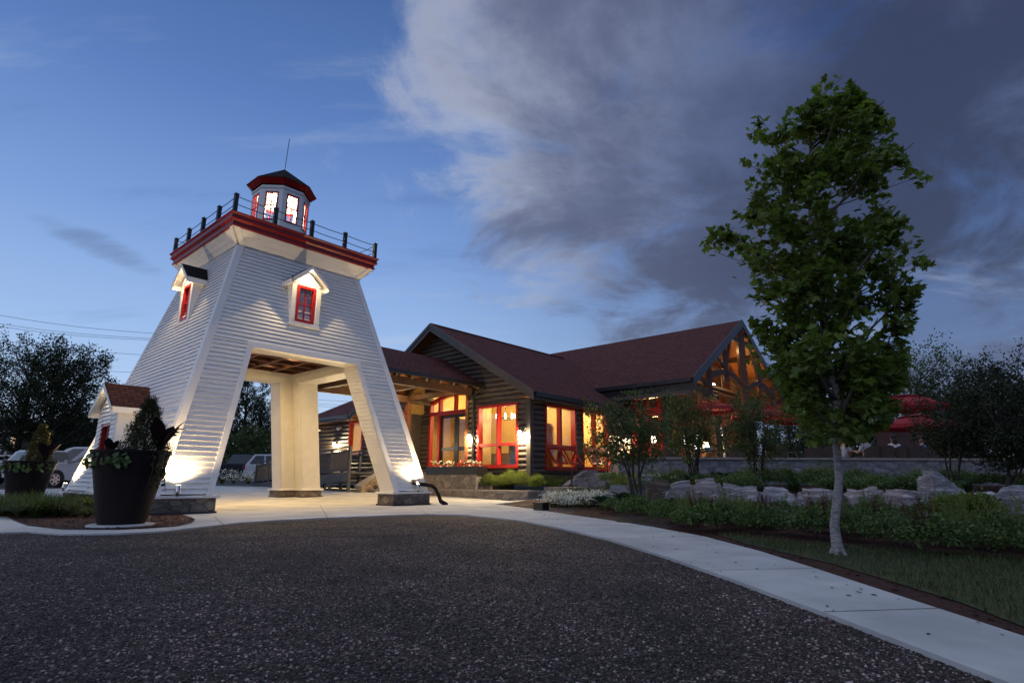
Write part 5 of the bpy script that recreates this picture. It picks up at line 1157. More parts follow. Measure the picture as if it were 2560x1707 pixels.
for z in (1.7,2.3,2.9,3.5,4.1,4.7,zt_): 
    xm=np.interp(z,ME[:,0],(ME[:,1]+ME[:,2])/2); tp_.append(Vector((.55*tp_[4].x+.45*xm+rnd.uniform(-.03,.03),MY+rnd.uniform(-.04,.04),z)))
mb.tube(tp_,[.085,.058,.045,.040,.037,.035,.032,.028,.023,.017,.011,.005],14)
for a in (.3,1.7,2.9,4.0,5.2): d=Vector((math.cos(a),math.sin(a),0)); mb.tube([mbase+d*.02+Vector((0,0,.08)),mbase+d*.07+Vector((0,0,.015)),mbase+d*.13+Vector((0,0,-.04))],[.04,.026,.010],6)
mb.build('trunk','bark_maple',maple,smooth=True); mb=MB(); Cc=[]; Dd=[]
trunk=lambda z: Vector((np.interp(z,[p.z for p in tp_],[p.x for p in tp_]),MY,z))
nl=58
for i in range(nl):
    f_=i/(nl-1); zr_=1.15+(4.75-1.15)*f_; a=i*2.399+rnd.uniform(-.3,.3)
    rise=rnd.uniform(.35,.75)*(1.0-.3*f_)+.10
    zt2=min(zr_+rise,5.2); xl=np.interp(zt2,ME[:,0],ME[:,1]); xr=np.interp(zt2,ME[:,0],ME[:,2]); cx_=(xl+xr)/2; rx=(xr-xl)/2
    k=rnd.uniform(.62,.80); tip=Vector((cx_+math.cos(a)*rx*k,MY+math.sin(a)*rx*k*.95,zt2)); b0=trunk(zr_)
    pts=grow(mb,b0,tip,.020*(1-.55*f_)+.006,.004,.07,7)
    # leaf sprigs along the outer part of the limb
    for j in range(2,8):
        for _ in range(2 if j<5 else 3):
            p=pts[j]; d=(p-b0).normalized()*.55+Vector((rnd.gauss(0,.5),rnd.gauss(0,.5),rnd.gauss(.05,.3))); Cc.append(p); Dd.append(d.normalized())
for i in range(120):      # leader and inner sprigs
    z=rnd.uniform(1.3,5.2); a=rnd.uniform(0,6.28); rr_=rnd.uniform(0,.45); Cc.append(trunk(z)+Vector((math.cos(a)*rr_,math.sin(a)*rr_,0))); Dd.append(Vector((math.cos(a)*.8,math.sin(a)*.8,.3)).normalized())
# outline sprigs follow the crown's edge
for z,xl,xr in ME:
    for xx in (xl,xr):
        for _ in range(2):
            q=Vector((xx+(.16 if xx==xl else -.16),MY+rnd.uniform(-.25,.25),z+rnd.uniform(-.06,.04))); b0=trunk(max(1.15,q.z-.55))
            if mn.noise(q*2.3)<-.12 or mn.noise(q*1.25+Vector((5,1,3)))<-.05: continue
            grow(mb,b0,q,.009,.003,.05,5); Cc.append(q); Dd.append(Vector(((-.6 if xx==xl else .6),rnd.uniform(-.4,.4),.15)).normalized())
mb.build('limbs','bark_limb',maple,smooth=True)
Cc=np.array(Cc);Dd=np.array(Dd)
for i in range(95):
    z=rnd.uniform(1.05,2.0); a=rnd.uniform(0,6.28); b0=trunk(z+.35); xl=np.interp(z,ME[:,0],ME[:,1]);xr=np.interp(z,ME[:,0],ME[:,2]); r=rnd.uniform(.35,.85); q=Vector(((xl+xr)/2+math.cos(a)*(xr-xl)/2*r,MY+math.sin(a)*(xr-xl)/2*r,z)); Cc=np.vstack([Cc,np.array(q)]); Dd=np.vstack([Dd,np.array((math.cos(a)*.8,math.sin(a)*.8,-.2))])
V,F=sprigs(Cc,Dd,20,.25,.092,MAPLE,jit=.42,droop=.42,spread=.40,up=.62)
k=len(MAPLE[0]); Vr=V.reshape(-1,k,3); c=Vr.mean(1); s_=MY/c[:,1]; X=c[:,0]*s_; Z=CH+(c[:,2]-CH)*s_      # keep to the crown's open oval outline
xl=np.interp(Z,ME[:,0],ME[:,1]);xr=np.interp(Z,ME[:,0],ME[:,2]); gap=np.array([mn.noise(Vector(q)*2.3) for q in c])
gap2=np.array([mn.noise(Vector(q)*1.25+Vector((5,1,3))) for q in c]); gap=np.minimum(gap,gap2+.06-.16*np.clip((c[:,2]-3.6)/1.2,0,1))
ok=(X>xl-.03)&(X<xr+.03)&(Z>ME[0,0]-.05)&(Z<ME[-1,0]+.06)&(gap>-.20)
Vr=Vr[ok]; F=(np.arange(len(Vr))*k)[:,None,None]+MAPLE[1][None]
npmesh('crown',Vr.reshape(-1,3),F.reshape(-1,3),'leaf_maple',maple)
# --- multi-stemmed small trees
def clump_tree(p,h,crx,cry,zc0,nst,label,leafm='leaf_small',nleaf=7500,lsz=.075,group='multi-stemmed ornamental trees in the garden',name='ornamental_tree',bark='bark_dark',crown=None,shape=OV,leanx=0.):
    p=Vector(p); t=thing(name,label,'tree',p,group); mb=MB(); C=[];Dv=[]
    ctr=p+Vector((leanx,0,zc0+(h-zc0)/2))
    def inside(): 
        while True:
            q=Vector((rnd.uniform(-1,1),rnd.uniform(-1,1),rnd.uniform(-1,1)))
            if .25<q.length<1: break
        s=1+.22*mn.noise(q*1.7+p)
        return ctr+Vector((q.x*crx*s,q.y*cry*s,q.z*(h-zc0)/2*s))
    for i in range(nst):
        a=2*math.pi*i/nst+rnd.uniform(-.4,.4); b=p+Vector((math.cos(a)*.07,math.sin(a)*.07,-.04)); top=ctr+Vector((math.cos(a)*crx*.55,math.sin(a)*cry*.55,(h-zc0)*rnd.uniform(.12,.42)))
        kn=p+Vector((math.cos(a)*.12+leanx*.3,math.sin(a)*.12,zc0*.8)); r0=.030*h/2.6
        A=grow(mb,b,kn,r0,r0*.75,.06,5); B=grow(mb,kn,top,r0*.75,.006,.07,7)
        for j in range(1,8):
            for _ in range(5):
                q=inside(); 
                if (q-B[j]).length<crx*1.0: 
                    pts=grow(mb,B[j],q,.007,.0025,.12,4); C+=[pts[2],pts[3],pts[4],q]; d=(q-B[j]).normalized(); Dv+=[d]*4
    mb.build('stems',bark,t,smooth=True)
    C=np.array(C);Dv=np.array(Dv)+nrg.normal(0,.35,(len(C),3)); n=max(2,int(nleaf/len(C)))
    V,F=sprigs(C,unit(Dv),n,.22*h/2.6,lsz,shape,jit=.7,droop=.15,spread=.55,up=.45); npmesh('foliage',V,F,leafm,t); return t
def gp(px,Y): X=at(px,1200,Y).x; return Vector((X,Y,hz(X,Y)))
def tree_px(px,Y,ytop,ybot,x0,x1,n,label,**k):
    p=gp(px,Y); A=at(x0,(ytop+ybot)/2,Y);B=at(x1,(ytop+ybot)/2,Y); zt=at(px,ytop,Y).z-p.z; zb=at(px,ybot,Y).z-p.z
    r=(B.x-A.x)/2; return clump_tree(p,zt,r,r*.85,zb,n,label,leanx=(A.x+B.x)/2-p.x,**k)
tree_px(1594,12.3,975,1170,1440,1690,5,'multi-stemmed small tree in front of the side windows, nearest the walk',nleaf=6000)
tree_px(1735,15.6,962,1150,1655,1800,6,'multi-stemmed small tree in the middle of the three before the hall',nleaf=6000)
tree_px(1895,14.6,978,1165,1790,1985,6,'multi-stemmed small tree before the hall gable, just left of the maple',nleaf=6000)
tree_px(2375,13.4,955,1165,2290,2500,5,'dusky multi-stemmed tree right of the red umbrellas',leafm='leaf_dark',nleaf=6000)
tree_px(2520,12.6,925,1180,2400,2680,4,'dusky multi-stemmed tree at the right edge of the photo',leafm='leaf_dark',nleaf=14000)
# --- background trees
def big_tree(p,h,cr,label,leafm='leaf_dark',n=6500,lsz=.34,zc=.28,trunk_r=.3,nl=26,group=None,flat=1.,name='broadleaf_tree',clump=1.,lean=0.):
    p=Vector(p); t=thing(name,label,'tree',p,group); mb=MB(); C=[];Dv=[]
    top=p+Vector((lean*h,0,h*.93)); T=grow(mb,p-Vector((0,0,.2)),top,trunk_r,.04,.03,9)
    for i in range(nl):
        f_=(i+.5)/nl; j=min(8,int((zc*.9+(1-zc)*f_*.85)*9)); b=T[j]; a=i*2.4+rnd.uniform(-.4,.4); zz=zc+(1-zc)*f_
        r=cr*math.sqrt(max(.05,1-((zz-zc-.38*(1-zc))/(.68*(1-zc)))**2))*rnd.uniform(.72,1.08); q=Vector((p.x+lean*h*zz+math.cos(a)*r,p.y+math.sin(a)*r*flat,p.z+zz*h))
        B=grow(mb,b,q,trunk_r*.28*(1-.6*f_)+.02,.015,.08,6,sag=-.03)
        for m_ in range(2,7):
            for _ in range(3):
                e=B[m_]+Vector((rnd.gauss(0,1),rnd.gauss(0,1),rnd.gauss(.1,.7)))*cr*.17*clump; 
                if m_>3: mb.tube([B[m_],e],[.02,.008],4,cap=False)
                C.append(e); Dv.append((e-b).normalized())
    mb.build('trunk','bark_dark',t,smooth=True)
    C=np.array(C);Dv=np.array(Dv); V,F=sprigs(C,unit(Dv+nrg.normal(0,.3,Dv.shape)),max(2,n//len(C)),cr*.24*clump,lsz,OV,jit=.8,droop=.12,spread=.42,up=.35); npmesh('crown',V,F,leafm,t); return t
def conifer(p,h,cr,label,leafm='leaf_conifer',n=60,group=None):
    p=Vector(p); t=thing('conifer_tree',label,'tree',p,group); mb=MB(); T=grow(mb,p-Vector((0,0,.2)),p+Vector((0,0,h)),.22,.02,.01,8); C=[];Dv=[]
    for i in range(n*4):
        f_=(i/(n*4))**.9; z=.08*h+.9*h*f_; r=cr*(1-f_)**.75*rnd.uniform(.65,1.1)*(1+.25*math.sin(f_*23)); a=i*2.4; b=p+Vector((0,0,z)); e=b+Vector((math.cos(a)*r,math.sin(a)*r,-.12*r+.10*h*.1))
        if i%3==0: mb.tube([b,e],[.03,.008],4,cap=False)
        for s in (.35,.6,.8,1.): C.append(b.lerp(e,s)); Dv.append((e-b).normalized())
    mb.build('trunk','bark_dark',t); C=np.array(C);Dv=np.array(Dv); V,F=sprigs(C,unit(Dv),9,cr*.34,.26,SL,jit=.6,droop=.2,spread=.45,up=.5); npmesh('crown',V,F,leafm,t); return t
def bp(px,Y): X=at(px,1200,Y).x; return Vector((X,Y,hz(X,Y)))
def hpx(px,y,Y): return at(px,y,Y).z-hz(at(px,1200,Y).x,Y)
GLT='dusky broadleaf trees beyond the parking lot at left'
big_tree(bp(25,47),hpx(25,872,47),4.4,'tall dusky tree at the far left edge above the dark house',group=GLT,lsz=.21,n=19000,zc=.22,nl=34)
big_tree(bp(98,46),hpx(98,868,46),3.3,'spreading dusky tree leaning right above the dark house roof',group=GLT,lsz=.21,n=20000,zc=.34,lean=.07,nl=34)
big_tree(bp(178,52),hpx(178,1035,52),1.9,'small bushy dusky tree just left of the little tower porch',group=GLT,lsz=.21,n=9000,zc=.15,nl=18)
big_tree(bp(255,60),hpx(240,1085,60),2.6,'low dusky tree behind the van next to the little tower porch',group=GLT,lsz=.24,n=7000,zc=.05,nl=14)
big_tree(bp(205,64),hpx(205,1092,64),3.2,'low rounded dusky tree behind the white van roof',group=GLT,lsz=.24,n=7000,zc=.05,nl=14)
GAT='dark trees seen through the tower arch'
big_tree(bp(592,58),hpx(597,942,58),3.0,'tall thin-crowned tree seen through the left of the tower arch',group=GAT,lsz=.21,n=16000,zc=.18,nl=26)
conifer(bp(632,60),hpx(632,1006,60),3.1,'dark conifer seen through the tower arch behind the pickup',group=GAT)
big_tree(bp(612,52),hpx(612,1075,52),2.0,'paler bushy tree directly behind the pickup in the arch',leafm='leaf_small',group=GAT,lsz=.24,n=6000,zc=.04,nl=20)
big_tree(bp(672,62),hpx(676,1062,62),2.6,'rounded tree beside the far tower leg in the arch',group=GAT,lsz=.23,n=8000,zc=.05,nl=18)
big_tree(bp(552,64),hpx(552,1080,64),3.2,'low dark tree behind the near tower leg in the arch',group=GAT,lsz=.23,n=8000,zc=.05,nl=18)
big_tree(bp(700,70),hpx(700,1040,70),2.6,'slender tree hidden mostly behind the far tower leg',group=GAT,lsz=.28,n=2200,zc=.1,nl=16)
GRT='trees beyond the patio at right'
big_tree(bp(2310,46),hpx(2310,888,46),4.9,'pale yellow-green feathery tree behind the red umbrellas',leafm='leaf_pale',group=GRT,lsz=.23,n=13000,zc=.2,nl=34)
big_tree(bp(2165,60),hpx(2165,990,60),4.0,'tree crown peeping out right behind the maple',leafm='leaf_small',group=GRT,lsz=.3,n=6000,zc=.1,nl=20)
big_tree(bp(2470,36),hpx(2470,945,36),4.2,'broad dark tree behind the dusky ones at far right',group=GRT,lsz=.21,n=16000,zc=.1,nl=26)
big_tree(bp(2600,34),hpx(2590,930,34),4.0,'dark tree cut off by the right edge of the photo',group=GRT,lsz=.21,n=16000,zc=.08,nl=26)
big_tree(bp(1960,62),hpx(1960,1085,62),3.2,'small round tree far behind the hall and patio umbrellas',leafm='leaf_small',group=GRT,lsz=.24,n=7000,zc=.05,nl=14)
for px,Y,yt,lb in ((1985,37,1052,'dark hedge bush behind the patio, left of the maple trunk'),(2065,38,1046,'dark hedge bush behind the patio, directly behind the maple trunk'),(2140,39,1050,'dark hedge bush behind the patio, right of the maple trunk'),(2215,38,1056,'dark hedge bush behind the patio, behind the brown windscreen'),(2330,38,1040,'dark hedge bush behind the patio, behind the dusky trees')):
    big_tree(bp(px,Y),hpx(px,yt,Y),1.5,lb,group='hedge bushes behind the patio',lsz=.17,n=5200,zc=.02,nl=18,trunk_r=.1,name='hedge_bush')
# --- lit evergreen bushes in the planter
def shrub_mesh(name,r,h,n,lsz,leafm,shape=SL,tall=1.,up=.5):
    C=[];Dv=[]
    for i in range(n):
        q=rdir(1,-.1,1.)[0]; rr=nrg.uniform(.35,1.)**.5; C.append((q[0]*r*rr,q[1]*r*rr,.06+(q[2]*.5+.5)*h*rr*.95*tall)); Dv.append((q[0],q[1],q[2]*.5+.7))
    V,F=sprigs(np.array(C),unit(np.array(Dv)),9,r*.34,lsz,shape,jit=.8,droop=.0,spread=.4,up=up); return V,F
def place_mesh(name,label,cat,V,F,mat,p,group,rz=0,sc=1.,child='foliage',stem=None):
    t=thing(name,label,cat,(0,0,0),group); o=npmesh(child,V,F,mat,t); t.location=p; t.rotation_euler=(0,0,rz); t.scale=(sc,sc,sc) if not hasattr(sc,'__len__') else sc; return t
BX=[(14.6,.72,'lit evergreen bush at the left end of the low planter, nearest the flower box'),(14.05,.66,'lit evergreen bush second from the flower box'),(13.52,.86,'taller lit evergreen bush with a pointed top below the front red window'),(13.0,.82,'brightest lit evergreen bush directly below the corner wall lantern'),(12.45,.66,'dimmer evergreen bush at the planter corner'),]
for i,(v,h,lb) in enumerate(BX):
    V,F=shrub_mesh('b',.26,h*.8,420,.05,'leaf_shrub'); p=w(15.08 if i<4 else 15.2,v,.30); place_mesh('evergreen_bush',lb,'bush',V,F,'leaf_shrub',p,'evergreen bushes in the stone planter',rnd.uniform(0,6))
for i,(u,v,h,lb) in enumerate(((16.0,12.75,.5,'rounded dark bush under the left side window'),(16.9,12.7,.5,'dark bush behind the black handrail foot'),(19.2,12.6,.6,'dim bush below the right side window'),(20.4,12.2,.55,'dim bush by the end of the patio wall'))):
    V,F=shrub_mesh('b',.46,h,420,.06,'leaf_shrub'); place_mesh('round_bush',lb,'bush',V,F,'leaf_small' if i else 'leaf_shrub',w(u,v,.24),'bushes along the side wall of the lodge',rnd.uniform(0,6))
# --- plants in pots
def thuja(p,h,r,label,leafm):
    t=thing('small_conifer',label,'conifer',p,None); n=1700; f_=nrg.uniform(0,1,n)**1.3; a=nrg.uniform(0,6.28,n); rr=r*(1-f_)**.8*nrg.uniform(.35,1.,n)*(1+.2*np.sin(f_*17+a*2))
    C=np.stack([rr*np.cos(a),rr*np.sin(a),.02+f_*h*.92],1)+np.array(p); Dv=unit(np.stack([np.cos(a)*.6,np.sin(a)*.6,np.full(n,.9)],1)+nrg.normal(0,.2,(n,3))); V,F=sprigs(C,Dv,9,.10,.042,SL,jit=.8,droop=-.1,spread=.35,up=.2); npmesh('foliage',V,F,leafm,t)
    mb=MB(); mb.tube([Vector(p)-Vector((0,0,.05)),Vector(p)+Vector((0,0,h*.8))],[.025,.008],6); mb.build('stem','bark_dark',t)
PT=PN+Vector((0,0,1.03)); thuja(PT+Vector((.10,.12,0)),0.90,.34,'small dark conifer standing in the middle of the near planter','leaf_thuja')
PF2=PF+Vector((0,0,1.03)); thuja(PF2+Vector((.05,.1,0)),.98,.30,'small golden-topped conifer in the far left planter','leaf_gold')
def broad(p,label,n,ln,wd,mat,name='canna_plant',lean=(0,0),arch=.12,cat='plant'):
    p=Vector(p); t=thing(name,label,cat,p); mb=MB(); V=[];F=[];o=0
    for i in range(n):
        a=2.4*i+rnd.uniform(-.4,.4); L=ln*rnd.uniform(.6,1.); d=Vector((math.cos(a)*.30+lean[0],math.sin(a)*.30+lean[1],1)).normalized(); sd=d.cross(Vector((0,0,1))).normalized(); prev=None
        for k in range(9):
            f_=k/8; c=p+d*L*f_+Vector((math.cos(a),math.sin(a),-1.1))*(arch*L*f_**2.4); wv=wd*max(.03,math.sin(math.pi*min(1,max(0,(f_-.25)/.75)))**.8) if f_>.25 else .012
            V+=[c-sd*wv+Vector((0,0,.15*wv)),c,c+sd*wv+Vector((0,0,.15*wv))]
            if k: b=o+3*(k-1); F+=[(b,b+1,b+4,b+3),(b+1,b+2,b+5,b+4)]
        o+=27
    npmesh('leaves',np.array([tuple(v) for v in V]),np.array(F),mat,t); return t
broad(PT+Vector((.34,.10,0)),'dark purple broad-leaved plant at the right of the near planter',7,.78,.11,'leaf_purple',lean=(.1,0))
broad(PT+Vector((-.28,-.10,-.02)),'low dark purple foliage plant at the left of the near planter',8,.34,.06,'leaf_purple',name='foliage_plant')
broad(PF2+Vector((.33,.0,0)),'dark purple broad-leaved plant in the far left planter',6,.70,.10,'leaf_purple',lean=(.1,0))
def ivy(p,r,a0,a1,label,n,drop,leafm='leaf_bed'):
    t=thing('trailing_ivy',label,'trailing plant',p); V_=[];mb=MB(); C=[]
    for i in range(n):
        a=a0+(a1-a0)*(i+.5)/n+rnd.uniform(-.1,.1); L=drop*rnd.uniform(.3,1.); d=Vector((math.cos(a),math.sin(a),0)); q=Vector(p)+d*(r-.14); pts=[q,q+d*.12+Vector((0,0,.06)),q+d*.20+Vector((0,0,-.03)),q+d*(.20)+Vector((rnd.uniform(-.03,.03),0,-.03-L*.5)),q+d*.2+Vector((rnd.uniform(-.05,.05),0,-.03-L))]; mb.tube(pts,.004,4)
        for k in range(14): f_=rnd.uniform(0,3.99); s=int(f_); C.append(pts[s].lerp(pts[s+1],f_-s))
    mb.build('vines','bark_dark',t); C=np.array(C)+nrg.normal(0,.02,(len(C),3)); nn=len(C); Nn=unit(C-np.array(p)+nrg.normal(0,.25,(nn,3))); T=np.tile([0,0,-1.],(nn,1))+nrg.normal(0,.4,(nn,3)); V,F=leaf_arrays(C,Nn,T,nrg.uniform(.05,.10,nn),np.array(OV[0])*np.array([1.9,1,1]),OV[1]); npmesh('leaves',V,F,leafm,t)
ivy(PT,.52,-2.6,-1.9,'green ivy trailing over the left rim of the near planter',5,.22); ivy(PT,.52,-1.55,-1.1,'green ivy trailing over the front of the near planter',5,.16); ivy(PT,.52,-.55,.15,'ivy hanging long over the right rim of the near planter',6,.62,'leaf_dark'); ivy(PF2,.52,-2.9,-.2,'ivy spilling round the rim of the far left planter',14,.16)
def fountain_grass(p,label,h,n):
    t=thing('fountain_grass',label,'grass plant',p); V,F=blades([tuple(p)],n,h,.55,.006,.5); npmesh('blades',V,F,'leaf_dark',t); mb=MB()
    for i in range(9):
        a=rnd.uniform(-1.2,1.0); L=h*rnd.uniform(.9,1.3); d=Vector((math.cos(a),math.sin(a)*.6,0)); pts=[Vector(p)+d*(.5*L*f_**1.8)+Vector((0,0,L*(f_-.38*f_**3))) for f_ in (0,.25,.5,.75,.9,1.)]; mb=MB(); mb.tube(pts,[.002,.002,.002,.004,.010,.003],5); mb.build('plume','leaf_purple',t)
fountain_grass(PT+Vector((.40,.05,0)),'wispy fountain grass arching over the right of the near planter',.55,40)
# --- grasses in the left bed
V1=[blades([(0,0,0)],260,h,1.25,.010,.62) for h in (.40,.34,.46)]
sp_=[(12,12.9,1.1),(50,12.2,1.15),(95,12.4,1.1),(140,12.0,1.1),(185,12.3,1.05),(225,12.0,.9),(20,11.3,1.),(66,11.0,1.),(110,10.9,1.),(155,11.1,.95),(200,11.2,.8),(-35,11.6,1.1),(255,12.6,.7),(232,11.0,.6),(172,13.0,1.),(35,13.4,1.),(75,13.2,1.1),(120,13.2,1.),(0,12.2,1.),(215,12.6,1.),(88,11.7,.9),(130,11.5,.9),(45,11.6,.9),(178,11.7,.8),(245,11.9,.8),(150,13.5,1.),(205,13.4,1.)]
srcs=[]
for i,(px,Y,s) in enumerate(sp_):
    X=at(px,1200,Y).x; q=(X,Y,hz(X,Y)+.03)
    if i<3: srcs.append(place_mesh('ornamental_grass','green arching grass clump in the left mulch bed beside the planters','grass plant',*V1[i],'leaf_grass',q,'grass clumps in the left mulch bed',rnd.uniform(0,6),s*1.35))
    else: copy_tree(srcs[i%3],q,rnd.uniform(0,6),s*1.35)
# --- garden plants
def astilbe(seed,r,h,plume,pm_):
    t=thing('leafy_plant','x','plant',(0,0,0)); V,F=shrub_mesh('a',r,h,150,.085,'leaf_bed',OV,up=.7); npmesh('leaves',V,F,'leaf_bed',t)
    if plume:
        for i in range(plume):
            C=[];D_=[]; a=rnd.uniform(0,6.28);q=r*rnd.uniform(0,.6); b=np.array((math.cos(a)*q,math.sin(a)*q,h*.6)); L=h*rnd.uniform(.75,1.25); d=np.array((math.cos(a)*.2,math.sin(a)*.2,1.))
            for k in range(24): f_=k/23; C.append(b+d*L*f_); D_.append(d)
            V,F=sprigs(np.array(C),unit(np.array(D_)),4,.06,.06,SL,jit=.9,droop=-.2,spread=.5,up=.2); npmesh('plume',V,F,pm_,t)
    return t
protos=[astilbe(1,.42,.48,7,'leaf_plume'),astilbe(2,.46,.52,0,''),astilbe(3,.40,.46,7,'leaf_plume_red'),astilbe(4,.44,.46,4,'leaf_plume'),astilbe(5,.38,.56,11,'leaf_plume')]
usedp=[False]*5
def put(protos,used,k,x,y,sc,label,group):
    z=hz(x,y)-.01; rz=rnd.uniform(0,6.28)
    if not used[k]: o=protos[k]; used[k]=True; o.location=(x,y,z); o.rotation_euler=(0,0,rz); o.scale=(sc,sc,sc); o['label']=label
    else: o=copy_tree(protos[k],(x,y,z),rz,sc,label)
    o['group']=group; return o
LAB={0:'leafy green plant with pale feathery plumes in the bed below the boulders',1:'low leafy green plant without plumes in the bed below the boulders',2:'leafy plant with dark red plumes in the bed below the boulders',3:'low leafy plant with a few pale plumes in the bed below the boulders',4:'tall bushy plant thick with pale plumes in the bed below the boulders'}
cnt=0
X=2.2
while X<9.8:
    ye=G(1500+ (X-1.5)*1,1300).y
    Yb=boul_y(X)-.75; Yf=max(edge_x(0)*0+float(np.interp(X,[p.x for p in pr_w][:12],[p.y for p in pr_w][:12]))+.9 if X<2.6 else np.interp(X,[2.2,3.5,4.1,4.5,6.,9.],[8.3,8.0,6.9,5.8,5.3,4.8]),4.6)
    Y=Yf+rnd.uniform(-.1,.3)
    while Y<Yb:
        xx,yy=X+rnd.uniform(-.2,.2),Y+rnd.uniform(-.18,.18); k=rnd.choice([0,0,1,2,2,3,4,4])
        if rnd.random()<.14: Y+=.52; continue
        put(protos,usedp,k,xx,yy,rnd.uniform(.44,.62)*(1.15-.45*(Y-Yf)/max(.5,Yb-Yf)),LAB[k],'leafy bed plants between lawn and boulders'); cnt+=1
        Y+=.52
    X+=.54
# upper terrace
for i in range(5): pass
prot2=[astilbe(6,.5,.55,4,'leaf_plume'),astilbe(7,.5,.5,0,'')]; used2=[False,False]; LAB2={0:'bushy plumed plant on the terrace between boulders and patio wall',1:'low dark leafy plant on the terrace between boulders and patio wall'}
for i in range(60):
    x=rnd.uniform(3.,13.5); yb=boul_y(x)+1.0; y=rnd.uniform(yb,18.4); k=i%2; put(prot2,used2,k,x,y,rnd.uniform(.5,.72),LAB2[k],'terrace plants below the patio wall')
# daylilies: arching strap leaves
def daylily(s): t=thing('daylily','x','plant',(0,0,0)); V,F=blades([(0,0,0)],110,.75*s,.85,.022,.75,4); npmesh('leaves',V,F,'leaf_blade',t); return t
dl=[daylily(1.),daylily(.9)]; usd=[False,False]
for i in range(40):
    x=rnd.uniform(5.2,14.); y=rnd.uniform(boul_y(x)+.8,boul_y(x)+4.2); put(dl,usd,i%2,x,min(y,18.2),rnd.uniform(.5,.75),'clump of arching strap-leaved daylilies behind the boulders','daylily clumps on the terrace')
# hostas
def hosta(): 
    t=thing('hosta','x','plant',(0,0,0)); n=26; a=np.arange(n)*2.4; L=nrg.uniform(.7,1.,n); ring=np.linspace(.15,1,n)
    P=np.stack([np.cos(a)*.10*ring,np.sin(a)*.10*ring,np.full(n,.14)+.10*(1-ring)],1); T=np.stack([np.cos(a),np.sin(a),.9-1.0*ring],1); N=np.stack([-np.cos(a)*(.8-.7*ring),-np.sin(a)*(.8-.7*ring),np.ones(n)],1); sh=np.array(OV[0])*np.array([1.7,1,1.6]); V,F=leaf_arrays(P,N,T,.30*L,sh,OV[1]); npmesh('leaves',V,F,'leaf_hosta',t); return t
ho=[hosta()]; uho=[False]
for px,Y,s,lb in ((1505,13.0,1.0,'blue-green hosta just behind the white flowers'),(1560,12.5,1.15,'big blue-green hosta at the foot of the nearest multi-stemmed tree'),(1663,12.4,.8,'small hosta below the dark brown boulder'),(1727,15.2,1.25,'blue-green hosta on the terrace above the blocky boulders'),(1803,15.2,1.35,'tallest hosta clump on the terrace left of the maple'),(1880,15.,1.1,'hosta at the foot of the tree before the hall gable'),(1460,14.3,.8,'hosta tucked in the white flowers nearest the walk')):
    q=gp(px,Y); put(ho,uho,0,q.x,q.y,s,lb,'blue-green hostas in the garden')
# white blooms
def flower_clump(): 
    t=thing('white_flowers','x','flowers',(0,0,0)); V,F=blades([(0,0,0)],70,.32,.8,.008,.5); npmesh('leaves',V,F,'leaf_grass',t); n=150; C=np.stack([nrg.normal(0,.16,n),nrg.normal(0,.16,n),nrg.uniform(.10,.36,n)],1); V,F=leaf_arrays(np.repeat(C,4,0),np.repeat(rdir(n,.2,1.),4,0),np.tile(np.array([(1,0,0),(0,1,0),(-1,0,0),(0,-1,0)],float),(n,1)),np.full(4*n,.020),np.array(OV[0])*np.array([2.2,1,1]),OV[1]); npmesh('blooms',V,F,'petal_white',t,kind='stuff'); return t
fc=[flower_clump(),flower_clump()]; ufc=[False,False]
for i in range(17):
    px=1378+i*9.5; Y=15.3-.11*i+rnd.uniform(-.4,.5); q=gp(px,Y); put(fc,ufc,i%2,q.x,q.y,rnd.uniform(.8,1.15),'white flower clump at the front tip of the garden bed','white flower clumps by the walk')
for i in range(8):
    px=1590+i*11; Y=15.8+rnd.uniform(-.3,.5); q=gp(px,Y); put(fc,ufc,i%2,q.x,q.y,rnd.uniform(.9,1.2),'white flower clump on the terrace behind the flat-topped boulder','white flower clumps on the terrace')
Vg=[blades([(0,0,0)],150,h,.6,.008,.35) for h in (.55,.5)]
gt=[place_mesh('feather_grass','x','grass plant',v,f_,'leaf_grass',(0,0,0),'g') for v,f_ in Vg]; ugt=[False,False]
for i in range(14):
    px=1395+i*13; Y=16.6-.12*i+rnd.uniform(-.3,.3); q=gp(px,Y); put(gt,ugt,i%2,q.x,q.y,rnd.uniform(.8,1.1),'upright yellow-green grass clump behind the white flowers','grass clumps behind the white flowers')
q=gp(1575,14.0); V,F=shrub_mesh('b',.42,.5,300,.06,'leaf_shrub'); place_mesh('bright_bush','bright yellow-green bush behind the stems of the nearest garden tree','bush',V,F,'leaf_shrub',q,None)
q=gp(2405,8.6); V,F=shrub_mesh('b',.36,.36,360,.06,'leaf_bed',OV); place_mesh('bright_bush','bright green bush in front of the tall angular boulder','bush',V,F,'leaf_shrub',q,None)
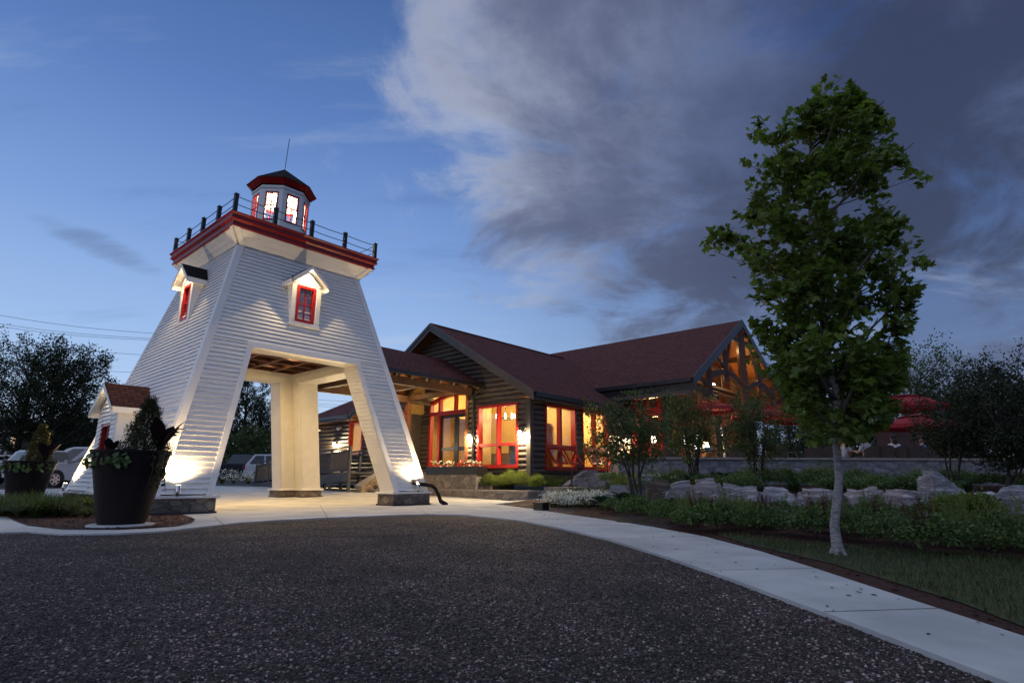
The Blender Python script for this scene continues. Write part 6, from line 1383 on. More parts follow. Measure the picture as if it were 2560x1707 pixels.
# flowers in the box, pot and by the ramp
def blooms(p,n,sx,sz,label,name,mats=('petal_white','petal_red'),frame=True):
    t=thing(name,label,'flowers',p); C=[]
    for m_,mt in enumerate(mats):
        k=n; a=nrg.uniform(-1,1,k)
        base=np.array([tuple(Vector(p)+VX*float(x)*sx+UX*rnd.uniform(-.12,.12)+Vector((0,0,rnd.uniform(.05,sz)*(1. if m_==0 else .6)))) for x in a]) if frame else np.array(p)+np.stack([nrg.normal(0,sx,k),nrg.normal(0,sx,k),nrg.uniform(.02,sz,k)],1)
        V,F=leaf_arrays(np.repeat(base,5,0),rdir(5*k,.1,1.),rdir(5*k),np.full(5*k,.045),np.array(OV[0])*np.array([1.8,1,1]),OV[1]); npmesh('blooms',V,F,mt,t,kind='stuff')
    k=n*3; base=np.array(p)+(np.array(VX)[None]*nrg.uniform(-1,1,(k,1))*sx+np.array(UX)[None]*nrg.uniform(-.16,.16,(k,1)) if frame else nrg.normal(0,sx,(k,3))*np.array([1,1,0])); base[:,2]=p[2]+nrg.uniform(-.02,sz*.7,k); V,F=leaf_arrays(base,rdir(k,.2,1.),rdir(k),np.full(k,.06),*OV); npmesh('leaves',V,F,'leaf_small',t)
for v,lb,mt in ((17.15,'white flower cluster with red edging at the far left of the flower box',('petal_white','petal_red')),(16.55,'white geranium cluster second from the left in the flower box',('petal_white','petal_red')),(15.85,'red blooms in the middle of the flower box',('petal_red','petal_red')),(15.5,'large white bloom cluster right of centre in the flower box',('petal_white','petal_red')),(15.0,'white and red blooms at the right end of the flower box',('petal_white','petal_red'))): blooms(w(14.84,v,1.12),26,.27,.30,lb,'geraniums',mt)
q=G(1084,1240,.02)+Vector((0,0,.34)); blooms(q,40,.10,.12,'white blooms filling the small black pot by the tower foot','potted_flowers',('petal_white',),False)
broad(q+Vector((-.05,.1,0)),'reddish tuft of foliage rising from the small black pot',14,.34,.012,'leaf_plume_red',name='red_tuft')
blooms(w(15.7,21.1,1.12),20,.15,.25,'red and white blooms at the top of the stone steps','step_flowers',('petal_red','petal_white'),False)
for i in range(4):
    px=(556,585,622,650)[i]; q=bp(px,34.+i%2); put(fc,ufc,i%2,q.x,q.y,(2.4,1.7,2.1,1.6)[i],'low white-flowered plant beyond the apron seen through the arch','white-flowered plants seen through the arch')
# --- lawn blades (beyond counting), gravel stones, mulch chips
def scatter(poly,n):
    P=np.array([(p[0],p[1]) for p in poly]); lo=P.min(0);hi=P.max(0); q=nrg.uniform(lo,hi,(n,2)); ins=np.zeros(n,bool); j=len(P)-1
    for i in range(len(P)):
        c=((P[i,1]>q[:,1])!=(P[j,1]>q[:,1]))&(q[:,0]<(P[j,0]-P[i,0])*(q[:,1]-P[i,1])/(P[j,1]-P[i,1]+1e-12)+P[i,0]); ins^=c; j=i
    return q[ins]
qq=scatter(walk,900); qq=qq[qq[:,1]<14][:130]; n_=len(qq); P_=np.concatenate([qq,hgt(qq[:,0],qq[:,1])[:,None]+.030],1); V,F=leaf_arrays(P_,np.tile([0,0,1.],(n_,1))+nrg.normal(0,.2,(n_,3)),rdir(n_,-.1,.1),nrg.uniform(.012,.05,n_),*OV); npmesh('fallen_leaves',V,F,'leaf_purple',kind='stuff')
q=scatter(lawnp,70000); q=q[(q[:,0]<7.5)]
pn_=np.sin(q[:,0]*2.1+1)*np.cos(q[:,1]*1.7)+nrg.normal(0,.6,len(q)); q=q[pn_>-.9]
B=np.concatenate([q,hgt(q[:,0],q[:,1])[:,None]+.018],1); V,F=blades(B,1,.075,.8,.006,.4,2); npmesh('lawn_grass',V,F,'blade_lawn',kind='stuff')
def pebbles(name,q,z,r0,r1,mat,flat=.6):
    n=len(q); ico=np.array([(0,0,1),(.89,0,.45),(.28,.85,.45),(-.72,.53,.45),(-.72,-.53,.45),(.28,-.85,.45),(.72,.53,-.45),(-.28,.85,-.45),(-.89,0,-.45),(-.28,-.85,-.45),(.72,-.53,-.45)],float)
    fc_=np.array([(0,1,2),(0,2,3),(0,3,4),(0,4,5),(0,5,1),(1,6,2),(2,7,3),(3,8,4),(4,9,5),(5,10,1),(2,6,7),(3,7,8),(4,8,9),(5,9,10),(1,10,6)])
    s=nrg.uniform(r0,r1,n)*nrg.uniform(.6,1.2,n); k=len(ico); J=ico[None]*(1+nrg.uniform(-.3,.3,(n,k,1))); a=nrg.uniform(0,6.28,n); ca,sa=np.cos(a)[:,None],np.sin(a)[:,None]; ex=nrg.uniform(.6,1.3,n)[:,None]
    x=J[...,0]*ex; y=J[...,1]; V=np.stack([(x*ca-y*sa)*s[:,None]+q[:,0:1],(x*sa+y*ca)*s[:,None]+q[:,1:2],J[...,2]*s[:,None]*flat+z[:,None]+s[:,None]*.15],2); F=(np.arange(n)*k)[:,None,None]+fc_[None]; return npmesh(name,V.reshape(-1,3),F.reshape(-1,3),mat,kind='stuff')
gx_=np.array([p.x for p in pl_w]); gy_=np.array([p.y for p in pl_w]); o_=np.argsort(gy_)
N0=190000; Y=1.6+(nrg.uniform(0,1,N0)**1.9)*9.5; X=nrg.uniform(-1,1,N0)*(Y*.98+.4); ok=(X<np.interp(Y,gy_[o_],gx_[o_])+.02); fx=np.array([p.x for p in front]); fy=np.array([p.y for p in front]); o2=np.argsort(fx); ok&=Y<np.interp(X,fx[o2],fy[o2])+.03
pebbles('gravel_stones',np.stack([X,Y],1)[ok],np.zeros(ok.sum()),(.0040),.0090,'gravel_stone')
q=scatter(bedp,7000); pebbles('mulch_chips',q,hgt(q[:,0],q[:,1])+.034,.010,.024,'mulch',.45)
q=scatter(gard,26000); q=q[(q[:,1]<16)]; pebbles('mulch_chips',q,hgt(q[:,0],q[:,1])+.012,.010,.026,'mulch',.45)
# ---------------------------------------------------------------- vehicles in the lot
def wheel(t,x,y,z,r,wd,side):
    mb=MB(); n=20; o=len(mb.v)
    prof=[(r*.66,-wd/2),(r*.93,-wd/2),(r,-wd*.3),(r,wd*.3),(r*.93,wd/2),(r*.66,wd/2)]
    for rr,yy in prof:
        for j in range(n): a=2*math.pi*j/n; mb.v.append((x+rr*math.cos(a),y+yy,z+rr*math.sin(a)))
    for i in range(len(prof)):
        for j in range(n): i2=(i+1)%len(prof); mb.f.append((i*n+j,i*n+(j+1)%n,i2*n+(j+1)%n,i2*n+j))
    w_=mb.build('wheel','rubber',t)
    rm=MB(); yy=y+side*wd*.42
    for k in range(6):
        a=2*math.pi*k/6; c=Vector((x,yy,z)); d=Vector((math.cos(a),0,math.sin(a))); s=Vector((-math.sin(a),0,math.cos(a)))
        rm.hexa([c+s*.05+Vector((0,-.02,0)),c-s*.05+Vector((0,-.02,0)),c-s*.028+d*r*.68+Vector((0,-.02,0)),c+s*.028+d*r*.68+Vector((0,-.02,0)),c+s*.05+Vector((0,.02,0)),c-s*.05+Vector((0,.02,0)),c-s*.028+d*r*.68+Vector((0,.02,0)),c+s*.028+d*r*.68+Vector((0,.02,0))])
    m=len(rm.v)
    for rr in (r*.62,r*.68):
        for yo in (-.03,.03):
            for j in range(n): a=2*math.pi*j/n; rm.v.append((x+rr*math.cos(a),yy+yo,z+rr*math.sin(a)))
    for j in range(n):
        j2=(j+1)%n; rm.f+=[(m+j,m+j2,m+2*n+j2,m+2*n+j),(m+n+j,m+n+j2,m+3*n+j2,m+3*n+j),(m+j,m+j2,m+n+j2,m+n+j),(m+2*n+j,m+2*n+j2,m+3*n+j2,m+3*n+j)]
    rm.build('rim','alloy',w_)
def car(name,label,cat,low,cab,wd,col_,wb,wr,p,rz,bed=None,rail=False,group='vehicles in the parking lot'):
    """low: lower body side outline [(x,z)], cab: greenhouse outline; x runs front(+) to back(-)"""
    t=thing(name,label,cat,(0,0,0),group); hw=wd/2
    def shell(poly,h0,h1,nm,mt,zlo,zhi,inset=.06):
        mb=MB(); n=len(poly); L=[]
        def y(z): f_=min(1,max(0,(z-zlo)/(zhi-zlo))); return h0+(h1-h0)*f_
        cx=sum(a for a,_ in poly)/n; cz=sum(b for _,b in poly)/n
        for s in (-1,1):
            L.append([(x,s*y(z),z) for x,z in poly])
        # bevelled edge ring: slightly shrunk outline stands out sideways
        R_=[[(cx+(x-cx)*.985,s*(y(z)+.035),cz+(z-cz)*.96) for x,z in poly] for s in (-1,1)]
        V=L[0]+L[1]+R_[0]+R_[1]; mb.v=V; 
        for i in range(n):
            j=(i+1)%n; mb.f.append((i,j,n+j,n+i)); mb.f.append((2*n+i,2*n+j,j,i)); mb.f.append((n+i,n+j,3*n+j,3*n+i))
        mb.f.append(tuple(2*n+i for i in range(n))); mb.f.append(tuple(3*n+i for i in range(n))[::-1]); return mb.build(nm,mt,t)
    shell(low,hw-.04,hw-.02,'body',col_,.3,1.)
    zlo=min(z for _,z in cab); zhi=max(z for _,z in cab); shell(cab,hw-.05,hw-.20,'cabin',col_,zlo,zhi)
    # side glass as panels just proud of the cabin sides, windscreens front and back
    y_=lambda z:(hw-.05)+(-.15)*(z-zlo)/(zhi-zlo)+.041
    c=sorted(cab); top=[q for q in cab if q[1]>zhi-.06]; fx=max(q[0] for q in top); bx_=min(q[0] for q in top); lf=max(q[0] for q in cab); lb=min(q[0] for q in cab)
    zt,zb=zhi-.10,zlo+.06; inter=lambda xt,xb,z:(xb+(xt-xb)*(z-zlo)/(zhi-zlo))
    k=3 if (fx-bx_)>1.6 else 2
    for s in (-1,1):
        for i in range(k):
            a0,a1=i/k+.02,(i+1)/k-.02; q=[]
            for a,z in ((a0,zb),(a1,zb),(a1,zt),(a0,zt)):
                xb=inter(bx_,lb,z)+.12;xf=inter(fx,lf,z)-.12; q.append((xb+(xf-xb)*a,s*y_(z),z))
            mb=MB(); mb.quad(*q); mb.build('side_window','car_glass',t)
        mb=MB(); mb.hexa([(lf-.25,s*(hw+.0),zlo+.02),(lf-.12,s*(hw+.0),zlo+.02),(lf-.12,s*(hw+.20),zlo+.02),(lf-.25,s*(hw+.20),zlo+.02),(lf-.25,s*hw,zlo+.16),(lf-.12,s*hw,zlo+.16),(lf-.12,s*(hw+.20),zlo+.16),(lf-.25,s*(hw+.20),zlo+.16)]); mb.build('wing_mirror',col_,t)
    for nm,xt,xb,e in (('windscreen',fx,lf,.012),('rear_window',bx_,lb,-.012)):
        mb=MB(); sgn=1 if e>0 else -1; mb.quad(*[(inter(xt,xb,z)+sgn*.03,s*(y_(z)-.13),z) for s,z in ((-1,zb+.03),(1,zb+.03),(1,zt+.02),(-1,zt+.02))]); mb.build(nm,'car_glass',t)
    x0_=max(x for x,_ in low); x1_=min(x for x,_ in low)
    for s in (-1,1):
        mb=MB(); mb.hexa([(x0_-.30,s*(hw-.38),.66),(x0_+.012,s*(hw-.38),.66),(x0_-.02,s*(hw-.03),.66),(x0_-.34,s*(hw+.022),.68),(x0_-.30,s*(hw-.38),.84),(x0_-.02,s*(hw-.38),.82),(x0_-.05,s*(hw-.03),.83),(x0_-.40,s*(hw+.022),.86)]); mb.build('headlight','lamp_clear',t)
        mb=MB(); mb.bx(x1_-.015,x1_+.10,*sorted((s*(hw+.022),s*(hw-.20))),.80,1.06,lambda a,b,c_:(a,b,c_)); mb.build('taillight','tail_red',t)
        mb=MB(); 
    mb=MB(); mb.bx(x0_-.06,x0_+.05,-hw+.08,hw-.08,.36,.56,lambda a,b,c_:(a,b,c_)); mb.build('bumper','gutter_black' if col_!='car_black' else 'steel',t)
    mb=MB(); mb.bx(x1_-.06,x1_+.05,-hw+.08,hw-.08,.40,.60,lambda a,b,c_:(a,b,c_)); mb.build('bumper','steel' if bed else col_,t)
    if bed:
        mb=MB(); mb.bx(bed[0],bed[1],-hw+.12,hw-.12,bed[2]+.002,bed[2]+.03,lambda a,b,c_:(a,b,c_)); mb.build('bed_cover','gutter_black',t)
    if rail:
        for s in (-1,1): mb=MB(); mb.tube([(bx_+.1,s*(hw-.26),zhi+.0),(bx_+.2,s*(hw-.26),zhi+.06),(fx-.2,s*(hw-.26),zhi+.06),(fx-.1,s*(hw-.26),zhi)],.02,6); mb.build('roof_rail','dark_metal',t)
    for x in (wb/2,-wb/2):
        for s in (-1,1):
            mb=MB(); n=16; 
            for yy in (s*(hw-.02),s*(hw+.018)):
                for j in range(n+1): a=math.pi*j/n; mb.v.append((x+(wr+.07)*math.cos(a),yy,wr+(wr+.07)*math.sin(a)))
            for j in range(n): mb.f.append((j,j+1,n+2+j,n+1+j))
            mb.f.append(tuple(range(n+1,2*n+2))); mb.build('wheel_arch','rubber',t)
            wheel(t,x,s*(hw-.09),wr,wr,.24,s)
    t.location=p; t.rotation_euler=(0,0,rz); return t
SUVL=[(2.25,.32),(2.35,.55),(2.30,.88),(2.05,1.0),(1.0,1.08),(-2.25,1.08),(-2.32,.7),(-2.25,.35)]; SUVC=[(1.02,1.06),(.30,1.66),(-.1,1.74),(-1.8,1.72),(-2.25,1.06)]
VANL=[(2.4,.30),(2.48,.55),(2.42,.92),(2.15,1.05),(1.25,1.15),(-2.4,1.15),(-2.46,.6),(-2.4,.32)]; VANC=[(1.45,1.13),(.55,1.84),(.2,1.93),(-2.2,1.93),(-2.42,1.13)]
TRKL=[(2.75,.45),(2.85,.7),(2.80,1.05),(2.5,1.17),(1.35,1.22),(-2.75,1.22),(-2.83,.8),(-2.75,.48)]; TRKC=[(1.5,1.2),(.75,1.80),(.5,1.88),(-.55,1.86),(-.95,1.2)]
def vp(px,Y): X=at(px,1200,Y).x; return Vector((X,Y,hz(X,Y)+.02))
car('parked_suv','grey sport utility vehicle parked nearest the tower, behind the far left planter','car',SUVL,SUVC,1.86,'car_silver',2.75,.36,vp(250,27.2),R(172),rail=True)
car('parked_van','white van with dark side windows parked behind the grey sport utility vehicle','van',VANL,VANC,1.95,'car_white',3.0,.35,vp(208,31.5),R(178))
car('parked_car','white car with a bright windscreen partly hidden by the far left planter','car',SUVL,SUVC,1.82,'car_white',2.7,.34,vp(75,31.),R(150))
car('parked_pickup','black pickup truck with covered bed seen through the tower arch','pickup truck',TRKL,TRKC,1.98,'car_black',3.4,.41,vp(606,42.5),R(6),bed=(-2.6,-1.0,1.22))
car('parked_suv','white vehicle behind the end of the ramp railing','car',SUVL,SUVC,1.84,'car_white',2.75,.36,vp(712,37.),R(14))
# ---------------------------------------------------------------- dark house beyond the lot
hp=vp(60,56); t=thing('neighbour_house','dark two-storey house with white trim and one lit window beyond the parked cars','house',hp)
H0=Vector((hp.x,hp.y,hp.z)); f3=lambda a,b,c_: (H0.x+a,H0.y+b,H0.z+c_)
ztop=at(60,1048,56).z-H0.z; ze=at(60,1082,56).z-H0.z; x1=at(143,1100,56).x-H0.x
mb=MB(); mb.bx(-9,x1-.5,0,8,-.3,ze,f3); mb.build('wall','house_dark',t)
mb=MB(); mb.hexa([f3(-9.5,-.7,ze),f3(x1,-.7,ze),f3(x1,4,ztop),f3(-9.5,4,ztop),f3(-9.5,-.7,ze+.15),f3(x1,-.7,ze+.15),f3(x1-.6,4,ztop+.15),f3(-9.5,4,ztop+.15)]); mb.hexa([f3(-9.5,4.01,ztop),f3(x1-.6,4.01,ztop),f3(x1,8.7,ze),f3(-9.5,8.7,ze),f3(-9.5,4.01,ztop+.15),f3(x1-.6,4.01,ztop+.15),f3(x1,8.7,ze+.15),f3(-9.5,8.7,ze+.15)]); mb.build('roof','black_shingle',t)
mb=MB(); mb.bx(-9.5,x1,-.78,-.7,ze-.08,ze+.12,f3); mb.build('fascia','white_frame',t)
mb=MB(); mb.bx(-9,x1-.5,-1.6,-.02,1.95,2.1,f3); mb.build('balcony','white_frame',t)
for xx in (x1-.7,x1-3.4): mb=MB(); mb.bx(xx-.09,xx+.09,-1.6,-1.42,2.1,ze,f3); mb.build('porch_post','white_frame',t)
for (xa,xb,za,zb,lit) in ((at(22,1090,56).x-H0.x,at(43,1090,56).x-H0.x,ze-1.75,ze-.45,True),(at(-10,1090,56).x-H0.x,at(8,1090,56).x-H0.x,ze-1.75,ze-.45,False),(at(15,1130,56).x-H0.x,at(30,1130,56).x-H0.x,.5,1.7,False)):
    fr=MB(); e=.12
    for b in ((xa-e,xa,za-e,zb+e),(xb,xb+e,za-e,zb+e),(xa,xb,za-e,za),(xa,xb,zb,zb+e)): fr.bx(b[0],b[1],-.06,.0,b[2],b[3],f3)
    fr.bx(xa,xb,-.05,-.01,(za+zb)/2-.03,(za+zb)/2+.03,f3); fo=fr.build('window','white_frame',t)
    pn=MB(); pn.quad(f3(xa,-.02,za),f3(xb,-.02,za),f3(xb,-.02,zb),f3(xa,-.02,zb)); pn.build('pane','house_window' if lit else 'car_glass',fo)
# ---------------------------------------------------------------- overhead wires
def wire(pts,label,r):
    t=thing('power_line',label,'power line',pts[0],'overhead power lines'); mb=MB(); P=[]
    for a,b in zip(pts,pts[1:]): P+=[a.lerp(b,i/10)-Vector((0,0,.25*math.sin(math.pi*i/10))) for i in range(10)]
    P.append(pts[-1]); mb.tube(P,r,4); mb.build('cable','dark_metal',t)
for (a,b,c_,Y,lb) in ((778,833,885,40,'topmost power line slanting down behind the upper tower'),(802,846,890,41,'second power line from the top behind the tower, upper one of a close pair'),(810,850,893,41,'third power line from the top behind the tower, lower one of a close pair'),(842,888,930,42,'fourth power line meeting the tower above the little porch roof'),(905,931,955,44,'fifth power line running behind the crown of the leaning dusky tree')): wire([at(-120,a-12,Y-6),at(380,b,Y),at(760,c_,Y+6)],lb,.014)
for (a,b,Y,lb) in ((952,987,62,'upper of three far power lines crossing the arch opening'),(962,997,62,'middle of three far power lines crossing the arch opening'),(969,1003,62,'lower of three far power lines crossing the arch opening'),(1028,1051,66,'upper far power line low in the arch opening'),(1034,1057,66,'lowest far power line seen in the arch opening')): wire([at(120,a,Y-8),at(660,b,Y),at(1000,b+18,Y+10)],lb,.018)
# ---------------------------------------------------------------- patio life behind the wall
PZ=1.04
def umbrella(px,ytop,Y,r,label,tilt=0.):
    a=at(px,ytop,Y); t=thing('patio_umbrella',label,'umbrella',(a.x,a.y,PZ),'red patio umbrellas'); n=8; c=Vector((a.x,a.y,a.z)); dz=r*.30
    P=lambda i,rr,z:Vector((c.x+rr*math.cos(R(22.5+45*i)),c.y+rr*math.sin(R(22.5+45*i)),c.z+z))
    mb=MB()
    for i in range(n): mb.add([P(i,.35*r,-dz*.28-.03),P(i+1,.35*r,-dz*.28-.03),P(i+1,r,-dz),P(i,r,-dz)],[(0,1,2,3)]); mb.quad(P(i,r,-dz),P(i+1,r,-dz),P(i+1,r*1.005,-dz-.14),P(i,r*1.005,-dz-.14))
    cp=mb.build('canopy','umbrella_red',t); mb=MB()
    for i in range(n): mb.add([P(i,.42*r,-dz*.24),P(i+1,.42*r,-dz*.24),c],[(0,1,2)])
    mb.build('vent_cap','umbrella_red',cp)
    mb=MB(); mb.tube([(c.x,c.y,PZ),(c.x,c.y,c.z+.06)],.028,8); mb.build('pole','timber_dark',t)
    for i in range(n): mb=MB(); mb.tube([P(i,.02,-.06),P(i,r*.98,-dz-.02)],.012,4,cap=False); mb.build('rib','timber_dark',t)
    mb=MB(); mb.lathe([(.28,0),(.28,.06),(.05,.10)],(c.x,c.y,PZ),16); mb.build('base','dark_metal',t)
umbrella(2258,985,26,1.9,'highest red umbrella showing right of the maple crown'); umbrella(2290,1034,22.5,1.55,'lower red umbrella right of the maple, above the brown windscreen'); umbrella(2010,1018,25.5,1.7,'red umbrella behind the lowest maple leaves left of its trunk'); umbrella(1775,1000,23.5,1.2,'small red umbrella in front of the hall gable glazing'); umbrella(1905,1015,24.5,1.3,'red umbrella behind the multi-stemmed tree nearest the maple')
# heater
a=at(1806,1066,22.); t=thing('patio_heater','slim steel patio heater standing before the hall glazing','patio heater',(a.x,a.y,PZ)); mb=MB(); mb.tube([(a.x,a.y,PZ),(a.x,a.y,a.z-.1)],.04,8); mb.lathe([(.22,0),(.22,.5),(.08,.55)],(a.x,a.y,PZ),14); mb.build('post','steel',t); mb=MB(); mb.lathe([(.30,.02),(.08,.10)],(a.x,a.y,a.z),16); mb.build('reflector','steel',t); mb=MB(); mb.lathe([(.07,-.22),(.09,-.02)],(a.x,a.y,a.z),12); mb.build('burner','alloy',t)
a=at(2012,1025,24.4); t=thing('hanging_heater','glowing orange heater hanging under a red umbrella left of the maple trunk','heater',tuple(a)); mb=MB(); mb.tube([a-Vector((.40,0,0)),a+Vector((.40,0,0))],.05,8); mb.build('element','heater_glow',t); mb=MB(); mb.hexa([a+Vector(q) for q in ((-.45,-.08,.06),(.45,-.08,.06),(.45,.08,.06),(-.45,.08,.06),(-.42,-.03,.12),(.42,-.03,.12),(.42,.03,.12),(-.42,.03,.12))]); mb.tube([a+Vector((0,0,.12)),a+Vector((0,0,.7))],.015,5); mb.build('hood','steel',t)
# windscreen of brown cloth on poles
t=thing('cloth_windscreen','brown cloth windscreen stretched between thin poles behind the seated people','windscreen',(at(2250,1100,27).x,27,PZ)); mb=MB(); A=[at(2188,1072,27.2),at(2240,1060,27),at(2280,1060,27),at(2312,1062,27)]
for p,q in zip(A,A[1:]): mb.prism([Vector((p.x,p.y,PZ)),Vector((q.x,q.y,PZ)),q,p],Vector((0,.02,0)))
mb.build('cloth','screen_brown',t)
for p in A: mb=MB(); mb.tube([(p.x,p.y-.03,PZ),(p.x,p.y-.03,p.z+.08)],.022,6); mb.build('pole','rail_slat',t)
# wicker chairs and tables
def wicker_chair():
    t=thing('wicker_chair','x','chair',(0,0,0),'dark wicker patio chairs'); mb=MB()
    f4=lambda a,b,c_:(a,b,c_)
    mb.bx(-.29,.29,-.27,.29,.30,.42,f4); mb.build('seat','wicker',t)
    mb=MB(); K=8
    for i in range(K):
        a0,a1=-1.25+2.5*i/K,-1.25+2.5*(i+1)/K; q=lambda a,rr,z:(rr*math.sin(a),-.02-rr*math.cos(a)*.98,z); hh=lambda a:.62+.30*math.cos(a*.9)
        mb.hexa([q(a0,.30,.30),q(a1,.30,.30),q(a1,.345,.30),q(a0,.345,.30),q(a0,.325,hh(a0)),q(a1,.325,hh(a1)),q(a1,.37,hh(a1)),q(a0,.37,hh(a0))])
    mb.build('backrest','wicker',t)
    for sx in (-1,1):
        for sy in (-1,1): mb=MB(); mb.tube([(sx*.24,sy*.24,0),(sx*.25,sy*.23,.32)],.022,6); mb.build('leg','dark_metal',t)
    return t
wc=wicker_chair(); wu=False
def chair_at(px,Y,rz,label):
    global wu
    q=Vector((at(px,1140,Y).x,Y,PZ))
    if not wu: wu=True; wc.location=q; wc.rotation_euler=(0,0,rz); wc['label']=label; return wc
    return copy_tree(wc,q,rz,None,label)
CH_=[(2030,20.6,0.1,'dark wicker chair behind the wall left of the maple trunk'),(2075,20.8,-.2,'dark wicker chair just left of the maple trunk'),(2172,20.5,.3,'dark wicker chair holding the person in grey'),(2208,20.5,0.,'empty dark wicker chair between the grey and the white-clad persons'),(2244,20.7,.1,'dark wicker chair holding the dark-haired person in patterned white'),(2284,20.6,-.1,'empty dark wicker chair left of the person in blue'),(2326,21.2,-1.2,'dark wicker chair holding the person in blue'),(2110,21.6,1.4,'dark wicker chair holding the person in stripes'),(1672,20.9,.2,'dark wicker chair below the hall window with the bright lamp'),(1840,20.8,0.,'dark wicker chair in front of the hall gable'),(1940,20.9,.2,'dark wicker chair behind the small tree left of the maple')]
chs=[chair_at(*c_) for c_ in CH_]
def table(px,Y,label,wd=.9):
    q=Vector((at(px,1140,Y).x,Y,PZ)); t=thing('patio_table',label,'table',q,'dark patio tables'); mb=MB(); mb.bx(-wd/2,wd/2,-.4,.4,.70,.74,lambda a,b,c_:(q.x+a,q.y+b,q.z+c_)); mb.build('tabletop','timber_dark',t)
    for sx in (-1,1):
        for sy in (-1,1): mb=MB(); mb.bx(sx*(wd/2-.06)-.03,sx*(wd/2-.06)+.03,sy*.34-.03,sy*.34+.03,0,.70,lambda a,b,c_:(q.x+a,q.y+b,q.z+c_)); mb.build('leg','dark_metal',t)
    return q
q=table(1775,21.2,'long dark patio table before the hall carrying a metal caddy',1.6); cd=thing('napkin_caddy','small pale metal caddy on the long patio table','caddy',(q.x-.05,q.y,q.z+.74)); mb=MB(); mb.xyz(q.x-.17,q.x+.07,q.y-.08,q.y+.08,q.z+.742,q.z+.88); mb.build('box','steel',cd); mb=MB(); mb.tube([(q.x-.15,q.y,q.z+.88),(q.x-.1,q.y,q.z+1.0),(q.x+.0,q.y,q.z+1.0),(q.x+.05,q.y,q.z+.88)],.008,5); mb.build('handle','dark_metal',cd)
q=table(2140,21.7,'dark table between the person in stripes and the person in grey'); 
q2=table(1958,21.6,'dark patio table left of the maple carrying a white cup'); c2=thing('white_cup','white cup standing on the patio table left of the maple','cup',(q2.x,q2.y-.2,q2.z+.74)); mb=MB(); mb.lathe([(.035,0),(.05,.09),(.044,.09),(.03,.02)],(q2.x,q2.y-.2,q2.z+.74),14,cap=False); mb.lathe([(.035,0.),(.035,.003)],(q2.x,q2.y-.2,q2.z+.742),14); mb.build('body','white_frame',c2); mb=MB(); mb.tube([(q2.x+.045,q2.y-.2,q2.z+.81),(q2.x+.075,q2.y-.2,q2.z+.795),(q2.x+.04,q2.y-.2,q2.z+.765)],.006,5); mb.build('handle','white_frame',c2)
g_=thing('red_glass','red drinking glass on the table beside the person in stripes','glass',(q.x+.1,q.y-.2,q.z+.74)); mb=MB(); mb.lathe([(.04,0),(.045,.16),(.04,.16),(.036,.02)],(q.x+.1,q.y-.2,q.z+.741),14,cap=False); mb.lathe([(.037,.10),(.037,.103)],(q.x+.1,q.y-.2,q.z+.741),12); mb.build('tumbler','tail_red',g_)
# television and table lamp inside the hall
a=at(1733,1104,26.3); tv=thing('television','bright wide television screen glowing inside the hall','television',tuple(a)); d1=(UX*.5-VX*.5).normalized(); hw_=(at(1756,1104,26.3)-at(1710,1104,26.3)).length/2
r_=Vector((1,0,0)); f5=lambda x,y,z:(a.x+x,a.y+y,a.z+z)
mb=MB(); mb.bx(-hw_-.05,hw_+.05,0,.07,-.36,.36,f5); mb.bx(-.06,.06,.0,.06,-.36-(a.z-.36-FZ),-.361,f5); mb.build('case','door_black',tv); mb=MB(); mb.quad(f5(-hw_,-.004,-.32),f5(hw_,-.004,-.32),f5(hw_,-.004,.32),f5(-hw_,-.004,.32)); mb.build('screen','tv_screen',tv)
for px,py,lb,Y in ((1676,1108,'glowing shaded lamp low behind the hall window left of the television',25.8),(1764,1112,'small glowing cone lamp right of the television',25.4),(1632,1097,'small bright lamp behind the hall glazing by the log strip',25.6)):
    a=at(px,py,Y); t=thing('table_lamp',lb,'lamp',(a.x,a.y,FZ),'lamps inside the hall'); mb=MB(); mb.lathe([(.16,-.14),(.09,.13)],a,14,cap=False); mb.build('lamp_shade','lamp_warm',t); mb=MB(); mb.tube([(a.x,a.y,FZ),(a.x,a.y,a.z+.05)],.02,6); mb.lathe([(.13,0),(.02,.05)],(a.x,a.y,FZ),12); mb.build('lamp_base','timber_dark',t); lamp('lamp_bulb',t,'POINT',a+Vector((0,0,.3)),60,(1,.66,.3),.1)
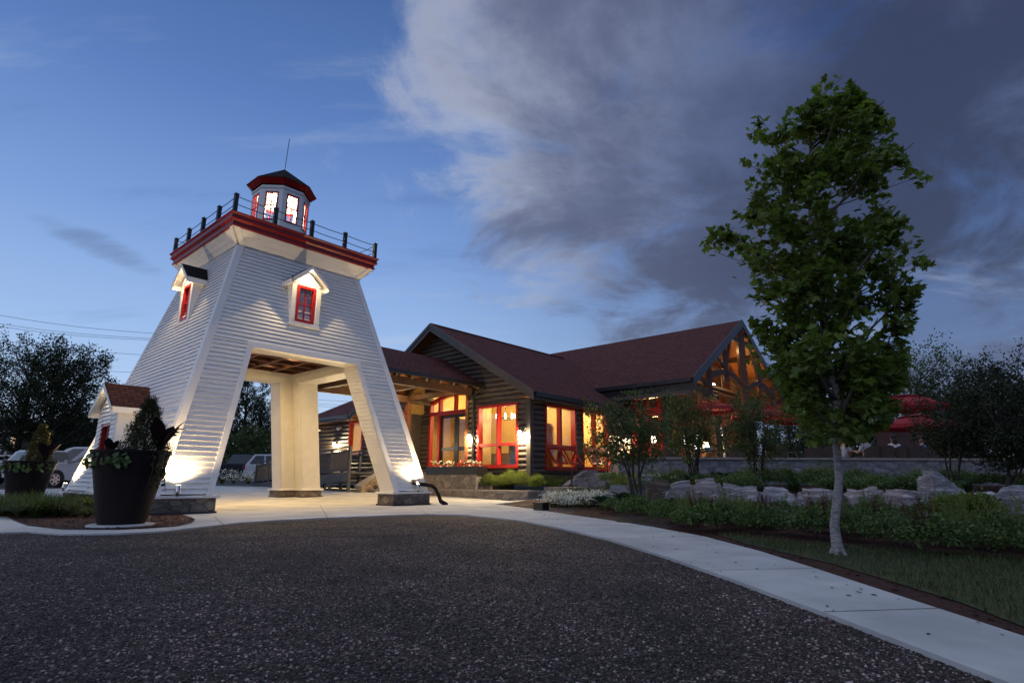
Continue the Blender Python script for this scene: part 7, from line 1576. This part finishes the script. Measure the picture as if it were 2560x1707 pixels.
# people seated on the patio: one skinned body each, clothing and hair as parts
def skinned(name,J,E,mat,parent,sub=1):
    me=bpy.data.meshes.new(name); me.from_pydata([j[0] for j in J],E,[]); o=bpy.data.objects.new(name,me); col.objects.link(o)
    m1=o.modifiers.new('s','SKIN'); m1.use_smooth_shade=True; sv=me.skin_vertices[0].data
    for i,j in enumerate(J): r=j[1]; sv[i].radius=(r,r) if not hasattr(r,'__len__') else r; sv[i].use_root=(i==0)
    m2=o.modifiers.new('d','SUBSURF'); m2.levels=sub; m2.render_levels=sub
    dg=bpy.context.evaluated_depsgraph_get(); m_=bpy.data.meshes.new_from_object(o.evaluated_get(dg)); bpy.data.objects.remove(o); m_.materials.clear(); m_.materials.append(M[mat])
    ob=bpy.data.objects.new(name,m_); col.objects.link(ob); ob.parent=parent; return ob
def person(px,Y,rz,label,top,hair,long_hair=False,lean=.05,reach=.0):
    q=Vector((at(px,1140,Y).x,Y,PZ)); t=thing('person',label,'person',(0,0,0),None)
    L=lean; J=[((0,0,.50),.13),((0,.02+L*.4,.66),.125),((0,.03+L,.84),.135),((0,.02+L,.98),.095),((0,.03+L,1.06),.048),((0,.05+L,1.13),.07),((0,.055+L,1.22),.092),((0,.05+L,1.31),.06)]; E=[(i,i+1) for i in range(7)]
    def chain(st,pts):
        p_=st
        for c_,r in pts: J.append((c_,r)); E.append((p_,len(J)-1)); p_=len(J)-1
        return p_
    for s in (-1,1):
        chain(0,[((s*.10,.12,.48),.09),((s*.13,.44,.50),.066),((s*.13,.46,.27),.055),((s*.13,.46,.07),.04),((s*.14,.60,.045),.032)])
        hd=chain(3,[((s*.17,.02+L,.95),.062),((s*.22,.06+L,.76),.047),((s*.21,.20+L+reach*.5,.68),.038),((s*(.14),.36+L+reach,.74),.028),((s*.13,.43+L+reach,.745),.030)])
        b=J[hd][0]
        for k,(dx,ln,r) in enumerate(((-.030,.070,.0085),(-.011,.082,.009),(.009,.078,.0088),(.028,.062,.008))): chain(hd,[((b[0]+dx,b[1]+.03,b[2]+.002),r),((b[0]+dx*1.1,b[1]+.03+ln*.55,b[2]+.004),r*.95),((b[0]+dx*1.1,b[1]+.03+ln,b[2]-.018),r*.8)])
        chain(hd,[((b[0]-s*.036,b[1]+.0,b[2]),.010),((b[0]-s*.055,b[1]+.04,b[2]-.006),.0085)])
    body=skinned('body',J,E,'skin',t)
    # shirt: slightly larger skin over torso and upper arms
    JS=[((0,0,.47),.150),((0,.02+L*.4,.66),.148),((0,.03+L,.84),.156),((0,.02+L,.985),.108),((0,.03+L,1.035),.058)]; ES=[(0,1),(1,2),(2,3),(3,4)]
    for s in (-1,1): k=len(JS); JS+=[((s*.17,.02+L,.95),.075),((s*.225,.06+L,.76),.061),((s*.215,.13+L+reach*.25,.71),.056)]; ES+=[(3,k),(k,k+1),(k+1,k+2)]
    skinned('shirt',JS,ES,top,t)
    JP=[((0,.0,.46),.150)]; EP=[]
    for s in (-1,1): k=len(JP); JP+=[((s*.10,.12,.48),.104),((s*.13,.45,.50),.080),((s*.13,.47,.27),.068),((s*.13,.47,.10),.055)]; EP+=[(0,k),(k,k+1),(k+1,k+2),(k+2,k+3)]
    skinned('trousers',JP,EP,'cloth_dark',t)
    hm=MB(); hm.ball((0,.035+L,1.255),.112,14,9,(.93,1.0,.95)); V=[v for v in hm.v]
    hm.v=[(x,min(y,.115+L) if z<1.27 else y,z if not (z<1.22 and y>.03+L) else 1.22) for x,y,z in V]
    if long_hair: hm.ball((0,-.035+L,1.10),.10,12,8,(1.,.6,1.3))
    hm.build('hair',hair,t,smooth=True)
    fm=MB(); fm.add([(0,.165+L,1.205),(-.014,.140+L,1.195),(.014,.140+L,1.195),(0,.140+L,1.235)],[(0,1,2),(0,2,3),(0,3,1)]); fm.build('nose','skin',t)
    for s in (-1,1):
        em=MB(); em.ball((s*.032,.132+L,1.235),.012,8,5); em.build('eye','hair_dark',t)
        em=MB(); em.ball((s*.093,.05+L,1.22),.022,8,5,(.5,.8,1.3)); em.build('ear','skin',t)
    mm=MB(); mm.ball((0,.138+L,1.165),.022,8,4,(1.,.35,.3)); mm.build('mouth','tail_red',t)
    t.location=q; t.rotation_euler=(0,0,rz); return t
person(2112,21.6,R(-80),'seated person in a black and white striped shirt facing the small table','cloth_striped','hair_brown',reach=.05)
person(2172,20.6,R(20),'seated person in a plain grey top with back to the wall','cloth_grey','hair_brown')
person(2243,20.8,R(5),'dark-haired seated person in a patterned white top','cloth_white','hair_dark',True)
person(2322,21.2,R(70),'seated person in a blue shirt leaning forward on one arm','cloth_blue','hair_brown',lean=.12,reach=.06)
